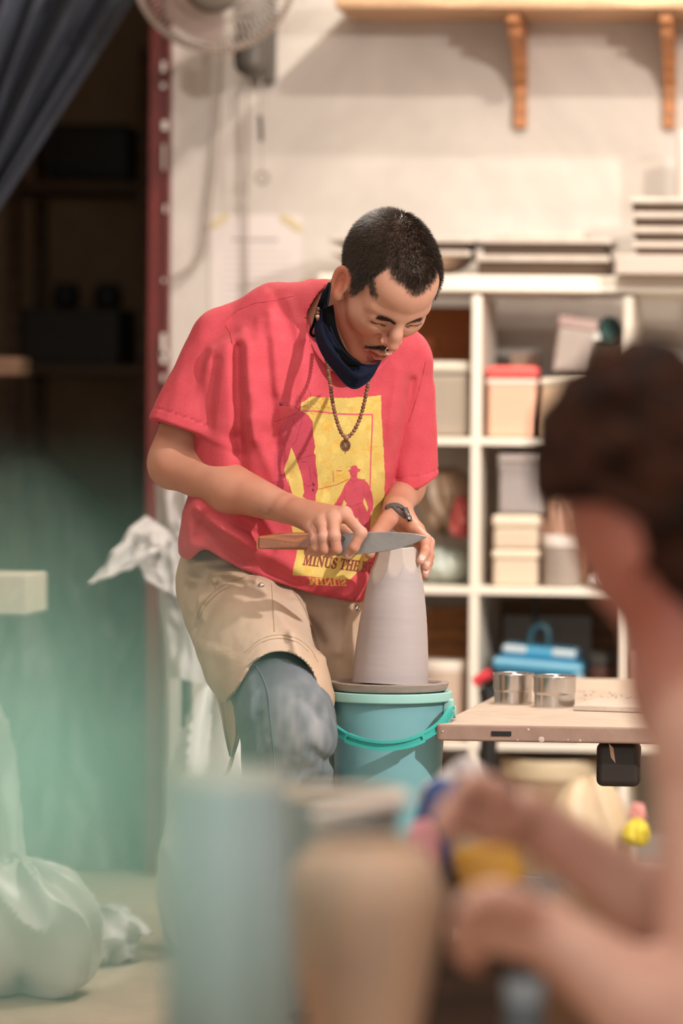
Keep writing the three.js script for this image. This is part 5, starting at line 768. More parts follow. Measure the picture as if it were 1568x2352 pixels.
// ---- mask pulled down under the chin
{
  // rows from the upper edge (u = 0) to the lower edge, columns from his right ear round the chin to the left jaw
  const up = [[758, 655, 0.19], [752, 700, 0.225], [757, 745, 0.262], [776, 790, 0.3], [806, 822, 0.335], [836, 838, 0.352], [858, 838, 0.345], [872, 828, 0.32]];
  const lo = [[742, 668, 0.185], [727, 720, 0.215], [724, 765, 0.24], [738, 808, 0.27], [768, 852, 0.31], [813, 892, 0.35], [846, 874, 0.345], [873, 830, 0.315]];
  const cu = new THREE.CatmullRomCurve3(up.map((q) => V(...P(...q)))), cl = new THREE.CatmullRomCurve3(lo.map((q) => V(...P(...q))));
  const mk = (t0, bulge, N = 70, K = 22) => { const pos = [], ix = []; for (let i = 0; i <= N; i++) { const t = i / N, a = cu.getPoint(t), b = cl.getPoint(t); for (let k = 0; k <= K; k++) { const v = k / K, q = a.clone().lerp(b, v); const s = Math.sin(v * Math.PI), e = Math.sin(Math.PI * Math.min(1, t * 1.05)); q.z += bulge * s * e + 0.0022 * fbm(t * 9, v * 4, 2) * s + 0.003 * s * Math.sin(v * 9 + t * 5) - t0; q.x -= t0 * 0.3; q.y += t0 * 0.2; pos.push(q.x, q.y, q.z); } } for (let i = 0; i < N; i++) for (let k = 0; k < K; k++) { const a = i * (K + 1) + k; ix.push(a, a + 1, a + K + 2, a, a + K + 2, a + K + 1); } const g = new THREE.BufferGeometry(); g.setAttribute('position', new THREE.Float32BufferAttribute(pos, 3)); g.setIndex(ix); g.computeVertexNormals(); return g; };
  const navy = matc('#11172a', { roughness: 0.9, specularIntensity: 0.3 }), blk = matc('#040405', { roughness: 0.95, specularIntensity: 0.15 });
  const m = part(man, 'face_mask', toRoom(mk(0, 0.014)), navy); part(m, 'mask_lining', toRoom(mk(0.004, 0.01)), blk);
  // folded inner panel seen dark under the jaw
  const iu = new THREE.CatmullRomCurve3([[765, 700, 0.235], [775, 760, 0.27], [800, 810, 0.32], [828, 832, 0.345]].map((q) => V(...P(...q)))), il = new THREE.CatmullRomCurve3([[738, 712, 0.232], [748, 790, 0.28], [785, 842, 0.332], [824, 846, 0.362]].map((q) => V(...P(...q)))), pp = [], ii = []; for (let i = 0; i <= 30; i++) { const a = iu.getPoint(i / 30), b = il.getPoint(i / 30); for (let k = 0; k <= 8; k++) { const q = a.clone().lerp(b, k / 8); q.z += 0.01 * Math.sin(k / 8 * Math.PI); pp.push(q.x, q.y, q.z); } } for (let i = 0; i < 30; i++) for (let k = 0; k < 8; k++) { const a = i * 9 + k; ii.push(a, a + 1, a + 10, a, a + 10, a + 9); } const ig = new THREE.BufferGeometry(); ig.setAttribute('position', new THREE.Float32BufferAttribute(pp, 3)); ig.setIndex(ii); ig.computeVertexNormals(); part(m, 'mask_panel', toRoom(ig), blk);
  const edge = (c, o = 0.001) => toRoom(tube(Array.from({ length: 30 }, (_, i) => c.getPoint(i / 29).add(V(0, 0, o))), 0.0016, 60, 6)); part(m, 'mask_hem', merge([edge(cu), edge(cl), edge(il)]), navy);
  const st = (pts, r) => toRoom(tube(pts.map((q) => V(...P(...q))), r, 40, 7));
  part(m, 'ear_strap', merge([st([[757, 652, 0.18], [748, 670, 0.2], [738, 700, 0.222], [733, 730, 0.23]], 0.0036), st([[757, 652, 0.18], [752, 690, 0.215], [745, 730, 0.24]], 0.003), st([[762, 648, 0.17], [775, 640, 0.155], [783, 630, 0.14]], 0.0026), st([[736, 690, 0.215], [728, 715, 0.222], [720, 745, 0.228], [713, 765, 0.23], [722, 772, 0.232], [728, 758, 0.232], [730, 735, 0.23]], 0.0026)]), blk);
  const bd = matc('#5a3a2c', { roughness: 0.4 }), s0 = new THREE.SphereGeometry(0.0042, 14, 10); [[730, 711], [729, 719], [729, 727], [731, 734]].forEach(([x, y], i) => { const s = s0.clone(); s.translate(...P(x, y, 0.236)); part(m, 'strap_bead', toRoom(s), i === 2 ? matc('#b08a6c', { roughness: 0.4 }) : bd); });
}
// ---- necklace of wooden beads with a round pendant
{
  const neckl = thing('necklace', 'brown wooden bead necklace with a round brown pendant hanging before the printed shirt', 'necklace', roomV(P(794, 1045, 0.3)));
  const C = new THREE.CatmullRomCurve3([[745, 800, 0.235], [753, 850, 0.262], [758, 880, 0.285], [763, 920, 0.3], [769, 950, 0.308], [777, 978, 0.312], [786, 998, 0.314], [795, 1004, 0.315], [806, 998, 0.314], [818, 980, 0.312], [829, 953, 0.309], [837, 922, 0.304], [843, 892, 0.298], [849, 860, 0.285]].map((q) => V(...P(...q)))), len = C.getLength(), n = Math.round(len / 0.0062), bead = new THREE.SphereGeometry(0.0036, 16, 12), bm = ['#7a4c36', '#6a402e', '#8a5a42'].map((c) => matc(c, { roughness: 0.35 }));
  for (let i = 0; i <= n; i++) { const g = bead.clone(), q = C.getPointAt(i / n); g.translate(q.x, q.y, q.z); part(neckl, 'bead', toRoom(g), bm[i % 3]); }
  const c = P(793, 1023, 0.316), ring = new THREE.TorusGeometry(0.0082, 0.0016, 10, 40).scale(0.92, 1.08, 1.3).translate(...c), r2 = new THREE.TorusGeometry(0.0052, 0.0011, 8, 32).scale(0.9, 1.1, 1.2).translate(...c), disc = new THREE.CylinderGeometry(0.0078, 0.0078, 0.0012, 32).rotateX(Math.PI / 2).scale(0.92, 1.08, 1).translate(c[0], c[1], c[2] - 0.001);
  const pend = part(neckl, 'pendant', toRoom(merge([ring, r2])), matc('#6b4630', { roughness: 0.35 })); part(pend, 'pendant_disc', toRoom(disc), matc('#a8845c', { roughness: 0.5 }));
  part(pend, 'pendant_figure', toRoom(merge([capsuleMesh([c[0] - 0.0016, c[1] + 0.003, c[2] + 0.001], [c[0] + 0.0003, c[1] - 0.0035, c[2] + 0.001], 0.0012), capsuleMesh([c[0] + 0.0022, c[1] + 0.0032, c[2] + 0.001], [c[0] + 0.0003, c[1] - 0.0035, c[2] + 0.001], 0.0012), capsuleMesh([c[0], c[1] - 0.0085, c[2]], [c[0] - 0.0006, c[1] - 0.015, c[2]], 0.0008)])), matc('#8a6238', { roughness: 0.35 }));
  const g = new THREE.SphereGeometry(0.0052, 16, 12).translate(...P(795, 1005, 0.317)); part(pend, 'pendant_bead', toRoom(g), matc('#94674c', { roughness: 0.35 }));
}
function capsuleMesh(a, b, r) { return new THREE.TubeGeometry(new THREE.LineCurve3(V(...a), V(...b)), 2, r, 8); }
// ---- nose ring, wrist strap, nails
{
  const nr = P(893, 806, 0), nh = ray(headInMan, 893, 803), g = new THREE.TorusGeometry(0.006, 0.0007, 8, 40).rotateY(0.35).translate(nh[0], nh[1] - 0.0025, nh[2] + 0.001); part(man, 'nose_ring', toRoom(g), M.steel, 'thin silver ring in the nose');
  const st = matc('#57504e', { roughness: 0.7 }), hit = (x, y, o = 0.0012) => { const h = ray(bodyField, x, y, 0.3, 0); return h ? V(h[0], h[1], h[2] + o) : null; }, back = [P(931, 1176, 0.075), P(915, 1166, 0.068), P(896, 1163, 0.08)].map((q) => V(...q));
  const band = (pts) => pts.map(([x, y]) => hit(x, y)).filter(Boolean);
  const w = part(man, 'wrist_strap', toRoom(flatTube(new THREE.CatmullRomCurve3([...band([[886, 1166], [893, 1162], [900, 1160], [908, 1159.5], [915, 1161], [921, 1164], [926, 1168]]), ...back], true), 0.0042, 0.0013, 90, V(...P(908, 1172, 0.1)))), st);
  part(w, 'strap_end', toRoom(flatTube(new THREE.CatmullRomCurve3(band([[903, 1163], [910, 1170], [918, 1177], [925, 1183], [931, 1188]])), 0.0032, 0.0011, 30, V(...P(908, 1172, 0.1)))), st);
  const bq = band([[926, 1168], [929, 1176], [932, 1184], [936, 1192], [938, 1198]]).map((q) => q.add(V(0.003, 0.001, 0.002)));
  part(w, 'buckle', toRoom(flatTube(new THREE.CatmullRomCurve3(bq), 0.0058, 0.0024, 30, V(...P(908, 1178, 0.1)))), matc('#4a4848', { roughness: 0.4, metalness: 0.4 }));
  for (const k of [2, 3]) { const s = new THREE.SphereGeometry(0.0022, 12, 8).translate(bq[k].x + 0.001, bq[k].y, bq[k].z + 0.0022); part(w, 'buckle_stud', toRoom(s), M.steel); }
  const nm = matc('#e0b3a2', { roughness: 0.3 });
  const nail = (tip, dip, r, up) => { const d = dirOf(dip, tip), n = V(...up), dv = V(...d), s = dv.clone().cross(n).normalize(), u = s.clone().cross(dv).normalize(), g = new THREE.SphereGeometry(1, 16, 10), m4 = new THREE.Matrix4().makeBasis(s.clone().multiplyScalar(r * 0.72), dv.clone().multiplyScalar(r * 1.0), u.clone().multiplyScalar(r * 0.28)); const c2 = V(...mid(dip, tip, 0.82)).addScaledVector(u, r * 0.72); m4.setPosition(c2); g.applyMatrix4(m4); part(man, 'fingernail', toRoom(g), nm); };
  for (const f of fingersL.slice(0, 3)) nail(f[3], f[2], 0.0078, [0.1, 0.25, 1]);
  nail(fingersR[3][3], fingersR[3][2], 0.0074, [0.3, 0, 1]);
}
function flatTube(curve, w, t, n, mm) { // strap: a flattened tube whose broad side faces away from the curve's middle
  const g = new THREE.TubeGeometry(curve, n, 1, 8, curve.closed), p = g.attributes.position, m = mm || new THREE.Box3().setFromPoints(curve.getPoints(20)).getCenter(V(0, 0, 0)); let i = 0;
  for (let a = 0; a <= n; a++) { const q = curve.getPointAt(a / n), tg = curve.getTangentAt(a / n), out = q.clone().sub(m).addScaledVector(tg, -q.clone().sub(m).dot(tg)).normalize(), s = out.clone().cross(tg); for (let b = 0; b <= 8; b++, i++) { const an = b / 8 * 2 * Math.PI, v = q.clone().addScaledVector(s, Math.cos(an) * w).addScaledVector(out, Math.sin(an) * t); p.setXYZ(i, v.x, v.y, v.z); } }
  g.computeVertexNormals(); return g;
}
// ---- hair: short strands over the scalp, brows, moustache and chin
{
  const r = rng(77), strand = new THREE.ConeGeometry(1, 1, 3, 1, true).translate(0, 0.5, 0), hairM = matc('#ffffff', { roughness: 0.55, phys: true, sheen: 0.2 });
  const place = (list, name) => { const im = new THREE.InstancedMesh(strand, hairM, list.length), m = new THREE.Matrix4(), q = new THREE.Quaternion(), c = new THREE.Color(), up = V(0, 1, 0); list.forEach((s, i) => { q.setFromUnitVectors(up, s.d); m.compose(s.p, q, V(s.w, s.l, s.w)); im.setMatrixAt(i, m); c.setRGB(...s.c); im.setColorAt(i, c); }); im.name = name; im.userData.kind = 'stuff'; im.castShadow = im.receiveShadow = true; im.position.copy(man.position).negate(); man.add(im); return im; };
  const W2 = (v) => V(v.x, v.y, v.z - D0).applyQuaternion(CQ).add(camera.position), grad = (x, y, z) => { const e = 0.0015; return V(headField(x + e, y, z) - headField(x - e, y, z), headField(x, y + e, z) - headField(x, y - e, z), headField(x, y, z + e) - headField(x, y, z - e)).normalize(); };
  const onHead = (o, d) => { let t = 0; for (let i = 0; i < 60; i++) { const q = o.clone().addScaledVector(d, t), f = headField(q.x, q.y, q.z); if (f < 0.0004) return q; t += Math.max(f * 0.8, 0.0004); if (t > 0.3) return null; } return null; };
  const rotW = (d) => d.clone().applyQuaternion(HEADQ).applyQuaternion(CQ), toW = (p) => W2(p.clone().applyMatrix4(headM));
  const list = [], whorl = V(0.012, 0.105, -0.078), dk = lin('#241b13'), lt = lin('#4e3c2d');
  for (let i = 0; i < 46000; i++) {
    const th = Math.acos(1 - 1.75 * r()), ph = r() * 2 * Math.PI, d = V(Math.sin(th) * Math.cos(ph), Math.cos(th), Math.sin(th) * Math.sin(ph)), p = onHead(V(0, 0.03, -0.005).addScaledVector(d, 0.19), d.clone().negate()); if (!p) continue;
    const z = hairZone(p.x, p.y, p.z), low = sstep(0.075, 0.01, p.y) * (p.z > 0.0 ? 1 : 0); if (z < 0 || (z < 0.012 && r() > z / 0.012 * 0.8 + 0.15) || r() < low * 0.72) continue;
    if (Math.abs(p.x) > 0.0765 && p.y < 0.036 && p.z < 0.018 && p.z > -0.03) continue;
    const n = grad(p.x, p.y, p.z), comb = p.clone().sub(whorl); comb.addScaledVector(n, -comb.dot(n)); if (comb.length() < 1e-4) continue; comb.normalize(); const away = p.distanceTo(whorl), side = sstep(0.05, 0.0, p.y);
    const dir = n.clone().multiplyScalar(0.75).addScaledVector(comb, 0.75 + 0.3 * r()).add(V(r() - 0.5, r() - 0.5, r() - 0.5).multiplyScalar(0.7)).normalize(), l = (0.0105 + 0.004 * r()) * lerp(1, 0.62, side) * lerp(0.6, 1, sstep(0, 0.02, z)), tone = r();
    list.push({ p: toW(p.addScaledVector(n, -0.0006)), d: rotW(dir), l, w: 0.00032 + 0.00012 * r(), c: mix3(dk, lt, tone * tone) });
  }
  place(list, 'hair');
  const tuft = (name, fn, n, l, w, col) => { const out = []; for (let i = 0; i < n; i++) { const [x, y, dx, dy] = fn(r(), r()); const p = onHead(V(x, y, 0.17), V(0, 0, -1)); if (!p) continue; const nn = grad(p.x, p.y, p.z), dir = V(dx + (r() - 0.5) * 0.5, dy + (r() - 0.5) * 0.5, 0); dir.addScaledVector(nn, -dir.dot(nn)).normalize().addScaledVector(nn, 0.28 + 0.2 * r()).normalize(); out.push({ p: toW(p), d: rotW(dir), l: l * (0.7 + 0.6 * r()), w, c: mix3(dk, lt, r() * 0.5 * col) }); } place(out, name); };
  for (const s of [-1, 1]) tuft('eyebrow', (a, b) => { const t = a, x = s * lerp(0.0095, 0.041, t), y = 0.0275 + 0.0045 * Math.sin(t * 2.3) - 0.002 * t + (b - 0.5) * 0.0125 * (0.5 + 0.65 * Math.sin(t * 2.8)); return [x, y, s * 1, 0.25 - 0.4 * t]; }, 620, 0.005, 0.00017, 1.3);
  for (const s of [-1, 1]) tuft('eyelash', (a, b) => [s * lerp(0.019, 0.049, a), 0.0112 + 0.006 * a * a + 0.001 * b, s * 0.3, -1], 80, 0.0045, 0.0002, 0.2);
  tuft('moustache', (a, b) => { const t = (a - 0.5) * 2, x = t * 0.029; return [x, -0.0395 - 0.0145 * t * t + (b - 0.5) * 0.0085 * (1 - 0.5 * Math.abs(t)) * (Math.abs(t) < 0.1 ? 0.4 : 1), t * 1.2, -0.8]; }, 700, 0.0055, 0.00022, 1.0);
  tuft('chin_stubble', (a, b) => [(a - 0.5) * 0.03, -0.079 - b * 0.012, (a - 0.5), -0.7], 170, 0.0032, 0.00018, 1);
}
// ------------------------------------------------------------------ what he works with
{ // knife
  const kn = thing('chef_knife', 'kitchen knife with a wooden handle held in the man\'s right hand', 'knife', roomV(P(790, 1275, 0.374)));
  const w = 0.374, pt = (x, y) => { const p = P(x, y, w); return [p[0], p[1]]; }, blade = (pts, h, curve = 12) => { const s = new THREE.Shape(); pts.forEach((q, i) => { if (q.length === 4) s.quadraticCurveTo(...pt(q[0], q[1]), ...pt(q[2], q[3])); else if (i) s.lineTo(...pt(q[0], q[1])); else s.moveTo(...pt(q[0], q[1])); }); return s; };
  const b = new THREE.ExtrudeGeometry(blade([[776, 1229], [820, 1224], [870, 1223], [940, 1222, 978, 1233], [950, 1252, 905, 1261], [860, 1270, 815, 1273], [773, 1276]], 0), { depth: 0.0012, bevelEnabled: true, bevelThickness: 0.0006, bevelSize: 0.0008, bevelSegments: 2, curveSegments: 30 }); b.translate(0, 0, w - 0.0006);
  const bl = part(kn, 'blade', toRoom(b), matc('#98938f', { metalness: 0.8, roughness: 0.45, tex: TX.mottle, rep: 6 }));
  const bo = new THREE.ExtrudeGeometry(blade([[752, 1228], [783, 1229], [788, 1240], [782, 1262], [774, 1275], [765, 1274], [754, 1262]], 0), { depth: 0.008, bevelEnabled: true, bevelThickness: 0.002, bevelSize: 0.001, bevelSegments: 3, curveSegments: 12 }); bo.translate(0, 0, w - 0.004); part(kn, 'bolster', toRoom(bo), matc('#8d8a8a', { metalness: 0.8, roughness: 0.4 }));
  const hs = blade([[594, 1233], [596, 1231], [640, 1224, 680, 1223], [720, 1222, 753, 1228], [753, 1262], [720, 1264, 690, 1263], [640, 1262, 593, 1261], [590, 1247, 594, 1233]], 0), hg = new THREE.ExtrudeGeometry(hs, { depth: 0.012, bevelEnabled: true, bevelThickness: 0.005, bevelSize: 0.0045, bevelOffset: -0.0045, bevelSegments: 6, curveSegments: 24 }); hg.translate(0, 0, w - 0.006);
  { const q = hg.attributes.position, uv = hg.attributes.uv; for (let i = 0; i < q.count; i++) uv.setXY(i, q.getY(i) + q.getZ(i) * 0.5, q.getX(i)); }
  const h = part(kn, 'handle', toRoom(hg), matc('#a55f2a', { tex: TX.wood, rep: 8, roughness: 0.35, clearcoat: 0.3, clearcoatRoughness: 0.3 }));
  const cap = new THREE.ExtrudeGeometry(blade([[594, 1235], [590, 1247, 592, 1260], [594, 1260], [592, 1247, 596, 1235]], 0), { depth: 0.014, bevelEnabled: true, bevelThickness: 0.001, bevelSize: 0.0008, bevelSegments: 1 }); cap.translate(0, 0, w - 0.007); part(h, 'handle_end', toRoom(cap), matc('#d0a173', { roughness: 0.5 }));
  const rv = P(785, 1237, w + 0.0055), rg = merge([new THREE.CylinderGeometry(0.0042, 0.0042, 0.003, 24).rotateX(Math.PI / 2), new THREE.TorusGeometry(0.0042, 0.0008, 6, 24).translate(0, 0, 0.0014)]); rg.translate(...rv); part(kn, 'rivet', toRoom(rg), matc('#6a6766', { metalness: 0.8, roughness: 0.4 }));
  // small maker's stamp
  const c = document.createElement('canvas'); c.width = 64; c.height = 16; const x = c.getContext('2d'); x.fillStyle = '#a8a3a3'; x.fillRect(0, 0, 64, 16); x.fillStyle = '#6a6666'; for (let i = 0; i < 4; i++) x.fillRect(6 + i * 14, 3, 9, 10); const t = new THREE.CanvasTexture(c); t.colorSpace = THREE.SRGBColorSpace; const sp = P(837, 1233, w + 0.0017), sg = new THREE.BoxGeometry(0.0085, 0.0028, 0.0004); sg.translate(...sp); part(bl, 'stamp', toRoom(sg), new THREE.MeshStandardMaterial({ map: t, metalness: 0.7, roughness: 0.45 }));
}
// pot, plaster bat and bucket
const POT = { top: P(913, 1257, 0.195), bot: P(895, 1571, 0.205) };
{
  const pot = thing('clay_pot', 'tall tapering grey clay pot with knife facets cut round its mouth', 'pot', roomV(POT.bot));
  const axis = V(...POT.top).sub(V(...POT.bot)), h = axis.length(), N = 160, K = 110, pos = [], ix = [], rad = table([[0, 0.0655], [0.1, 0.0655], [0.35, 0.061], [0.55, 0.0555], [0.75, 0.0478], [0.88, 0.0412], [1.0, 0.0365]]);
  const q = new THREE.Quaternion().setFromUnitVectors(V(0, 1, 0), axis.clone().normalize());
  // facets: angle (0 towards the viewer, turning right), depth of the cut at the mouth, how far down it reaches
  const fac = []; for (let k = 0; k < 9; k++) fac.push([k / 9 * 2 * Math.PI + 0.08 * Math.sin(k * 3.1), [0.0052, 0.0062, 0.0058, 0.006, 0.005, 0.006, 0.0055, 0.006, 0.0068][k], [0.25, 0.2, 0.28, 0.24, 0.26, 0.22, 0.27, 0.22, 0.3][k]]);
  const R0 = (v) => rad(v)[1], rr = (th, v) => { let r = R0(v); for (const [a, dp, reach] of fac) { const dth = Math.atan2(Math.sin(th - a), Math.cos(th - a)); if (Math.abs(dth) > 1.2) continue; const s = (v - (1 - reach)) / reach; if (s < -0.35) continue; const d = R0(v) + 0.0012 - (dp + 0.0012) * Math.pow(clamp(s, 0, 1), 0.62) * (s > 0 ? 1 : 0) + (s < 0 ? 0.004 * -s : 0); r = Math.min(r, d / Math.cos(dth)); } return r; };
  const wall = 0.0045, rows = []; for (let k = 0; k <= K; k++) rows.push([k / K, 0]); for (let k = 0; k <= 40; k++) rows.push([1 - k / 40 * 0.97, 1]);
  for (const [v, inner] of rows) for (let i = 0; i < N; i++) { const th = i / N * 2 * Math.PI; let r = inner ? Math.max(0.004, R0(v) - 0.0068 - wall * 0.4) : rr(th, v); if (!inner) r += 0.00012 * Math.sin(v * 330 + 0.6 * Math.sin(th)) + 0.0003 * noise(v * 30, th, 4); const y = v * h - (v > 0.99 ? 0.0012 * Math.sin(th * 4.5) : 0); const e = V(Math.sin(th) * r, y, Math.cos(th) * r).applyQuaternion(q).add(V(...POT.bot)); pos.push(e.x, e.y, e.z); }
  for (let k = 0; k < rows.length - 1; k++) for (let i = 0; i < N; i++) { const a = k * N + i, b = k * N + (i + 1) % N; ix.push(a, b, b + N, a, b + N, a + N); }
  const g = new THREE.BufferGeometry(); g.setAttribute('position', new THREE.Float32BufferAttribute(pos, 3)); g.setIndex(ix); g.computeVertexNormals();
  const wet = lin('#a59b9c'), warm = lin('#aa9f9b'), fresh = lin('#b8aa9e');
  colorize(g, (x, y, z) => { const p = V(x, y, z).sub(V(...POT.bot)).applyQuaternion(q.clone().invert()), v = p.y / h, th = Math.atan2(p.x, p.z), r = Math.hypot(p.x, p.z); let c = mix3(wet, warm, 0.5 + 0.5 * noise(v * 14, 0.3, th * 0.4)); c = mix3(c, lin('#b5aaa8'), 0.2 * (0.5 + 0.5 * noise(v * 60, 1, 2))); const cutby = R0(clamp(v, 0, 1)) - r; if (v > 0.68 && cutby > 0.0004) c = mix3(c, fresh, 0.75 * sstep(0.0004, 0.0011, cutby)); return c; });
  part(pot, 'pot_body', toRoom(g), matc('#ffffff', { vc: true, roughness: 0.62, specularIntensity: 0.6 }));
}
const BK = { x: 893, w: 0.205, d: D0 - 0.205 };
{
  const c = roomV(P(BK.x, 1572, BK.w)), rim = 145 / F * BK.d, top = at(BK.x, 1584, -c.z).y, cx = c.x, cz = c.z;
  const bat = thing('plaster_bat', 'round grey plaster bat under the clay pot on the bucket', 'bat', V(cx, top, cz)), br = 138 / F * BK.d;
  const prof = [[0, 0.0], [br * 0.94, 0.0], [br * 0.955, 0.002], [br, 0.0125], [br * 0.998, 0.0145], [br * 0.985, 0.015], [br * 0.87, 0.0142], [br * 0.845, 0.0085], [br * 0.83, 0.0075], [0, 0.0075]], g = lathe(prof, cx, top, cz, 96), p = g.attributes.position; for (let i = 0; i < p.count; i++) { const a = Math.atan2(p.getZ(i) - cz, p.getX(i) - cx), rr = Math.hypot(p.getZ(i) - cz, p.getX(i) - cx); if (rr > br * 0.93) { const n = noise(Math.cos(a) * 14, Math.sin(a) * 14, p.getY(i) * 60) * 0.0012; p.setXYZ(i, p.getX(i) + Math.cos(a) * n, p.getY(i) + (p.getY(i) > top + 0.01 ? n * 0.8 : 0), p.getZ(i) + Math.sin(a) * n); } } g.computeVertexNormals();
  part(bat, 'bat_disc', g, matc('#a8988d', { tex: TX.mottle, rep: 5, roughness: 0.95 }));
  const teal = matc('#7db0b6', { phys: true, roughness: 0.32, transmission: 0.12, specularIntensity: 0.7 }), rimM = matc('#94c2ba', { roughness: 0.35 }), hm = matc('#3ba79e', { roughness: 0.35 });
  const bot = top - 0.27, bk = thing('bucket', 'teal plastic bucket with a lip and hanging handle under the pot', 'bucket', V(cx, bot, cz)), r1 = rim * 0.905, r0 = rim * 0.8, hh = top - bot;
  part(bk, 'bucket_body', lathe([[0, 0], [r0 * 0.97, 0], [r0, 0.004], [lerp(r0, r1, 0.6), hh * 0.6], [r1, hh - 0.022], [r1, hh - 0.003], [r1 - 0.003, hh - 0.003], [r1 - 0.003, hh - 0.02], [r0 - 0.003, 0.006], [0, 0.004]], cx, bot, cz, 96), teal);
  const rm = part(bk, 'rim_lip', lathe([[r1 - 0.004, hh - 0.004], [rim * 0.99, hh - 0.0005], [rim, hh - 0.003], [rim, hh - 0.015], [rim * 0.992, hh - 0.0175], [rim * 0.95, hh - 0.0175], [rim * 0.93, hh - 0.014]], cx, bot, cz, 96), rimM);
  for (const s of [-1, 1]) part(bk, 'handle_lug', merge([box(0.018, 0.034, 0.022, cx + s * rim * 0.965, bot + hh - 0.047, cz + 0.012, 0.004), new THREE.CylinderGeometry(0.011, 0.011, 0.014, 24).rotateZ(Math.PI / 2).translate(cx + s * (rim * 1.015), bot + hh - 0.036, cz + 0.012)]), rimM);
  // handle: hangs down in front, with an open grip in the middle
  const y1 = bot + hh - 0.033, hp = (x, y, dz) => { const q = at(x, y, -cz - dz); return q; };
  const arc = [V(cx - rim * 1.02, y1, cz + 0.012), hp(738, 1640, 0.055), hp(762, 1668, 0.09), hp(800, 1694, 0.118), hp(850, 1709, 0.134), hp(893, 1712, 0.138), hp(935, 1706, 0.134), hp(975, 1690, 0.118), hp(1012, 1664, 0.09), hp(1036, 1632, 0.055), V(cx + rim * 1.02, y1, cz + 0.012)];
  const cv = new THREE.CatmullRomCurve3(arc), strip = (off, hw, th, t0, t1, n) => { const pos = [], ix = []; for (let i = 0; i <= n; i++) { const t = lerp(t0, t1, i / n), q = cv.getPointAt(t), tg = cv.getTangentAt(t), out = V(q.x - cx, 0, q.z - cz).normalize(), s = out.clone().cross(tg).normalize(); if (s.y < 0) s.negate(); const o2 = tg.clone().cross(s).normalize(); for (const [a, b] of [[hw, th], [-hw, th], [-hw, -th], [hw, -th]]) { const v = q.clone().addScaledVector(s, a + off).addScaledVector(o2, b); pos.push(v.x, v.y, v.z); } } for (let i = 0; i < n; i++) for (let k = 0; k < 4; k++) { const a = i * 4 + k, b = i * 4 + (k + 1) % 4; ix.push(a, b, b + 4, a, b + 4, a + 4); } const g2 = new THREE.BufferGeometry(); g2.setAttribute('position', new THREE.Float32BufferAttribute(pos, 3)); g2.setIndex(ix); const ng = g2.toNonIndexed(); ng.computeVertexNormals(); return ng; };
  const hd = part(bk, 'handle', merge([strip(0, 0.0055, 0.0012, 0, 1, 90), strip(0.0055, 0.0012, 0.0042, 0, 1, 90), strip(-0.0055, 0.0012, 0.0042, 0, 1, 90)]), hm);
  part(hd, 'grip', merge([strip(0.0055, 0.0022, 0.006, 0.33, 0.67, 40), strip(-0.0062, 0.0026, 0.0068, 0.33, 0.67, 40), strip(0, 0.006, 0.006, 0.325, 0.335, 2), strip(0, 0.006, 0.006, 0.665, 0.675, 2)]), hm);
  { const q = at(868, 1611, -cz - r1 - 0.001); part(bk, 'moulding_mark', box(0.0022, 0.018, 0.0015, q.x, q.y - 0.009, cz + Math.sqrt(Math.max(0, r1 * r1 - (q.x - cx) ** 2)) - 0.0006, 0.0006), rimM); }
  // low wooden stool that carries the bucket
  const st = thing('low_stool', 'low dark wooden stool under the teal bucket', 'stool', V(cx, 0, cz)); const stM = matc('#4f3a2c', { tex: TX.wood, rep: 3, roughness: 0.7 }); part(st, 'seat', box(0.24, 0.028, 0.24, cx, bot - 0.0285, cz, 0.008), stM); for (const [a, b] of [[-1, -1], [1, -1], [-1, 1], [1, 1]]) part(st, 'leg', box(0.03, bot - 0.03, 0.03, cx + a * 0.09, 0, cz + b * 0.09, 0.004), stM);
}
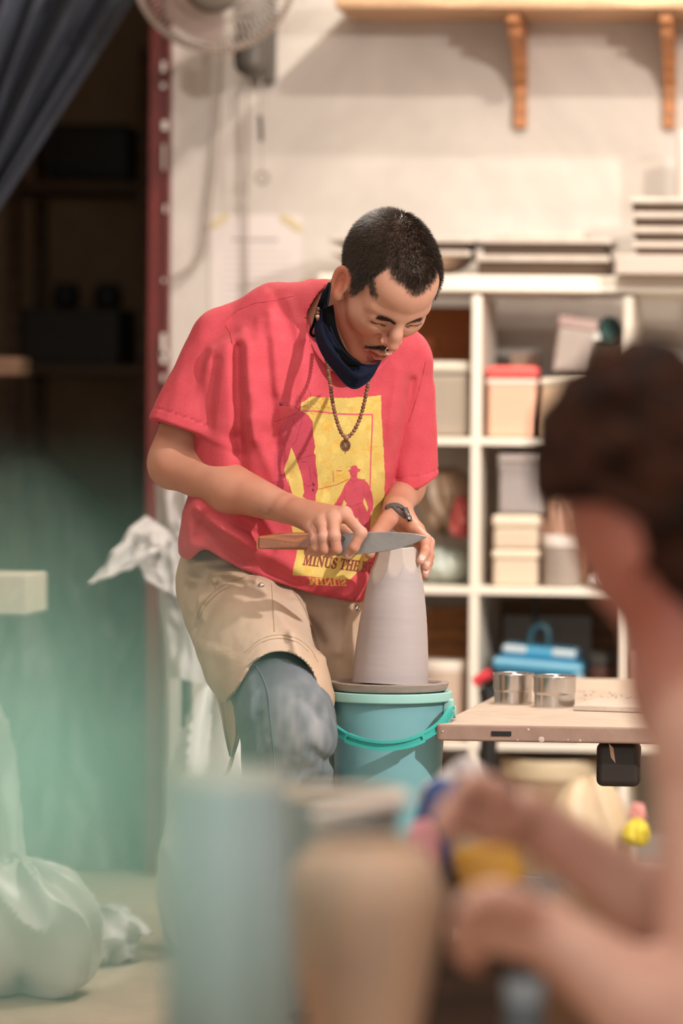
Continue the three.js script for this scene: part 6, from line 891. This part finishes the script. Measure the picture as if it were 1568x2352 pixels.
{ // work table with two steel rings, boards
  const dF = 6.14, ty = EYE - (1672 - 1001) / F * dF, xL = at(1000, 1672, dF).x, dB = F * (EYE - ty) / 559, xBL = at(1222, 1560, dB).x, th = 0.028;
  const o = thing('work_table', 'low wooden work table dusted with clay at the right', 'table', V(xL + 0.6, 0, -dF - 0.6)), top = matc('#cdb7a3', { tex: TX.mottle, rep: 1.6, roughness: 0.85 }), edgeM = matc('#a88a7a', { tex: TX.mottle, rep: 3, roughness: 0.8 });
  const s = new THREE.Shape(), r = 0.012; s.moveTo(xL + r, dF); s.lineTo(xL + 1.5, dF - 0.008); s.lineTo(xL + 1.5, dB); s.lineTo(xBL, dB); s.lineTo(xL, dF + r); s.quadraticCurveTo(xL, dF, xL + r, dF);
  const g = new THREE.ExtrudeGeometry(s, { depth: th - 0.008, bevelEnabled: true, bevelThickness: 0.004, bevelSize: 0.004, bevelOffset: -0.004, bevelSegments: 3, curveSegments: 8 }); g.rotateX(-Math.PI / 2); g.translate(0, ty - th + 0.004, 0); uvBox(g);
  const tp = part(o, 'tabletop', g, [top, edgeM]);
  const q = at(1151, 1685, dF - 0.001), slot = box(46 / F * dF, 0.008, 0.004, q.x, q.y - 0.004, -dF + 0.0008, 0.001); part(tp, 'slot', slot, M.black);
  const rr = rng(9); for (const [x, y, z] of [[1243, 1698, 16], [1332, 1700, 9], [1304, 1699, 5], [1213, 1676, 7], [1400, 1690, 6], [1188, 1700, 4], [1016, 1680, 5]]) { const a = at(x, y, dF - 0.001), sp = new THREE.SphereGeometry(1, 10, 8).scale(z / 2 / F * dF, z / 2.2 / F * dF, 0.001).translate(a.x, a.y, -dF + 0.0005); part(tp, 'clay_spot', sp, matc('#c9b2a4', { roughness: 0.9 })); }
  const leg = (x, z, y0) => box(0.075, ty - th - y0 - 0.002, 0.05, x, y0, z, 0.012, 4), lx = at(1420, 1750, dF + 0.05).x, lb = matc('#2c221e', { tex: TX.mottle, rep: 6, roughness: 0.5 });
  part(o, 'leg', merge([leg(lx, -dF - 0.06, at(1420, 1806, dF + 0.05).y)]), lb);
  part(o, 'paint_chip', (() => { const a = at(1405, 1735, dF + 0.03), sg = new THREE.Shape(); sg.moveTo(0, 0.02); sg.lineTo(0.008, 0.012); sg.lineTo(0.012, -0.014); sg.lineTo(0.004, -0.004); sg.closePath(); const e = new THREE.ExtrudeGeometry(sg, { depth: 0.001, bevelEnabled: false }); e.translate(a.x - 0.006, a.y, -dF - 0.0355); return e; })(), matc('#c9a58f'));
  for (const [x, z] of [[xL + 1.3, -dF - 0.1], [xL + 0.52, -dB + 0.1], [xL + 1.3, -dB + 0.1]]) part(o, 'leg', leg(x, z, 0), lb);
  part(o, 'crossbar', box(0.9, 0.04, 0.03, xL + 0.86, 0.25, -dF - 0.62, 0.004), lb); part(o, 'post', box(0.06, ty - th - 0.02, 0.06, xL + 0.86, 0.0, -dF - 0.62, 0.006), lb);
  // steel cutter rings
  const ring = (px0, px1, pyTop, pyBot, label) => { const d = F * (EYE - ty) / (pyBot - 8 - 1001), R1 = (px1 - px0) / 2 / F * d, c = at((px0 + px1) / 2, pyBot - 6, d), h = (pyBot - pyTop - 8) / F * d, y = ty + 0.0008, t = 0.0009, o2 = thing('ring_cutter', label, 'cutter', V(c.x, y, c.z), 'steel ring cutters'); part(o2, 'ring_wall', lathe([[R1 * 0.9, 0], [R1 * 0.9, h * 0.36], [R1 * 0.905, h * 0.4], [R1 * 0.945, h * 0.46], [R1 * 0.945, h * 0.92], [R1 * 0.97, h * 0.945], [R1 * 0.945 - t, h * 0.95], [R1 * 0.945 - t, h * 0.47], [R1 * 0.9 - t, h * 0.4], [R1 * 0.9 - t, 0], [R1 * 0.9, 0]], c.x, y, c.z, 72), M.steel); part(o2, 'rolled_rim', new THREE.TorusGeometry(R1 * 0.972, R1 * 0.028, 12, 72).rotateX(Math.PI / 2).translate(c.x, y + h * 0.955, c.z), M.steel); part(o2, 'seam', box(0.006, h * 0.38, 0.0008, c.x + (px0 < 1200 ? R1 * 0.4 : -R1 * 0.5), y, c.z + R1 * 0.9 * Math.sqrt(1 - (px0 < 1200 ? 0.197 : 0.31)) - 0.0001, 0.0003), matc(px0 < 1200 ? '#8a6a4a' : '#a89c94', { metalness: 0.5, roughness: 0.5 })); };
  ring(1129, 1226, 1550, 1628, 'left steel ring cutter on the work table'); ring(1221, 1325, 1554, 1634, 'right steel ring cutter on the work table, nearer one');
  { const a = at(1356, 1634, 6.75), b = single('tile_board', 'pale flat board lying near the front of the table', 'board', yaw(box(0.3, 0.0095, 0.2, a.x + 0.15, ty + 0.0008, -6.56, 0.0015), -0.16, V(a.x + 0.15, ty, -6.56)), matc('#d6c4b2', { tex: TX.mottle, rep: 3, roughness: 0.8 })); }
  { const a = at(1492, 1590, 7.2), g2 = merge([box(0.1, 0.03, 0.055, a.x + 0.05, ty + 0.0008, a.z, 0.004), box(0.09, 0.018, 0.045, a.x + 0.055, ty + 0.0008, a.z - 0.05, 0.004)]); single('clay_block', 'small grey clay block on the table near the picture edge', 'block', g2, matc('#8f7b70', { tex: TX.mottle, rep: 4, roughness: 0.9 })); }
  { // crumbs
    const list = [], rc = rng(3), gq = new THREE.IcosahedronGeometry(1, 0), geos = []; for (let i = 0; i < 50; i++) { const px = 1330 + rc() * 170, py = 1590 + rc() * 26, d = F * (EYE - ty) / (py - 1001), p = at(px, py, d), s = 0.0006 + rc() * 0.001; geos.push(gq.clone().scale(s * 1.6, s * 0.7, s).translate(p.x, ty + 0.0008, p.z)); } const m = single('clay_crumbs', 'dark clay crumbs scattered over the table', 'crumbs', merge(geos), matc('#6f5a4c', { roughness: 0.9 })); m.userData.kind = 'stuff'; }
}
// ------------------------------------------------------------------ near the camera, far out of focus
const near = (px, py, d) => at(px, py, d);
{ // low table that carries the near pots
  const a = near(300, 2300, 3.3), b = near(1215, 2300, 3.3), ty = 0.47, o = thing('low_table', 'low wooden table under the nearest pots', 'table', V((a.x + b.x) / 2, 0, -3.35)); part(o, 'tabletop', box(b.x - a.x + 0.1, 0.03, 0.5, (a.x + b.x) / 2, ty - 0.03, -3.35, 0.005), M.plank);
  for (const [x, z] of [[a.x, -3.15], [b.x, -3.15], [a.x, -3.55], [b.x, -3.55]]) part(o, 'leg', box(0.045, ty - 0.031, 0.045, x, 0, z, 0.004), M.plank);
  const d = 3.2, c = near(535, 1770, d), k = 1 / pm(d), h = c.y - ty, y = ty + 0.0006, v = thing('tall_vase', 'tall blue grey glazed vase in the near foreground, left of the tan pot', 'vase', V(c.x, y, c.z));
  const pr = [[0, 0], [150, 0], [162, 0.03], [160, 0.2], [150, 0.5], [137, 0.8], [131, 0.95], [133, 1], [124, 1], [122, 0.94], [128, 0.5], [140, 0.05], [0, 0.03]].map(([r, t]) => [r * k, t * h]), g = lathe(pr, c.x, y, c.z, 72);
  colorize(g, (x, yy, z) => { const t = clamp((yy - y) / h, 0, 1), n = fbm(x * 14, yy * 5, z * 14); let q = mix3(lin('#74877e'), lin('#a0abb6'), sstep(0.25, 0.8, t + 0.12 * n)); return mix3(q, lin('#d6cdbf'), sstep(0.955, 0.975, t)); });
  part(v, 'vase_body', g, matc('#ffffff', { vc: true, roughness: 0.4, clearcoat: 0.25, clearcoatRoughness: 0.4 }));
}
{ // the pot that the seated person shapes
  const d = 3.42, c = near(812, 1835, d), k = 1 / pm(d), ty = 0.4706, yb = ty, h = c.y - yb, o = thing('tan_pot', 'wide tan clay pot between the seated person\'s hands', 'pot', V(c.x, yb, c.z));
  const T2 = (py) => (near(812, py, d).y - yb), pr = [[0, 0], [110, 0], [120, 0.006], [134, T2(2350)], [162, T2(2200)], [186, T2(2090)], [184, T2(2040)], [172, T2(1998)], [146, T2(1962)], [124, T2(1945)], [116, T2(1934)], [119, T2(1927)], [112, T2(1924)], [106, T2(1936)], [114, T2(1952)], [136, T2(1974)], [162, T2(2010)], [172, T2(2070)], [110, 0.012], [0, 0.01]].map(([r, t]) => [r * k, t]);
  const g = lathe(pr, c.x + 30 * k, yb, c.z, 72); colorize(g, (x, y, z) => { const n = fbm(x * 18, y * 8, z * 18); return mix3(lin('#c4a488'), lin('#ac9684'), clamp(0.5 + n * 0.6, 0, 1)); });
  part(o, 'pot_body', g, matc('#ffffff', { vc: true, roughness: 0.7 }));
  { const e = near(700, 1800, 3.62), bo = thing('grey_bowl', 'grey blue bowl with a pale lip beyond the tan pot', 'bowl', V(near(790, 1830, 3.66).x, ty, -3.66)), x = near(790, 1830, 3.66).x, r = 135 / pm(3.66), yy = near(790, 1822, 3.66).y, hh = yy - ty; part(bo, 'bowl_body', lathe([[0, 0], [r * 0.5, 0], [r * 0.55, hh * 0.5], [r * 0.9, hh * 0.85], [r, hh * 0.98], [r * 0.97, hh], [r * 0.94, hh * 0.98], [r * 0.5, hh * 0.7], [0, hh * 0.66]], x, ty, -3.66, 56), matc('#8a9498', { roughness: 0.5 })); { const q0 = near(720, 1876, 3.5), q1 = near(940, 1832, 3.52); single('wooden_rib', 'pale wooden stick resting against the grey blue bowl', 'tool', tube([q0, mid3(q0, q1), q1], 0.0062, 8, 12), M.lid); } part(bo, 'bowl_lip', new THREE.TorusGeometry(r * 0.985, 0.004, 10, 64).rotateX(Math.PI / 2).translate(x, yy, -3.66), matc('#d8c4ae', { roughness: 0.5 })); }
}
function mid3(a, b) { return a.clone().lerp(b, 0.5); }
// ---- seated person at the right edge
const woman = thing('person', 'blurred seated person with short curly brown hair at the right edge', 'person', near(1640, 2000, 3.55).setY(0));
{
  const wN = 3.12, wF = 2.86;
  const headC = P(1462, 1105, 3.02);
  const wl = P(1262, 2142, 3.2), ml = [P(1118, 2072, 3.235), P(1104, 2102, 3.225), P(1104, 2132, 3.205), P(1112, 2158, 3.185)];
  const fl = [[ml[0], P(1072, 2095, 3.245), P(1062, 2130, 3.225), P(1080, 2152, 3.2)], [ml[1], P(1060, 2128, 3.235), P(1055, 2160, 3.21), P(1076, 2178, 3.185)], [ml[2], P(1064, 2160, 3.215), P(1062, 2188, 3.19), P(1082, 2202, 3.17)], [ml[3], P(1080, 2188, 3.19), P(1080, 2210, 3.17), P(1098, 2220, 3.15)]];
  const wr = P(1210, 1878, 2.9), mr = [P(1126, 1840, 2.93), P(1112, 1862, 2.94), P(1106, 1886, 2.94), P(1110, 1910, 2.93)];
  const fr = [[mr[0], P(1072, 1824, 2.955), P(1040, 1838, 2.965), P(1015, 1858, 2.97)], [mr[1], P(1058, 1846, 2.965), P(1028, 1864, 2.975), P(1004, 1884, 2.98)], [mr[2], P(1056, 1870, 2.965), P(1030, 1890, 2.975), P(1010, 1908, 2.98)], [mr[3], P(1066, 1896, 2.95), P(1046, 1914, 2.96), P(1030, 1928, 2.965)]];
  const hl = handField(wl, ml, fl, [0.0092, 0.0094, 0.0088, 0.008], [P(1200, 2085, 3.23), P(1145, 2060, 3.25), P(1100, 2062, 3.265), P(1072, 2078, 3.27)], [0.013, 0.0115, 0.0095], [0, -0.012, 0.002]);
  const hr = handField(wr, mr, fr, [0.009, 0.0092, 0.0088, 0.008], [P(1184, 1878, 2.94), P(1138, 1818, 2.965), P(1092, 1796, 2.98), P(1062, 1808, 2.99)], [0.013, 0.0115, 0.0095], [0, -0.012, 0]);
  const shLd = P(1652, 1690, 3.12), elL = P(1625, 2420, 3.22), shRd = P(1800, 1600, 2.95), elR = P(1630, 2190, 2.84);
  const skull = group([ellipsoid(headC, [0.074, 0.1, 0.09], [0.25, 0.3, 0.1]), ellipsoid(addv(headC, [0.006, -0.052, -0.03]), [0.054, 0.074, 0.06], [0.2, 0.4, 0.1]), capsule(addv(headC, [-0.012, -0.1, -0.05]), addv(headC, [0.0, -0.085, 0.02]), 0.026, 0.03), ellipsoid(addv(headC, [-0.056, -0.028, -0.075]), [0.012, 0.02, 0.014]), ellipsoid(addv(headC, [-0.044, -0.06, -0.066]), [0.013, 0.012, 0.012])], 0.03);
  const ear = group([ellipsoid(addv(headC, [-0.01, -0.055, 0.078]), [0.021, 0.031, 0.01], [0.1, -0.3, 0.2]), ellipsoid(addv(headC, [-0.006, -0.083, 0.072]), [0.01, 0.011, 0.008])], 0.006);
  const bowlE = ellipsoid(addv(headC, [-0.012, -0.056, 0.09]), [0.01, 0.017, 0.008]);
  const rest = group([capsule(addv(headC, [0.018, -0.06, 0.0]), P(1640, 1580, 3.0), 0.056, 0.062), capsule(P(1640, 1580, 3.0), shLd, 0.066, 0.062), capsule(P(1650, 1580, 2.98), shRd, 0.07, 0.06), capsule(P(1890, 1720, 2.95), P(1930, 2150, 2.85), 0.13, 0.14)], 0.05);
  const armN = group([capsule(shLd, elL, 0.058, 0.046), capsule(elL, mid(elL, wl, 0.35), 0.046, 0.047), capsule(mid(elL, wl, 0.35), wl, 0.047, 0.028)], 0.02), armF = group([capsule(shRd, elR, 0.055, 0.045), capsule(elR, mid(elR, wr, 0.35), 0.043, 0.04), capsule(mid(elR, wr, 0.35), wr, 0.04, 0.025)], 0.02);
  const bl = bounded(hl, P(1130, 2125, 3.2), 0.12), br = bounded(hr, P(1100, 1830, 2.94), 0.12);
  const f = (x, y, z) => { let d = smin(skull(x, y, z), rest(x, y, z), 0.03); d = smax(smin(d, ear(x, y, z), 0.006), -bowlE(x, y, z), 0.004); d = smin(d, smin(armN(x, y, z), armF(x, y, z), 0.01), 0.03); return smin(smin(d, bl(x, y, z), 0.012), br(x, y, z), 0.012); };
  const lo = [P(990, 2500, 3.0)[0], P(990, 2640, 3.25)[1], 2.6], hi = [P(2320, 700, 2.9)[0], P(1400, 760, 2.9)[1], 3.4];
  const sk = lin('#c9a08e'), skShade = lin('#a8604f');
  const fine = [[addv(P(1040, 2235, 3.2), [0, 0, -0.08]), addv(P(1240, 2030, 3.2), [0, 0, 0.1])], [addv(P(985, 1905, 2.94), [0, 0, -0.09]), addv(P(1215, 1735, 2.94), [0, 0, 0.09])]];
  const gb = surface(f, lo, hi, 0.0065, { lip: 1.3 }), gs = fine.map(([a, b]) => surface(f, a, b, 0.003, { lip: 1.3 }));
  { const p = gb.attributes.position, ix = gb.index.array, out = []; const ins = (i) => fine.some(([a, b]) => [0, 1, 2].every((k) => { const q = p.getComponent(i, k); return q > a[k] + 0.01 && q < b[k] - 0.01; })); for (let t = 0; t < ix.length; t += 3) if (!(ins(ix[t]) && ins(ix[t + 1]) && ins(ix[t + 2]))) out.push(ix[t], ix[t + 1], ix[t + 2]); gb.setIndex(out); }
  for (const g of [gb, ...gs]) colorize(g, (x, y, z) => { let c = mix3(sk, skShade, clamp(0.2 + 0.25 * fbm(x * 18, y * 18, z * 18), 0, 1)); const e = Math.hypot(x - headC[0] + 0.03, y - headC[1] + 0.05, z - headC[2] - 0.04); return mix3(c, skShade, 0.9 * sstep(0.24, 0.09, e)); });  // face and neck darker and redder: their shade is put into the colour
  part(woman, 'body', toRoom(mergeGeometries([gb, ...gs].map((g) => g.toNonIndexed()))), matc('#ffffff', { vc: true, roughness: 0.55 }));
  // curly hair: lumps over the crown and nape
  const rr = rng(21), lumps = []; for (let i = 0; i < 210; i++) { const th = Math.acos(1 - 1.8 * rr()), ph = rr() * 6.283, dx = Math.sin(th) * Math.cos(ph), dy = Math.cos(th), dz = Math.sin(th) * Math.sin(ph); lumps.push([headC[0] + 0.004 + dx * 0.086, headC[1] + 0.014 + dy * 0.106, headC[2] + dz * 0.1, 0.013 + 0.009 * rr()]); }
  for (let i = 0; i < 60; i++) { const t = rr(); lumps.push([headC[0] + 0.012 + 0.02 * t + rr() * 0.08, headC[1] - 0.02 - t * 0.095, headC[2] + 0.1 - rr() * 0.12, 0.016 + 0.008 * rr()]); }
  // bare where the face looks out, low on the left, and at the ear
  const hairF = (x, y, z) => { let d = ellipsoidD(x - headC[0] - 0.004, y - headC[1] - 0.014, z - headC[2], 0.085, 0.106, 0.099); for (const [a, b, c, r] of lumps) { const q = Math.hypot(x - a, y - b, z - c) - r; if (q < 0.04) d = smin(d, q, 0.012); } d += 0.003 * noise(x * 120, y * 120, z * 120); const face = Math.max(y - headC[1] + 0.022 + 0.6 * Math.max(0, x - headC[0] + 0.03), x - headC[0] - 0.002); return smax(d, -face, 0.014); };
  function ellipsoidD(x, y, z, a, b, c) { const k0 = Math.hypot(x / a, y / b, z / c), k1 = Math.hypot(x / (a * a), y / (b * b), z / (c * c)); return k1 < 1e-9 ? -a : k0 * (k0 - 1) / k1; }
  const gh = surface(hairF, addv(headC, [-0.13, -0.16, -0.14]), addv(headC, [0.14, 0.16, 0.14]), 0.0048, { lip: 2 }); colorize(gh, (x, y, z) => mix3(lin('#1d120d'), lin('#452719'), clamp(0.35 + 0.8 * fbm(x * 40, y * 40, z * 40), 0, 1))); part(woman, 'hair', toRoom(gh), matc('#ffffff', { vc: true, roughness: 0.85, specularIntensity: 0.25 }));
  const topF = group([capsule(P(1890, 1740, 2.95), P(1930, 2190, 2.85), 0.145, 0.155), capsule(P(1780, 1620, 2.97), P(1890, 1740, 2.95), 0.06, 0.12)], 0.05), gt = surface((x, y, z) => topF(x, y, z) + 0.004 * fbm(x * 12, y * 12, z * 12), [P(1420, 0, 3)[0], P(0, 2480, 2.9)[1], 2.65], [P(2420, 0, 2.9)[0], P(0, 1540, 2.9)[1], 3.3], 0.009); part(woman, 'tank_top', toRoom(gt), matc('#a88c8a', { roughness: 0.9 }));
  const kn = P(1345, 2215, 2.68), hp = P(1900, 2300, 2.8), an = P(1390, 2900, 2.6), tr = group([capsule(hp, kn, 0.1, 0.075), capsule(kn, an, 0.072, 0.055), capsule(addv(hp, [0, 0, 0.12]), addv(kn, [0.08, -0.14, 0.3]), 0.09, 0.07), capsule(addv(kn, [0.08, -0.14, 0.3]), addv(an, [0.06, 0.02, 0.24]), 0.068, 0.055), capsule(hp, addv(hp, [0.02, -0.0, 0.1]), 0.13, 0.13)], 0.03);
  const g2 = surface((x, y, z) => tr(x, y, z) + 0.003 * fbm(x * 16, y * 16, z * 16), [P(1200, 0, 2.6)[0], P(0, 2990, 2.6)[1], 2.45], [P(2420, 0, 2.9)[0], P(0, 2050, 2.9)[1], 3.2], 0.011); part(woman, 'trousers', toRoom(g2), matc('#8a6a52', { roughness: 0.9 }));
  const fx = roomV(an), f2 = roomV(addv(an, [0.06, 0.02, 0.24])); for (const q of [fx, f2]) { const s = surface(group([ellipsoid([-0.06, 0.04, 0], [0.12, 0.036, 0.042]), capsule([0, 0.04, 0], [0, Math.max(0.1, q.y), 0], 0.042, 0.05)], 0.02), [-0.2, 0, -0.08], [0.08, Math.max(0.16, q.y + 0.06), 0.08], 0.01); s.translate(q.x, 0.002, q.z); part(woman, 'shoe', s, M.charcoal); }
  const hpw = roomV(hp), st = thing('round_stool', 'round wooden stool under the seated person', 'stool', V(hpw.x, 0, hpw.z + 0.0)), sh = Math.max(0.2, hpw.y - 0.15); part(st, 'seat', lathe([[0, sh], [0.15, sh], [0.16, sh - 0.01], [0.16, sh - 0.03], [0, sh - 0.03]], hpw.x + 0.02, 0, hpw.z + 0.02, 40), M.plank); for (let k = 0; k < 4; k++) { const a = k * 1.57 + 0.78; part(st, 'leg', tube([V(hpw.x + 0.02 + Math.cos(a) * 0.1, sh - 0.03, hpw.z + 0.02 + Math.sin(a) * 0.1), V(hpw.x + 0.02 + Math.cos(a) * 0.14, 0, hpw.z + 0.02 + Math.sin(a) * 0.14)], 0.016, 2), M.plank); }
}
{ // things between them
  const d = 4.3, ty = 0.5, o = thing('side_bench', 'dark brown bench under the yellow jar and rags', 'bench', V(near(1080, 2200, d).x, 0, -d)); const x = near(1090, 2000, d).x, by = near(1090, 2040, d).y; part(o, 'dark_front_board', box(0.29, by - 0.06, 0.018, x, 0.02, -d + 0.135, 0.003), matc('#4a3628', { tex: TX.wood, rep: 2 })); part(o, 'bench_top', box(0.34, 0.03, 0.34, x, by - 0.03, -d, 0.005), matc('#5d4434', { tex: TX.wood, rep: 2 })); for (const [a, b] of [[-1, -1], [1, -1], [-1, 1], [1, 1]]) part(o, 'leg', box(0.05, by - 0.031, 0.05, x + a * 0.13, 0, -d + b * 0.13, 0.004), matc('#4a362a'));  // front board placed for the dark area between pot and hand
  { const c = near(1138, 2035, 4.2), k = 1 / pm(4.2), j = thing('yellow_jar', 'tilted orange yellow jar with a cream lid beside the tan pot', 'jar', V(c.x, by, c.z)), r = 76 * k, h = near(1100, 1905, 4.2).y - by, t = (g) => roll(g, 0.3, V(c.x, by + r * 0.25, c.z)), y0 = by + 0.012; part(j, 'jar_body', t(lathe([[0, 0], [r * 0.94, 0], [r, 0.006], [r, h * 0.62], [r * 0.9, h * 0.7], [0, h * 0.7]], c.x, y0, c.z, 40)), matc('#d9a33a', { roughness: 0.4 })); part(j, 'jar_lid', t(lathe([[r * 0.86, h * 0.68], [r * 0.9, h * 0.7], [r * 0.9, h * 0.98], [r * 0.84, h], [0, h]], c.x, y0, c.z, 40)), matc('#dcc5a6', { roughness: 0.5 })); part(j, 'jar_label', t(lathe([[r * 1.003, h * 0.3], [r * 1.006, h * 0.31], [r * 1.006, h * 0.58], [r * 1.003, h * 0.59]], c.x, y0, c.z, 40)), matc('#d9a650', { roughness: 0.5 })); }
  bag('blue_rag', 'crumpled dark blue rag beside the yellow jar', 'rag', V(near(1030, 1990, 4.35).x, by, -4.36), [0.046, 0.056, 0.045], matc('#35568c', { roughness: 0.8 }), 41, { amp: 0.12 });
  bag('white_rag', 'crumpled white rag behind the seated person\'s far hand', 'rag', V(near(1060, 1990, 4.5).x, by, -4.45), [0.05, 0.066, 0.04], matc('#cfc8c8', { roughness: 0.8 }), 43, { amp: 0.1 });
  bag('pink_sponge', 'small pink sponge by the blue rag', 'sponge', V(near(972, 2020, 4.3).x, by, -4.27), [0.022, 0.04, 0.024], matc('#c98a92', { roughness: 0.9 }), 44, { amp: 0.05 });
  { const d2 = 3.42, c = near(1205, 2260, d2), y0 = 0.4706, r = 46 / pm(d2), h = near(1205, 2245, d2).y - y0, b2 = thing('grey_jar', 'dark grey jar low beneath the seated person\'s near hand', 'jar', V(c.x, y0, c.z)); part(b2, 'jar_body', lathe([[0, 0], [r * 0.9, 0], [r, 0.008], [r, h], [r * 0.92, h], [r * 0.9, 0.01], [0, 0.008]], c.x, y0, c.z, 36), matc('#56646c', { roughness: 0.5 })); part(b2, 'jar_band', lathe([[r * 1.004, h * 0.8], [r * 1.03, h * 0.84], [r * 1.03, h * 0.96], [r * 1.004, h]], c.x, y0, c.z, 36), matc('#8d9aa2', { roughness: 0.5 })); }
}
{ // mint green leaves near the lens, standing in for the lower left haze
  const d = 0.6, r = rng(57), c = (px, py, dd) => at(px, py, dd), base = c(-330, 3400, d), pl = thing('veil_sprig', 'mint green leaves placed close to the lens to make the soft veil at lower left', 'plant', V(base.x, base.y, base.z)), lm = matc('#b4e6d2', { phys: true, roughness: 0.7, transmission: 0.3 }), sm = matc('#7fae98', { roughness: 0.7 });
  const stem = new THREE.CatmullRomCurve3([base, c(-260, 2700, d), c(-120, 2250, d + 0.01), c(60, 1850, d), c(190, 1480, d - 0.01)]); part(pl, 'stem', new THREE.TubeGeometry(stem, 40, 0.0012, 6), sm);
  const leaf = (p, len, wid, a, tilt, turn) => { const g = new THREE.SphereGeometry(1, 14, 10), q = g.attributes.position; for (let i = 0; i < q.count; i++) { const y = q.getY(i), t = (y + 1) / 2; q.setXYZ(i, q.getX(i) * wid * 0.5 * (1.25 - 0.6 * t), y * len * 0.5 + len * 0.5, q.getZ(i) * 0.0006 + 0.0025 * Math.sin(t * 3) ); } g.computeVertexNormals(); g.rotateX(tilt); g.rotateY(turn); g.rotateZ(a); g.translate(p.x, p.y, p.z); part(pl, 'leaf', g, lm); };
  const spots = [[-85, 2190, 1.0], [-135, 2080, -0.9], [15, 2010, -1.2], [-105, 1960, 0.7], [125, 2010, -1.5], [-35, 1850, 0.9], [105, 1850, -1.0], [225, 1930, -1.3], [15, 1730, 0.6], [165, 1740, -0.9], [-115, 1800, 0.9], [85, 1600, 0.5], [235, 1660, -0.8], [285, 1820, -1.1], [-75, 1640, 0.5], [170, 1530, 0.0], [335, 1960, -1.2], [-175, 1950, 0.9], [255, 2050, -1.4], [75, 2100, -1.2], [-55, 1480, 0.4], [195, 1830, -1.0]];
  for (const [px, py, a] of spots) leaf(c(px, py, d + (r() - 0.5) * 0.05), 0.015 + 0.003 * r(), 0.0098 + 0.002 * r(), a + (r() - 0.5) * 0.3, (r() - 0.5) * 0.5, (r() - 0.5) * 0.6);
  const y0 = base.y - 0.09; part(pl, 'pot', lathe([[0, 0], [0.022, 0], [0.03, 0.06], [0.016, 0.088], [0.018, 0.092], [0.014, 0.09], [0.024, 0.05], [0, 0.006]], base.x, y0, base.z, 32), M.board);
  const ps = thing('veil_stand', 'slim wooden stand out of view under the veil leaves', 'stand', V(base.x, 0, base.z)); part(ps, 'top', lathe([[0, y0], [0.08, y0], [0.08, y0 - 0.015], [0, y0 - 0.015]], base.x, 0, base.z, 32), M.plank); part(ps, 'post', box(0.03, y0 - 0.03, 0.03, base.x, 0.015, base.z, 0.003), M.plank); part(ps, 'base', lathe([[0, 0.015], [0.1, 0.015], [0.1, 0], [0, 0]], base.x, 0, base.z, 32), M.plank);
}
renderer.render(scene, camera);
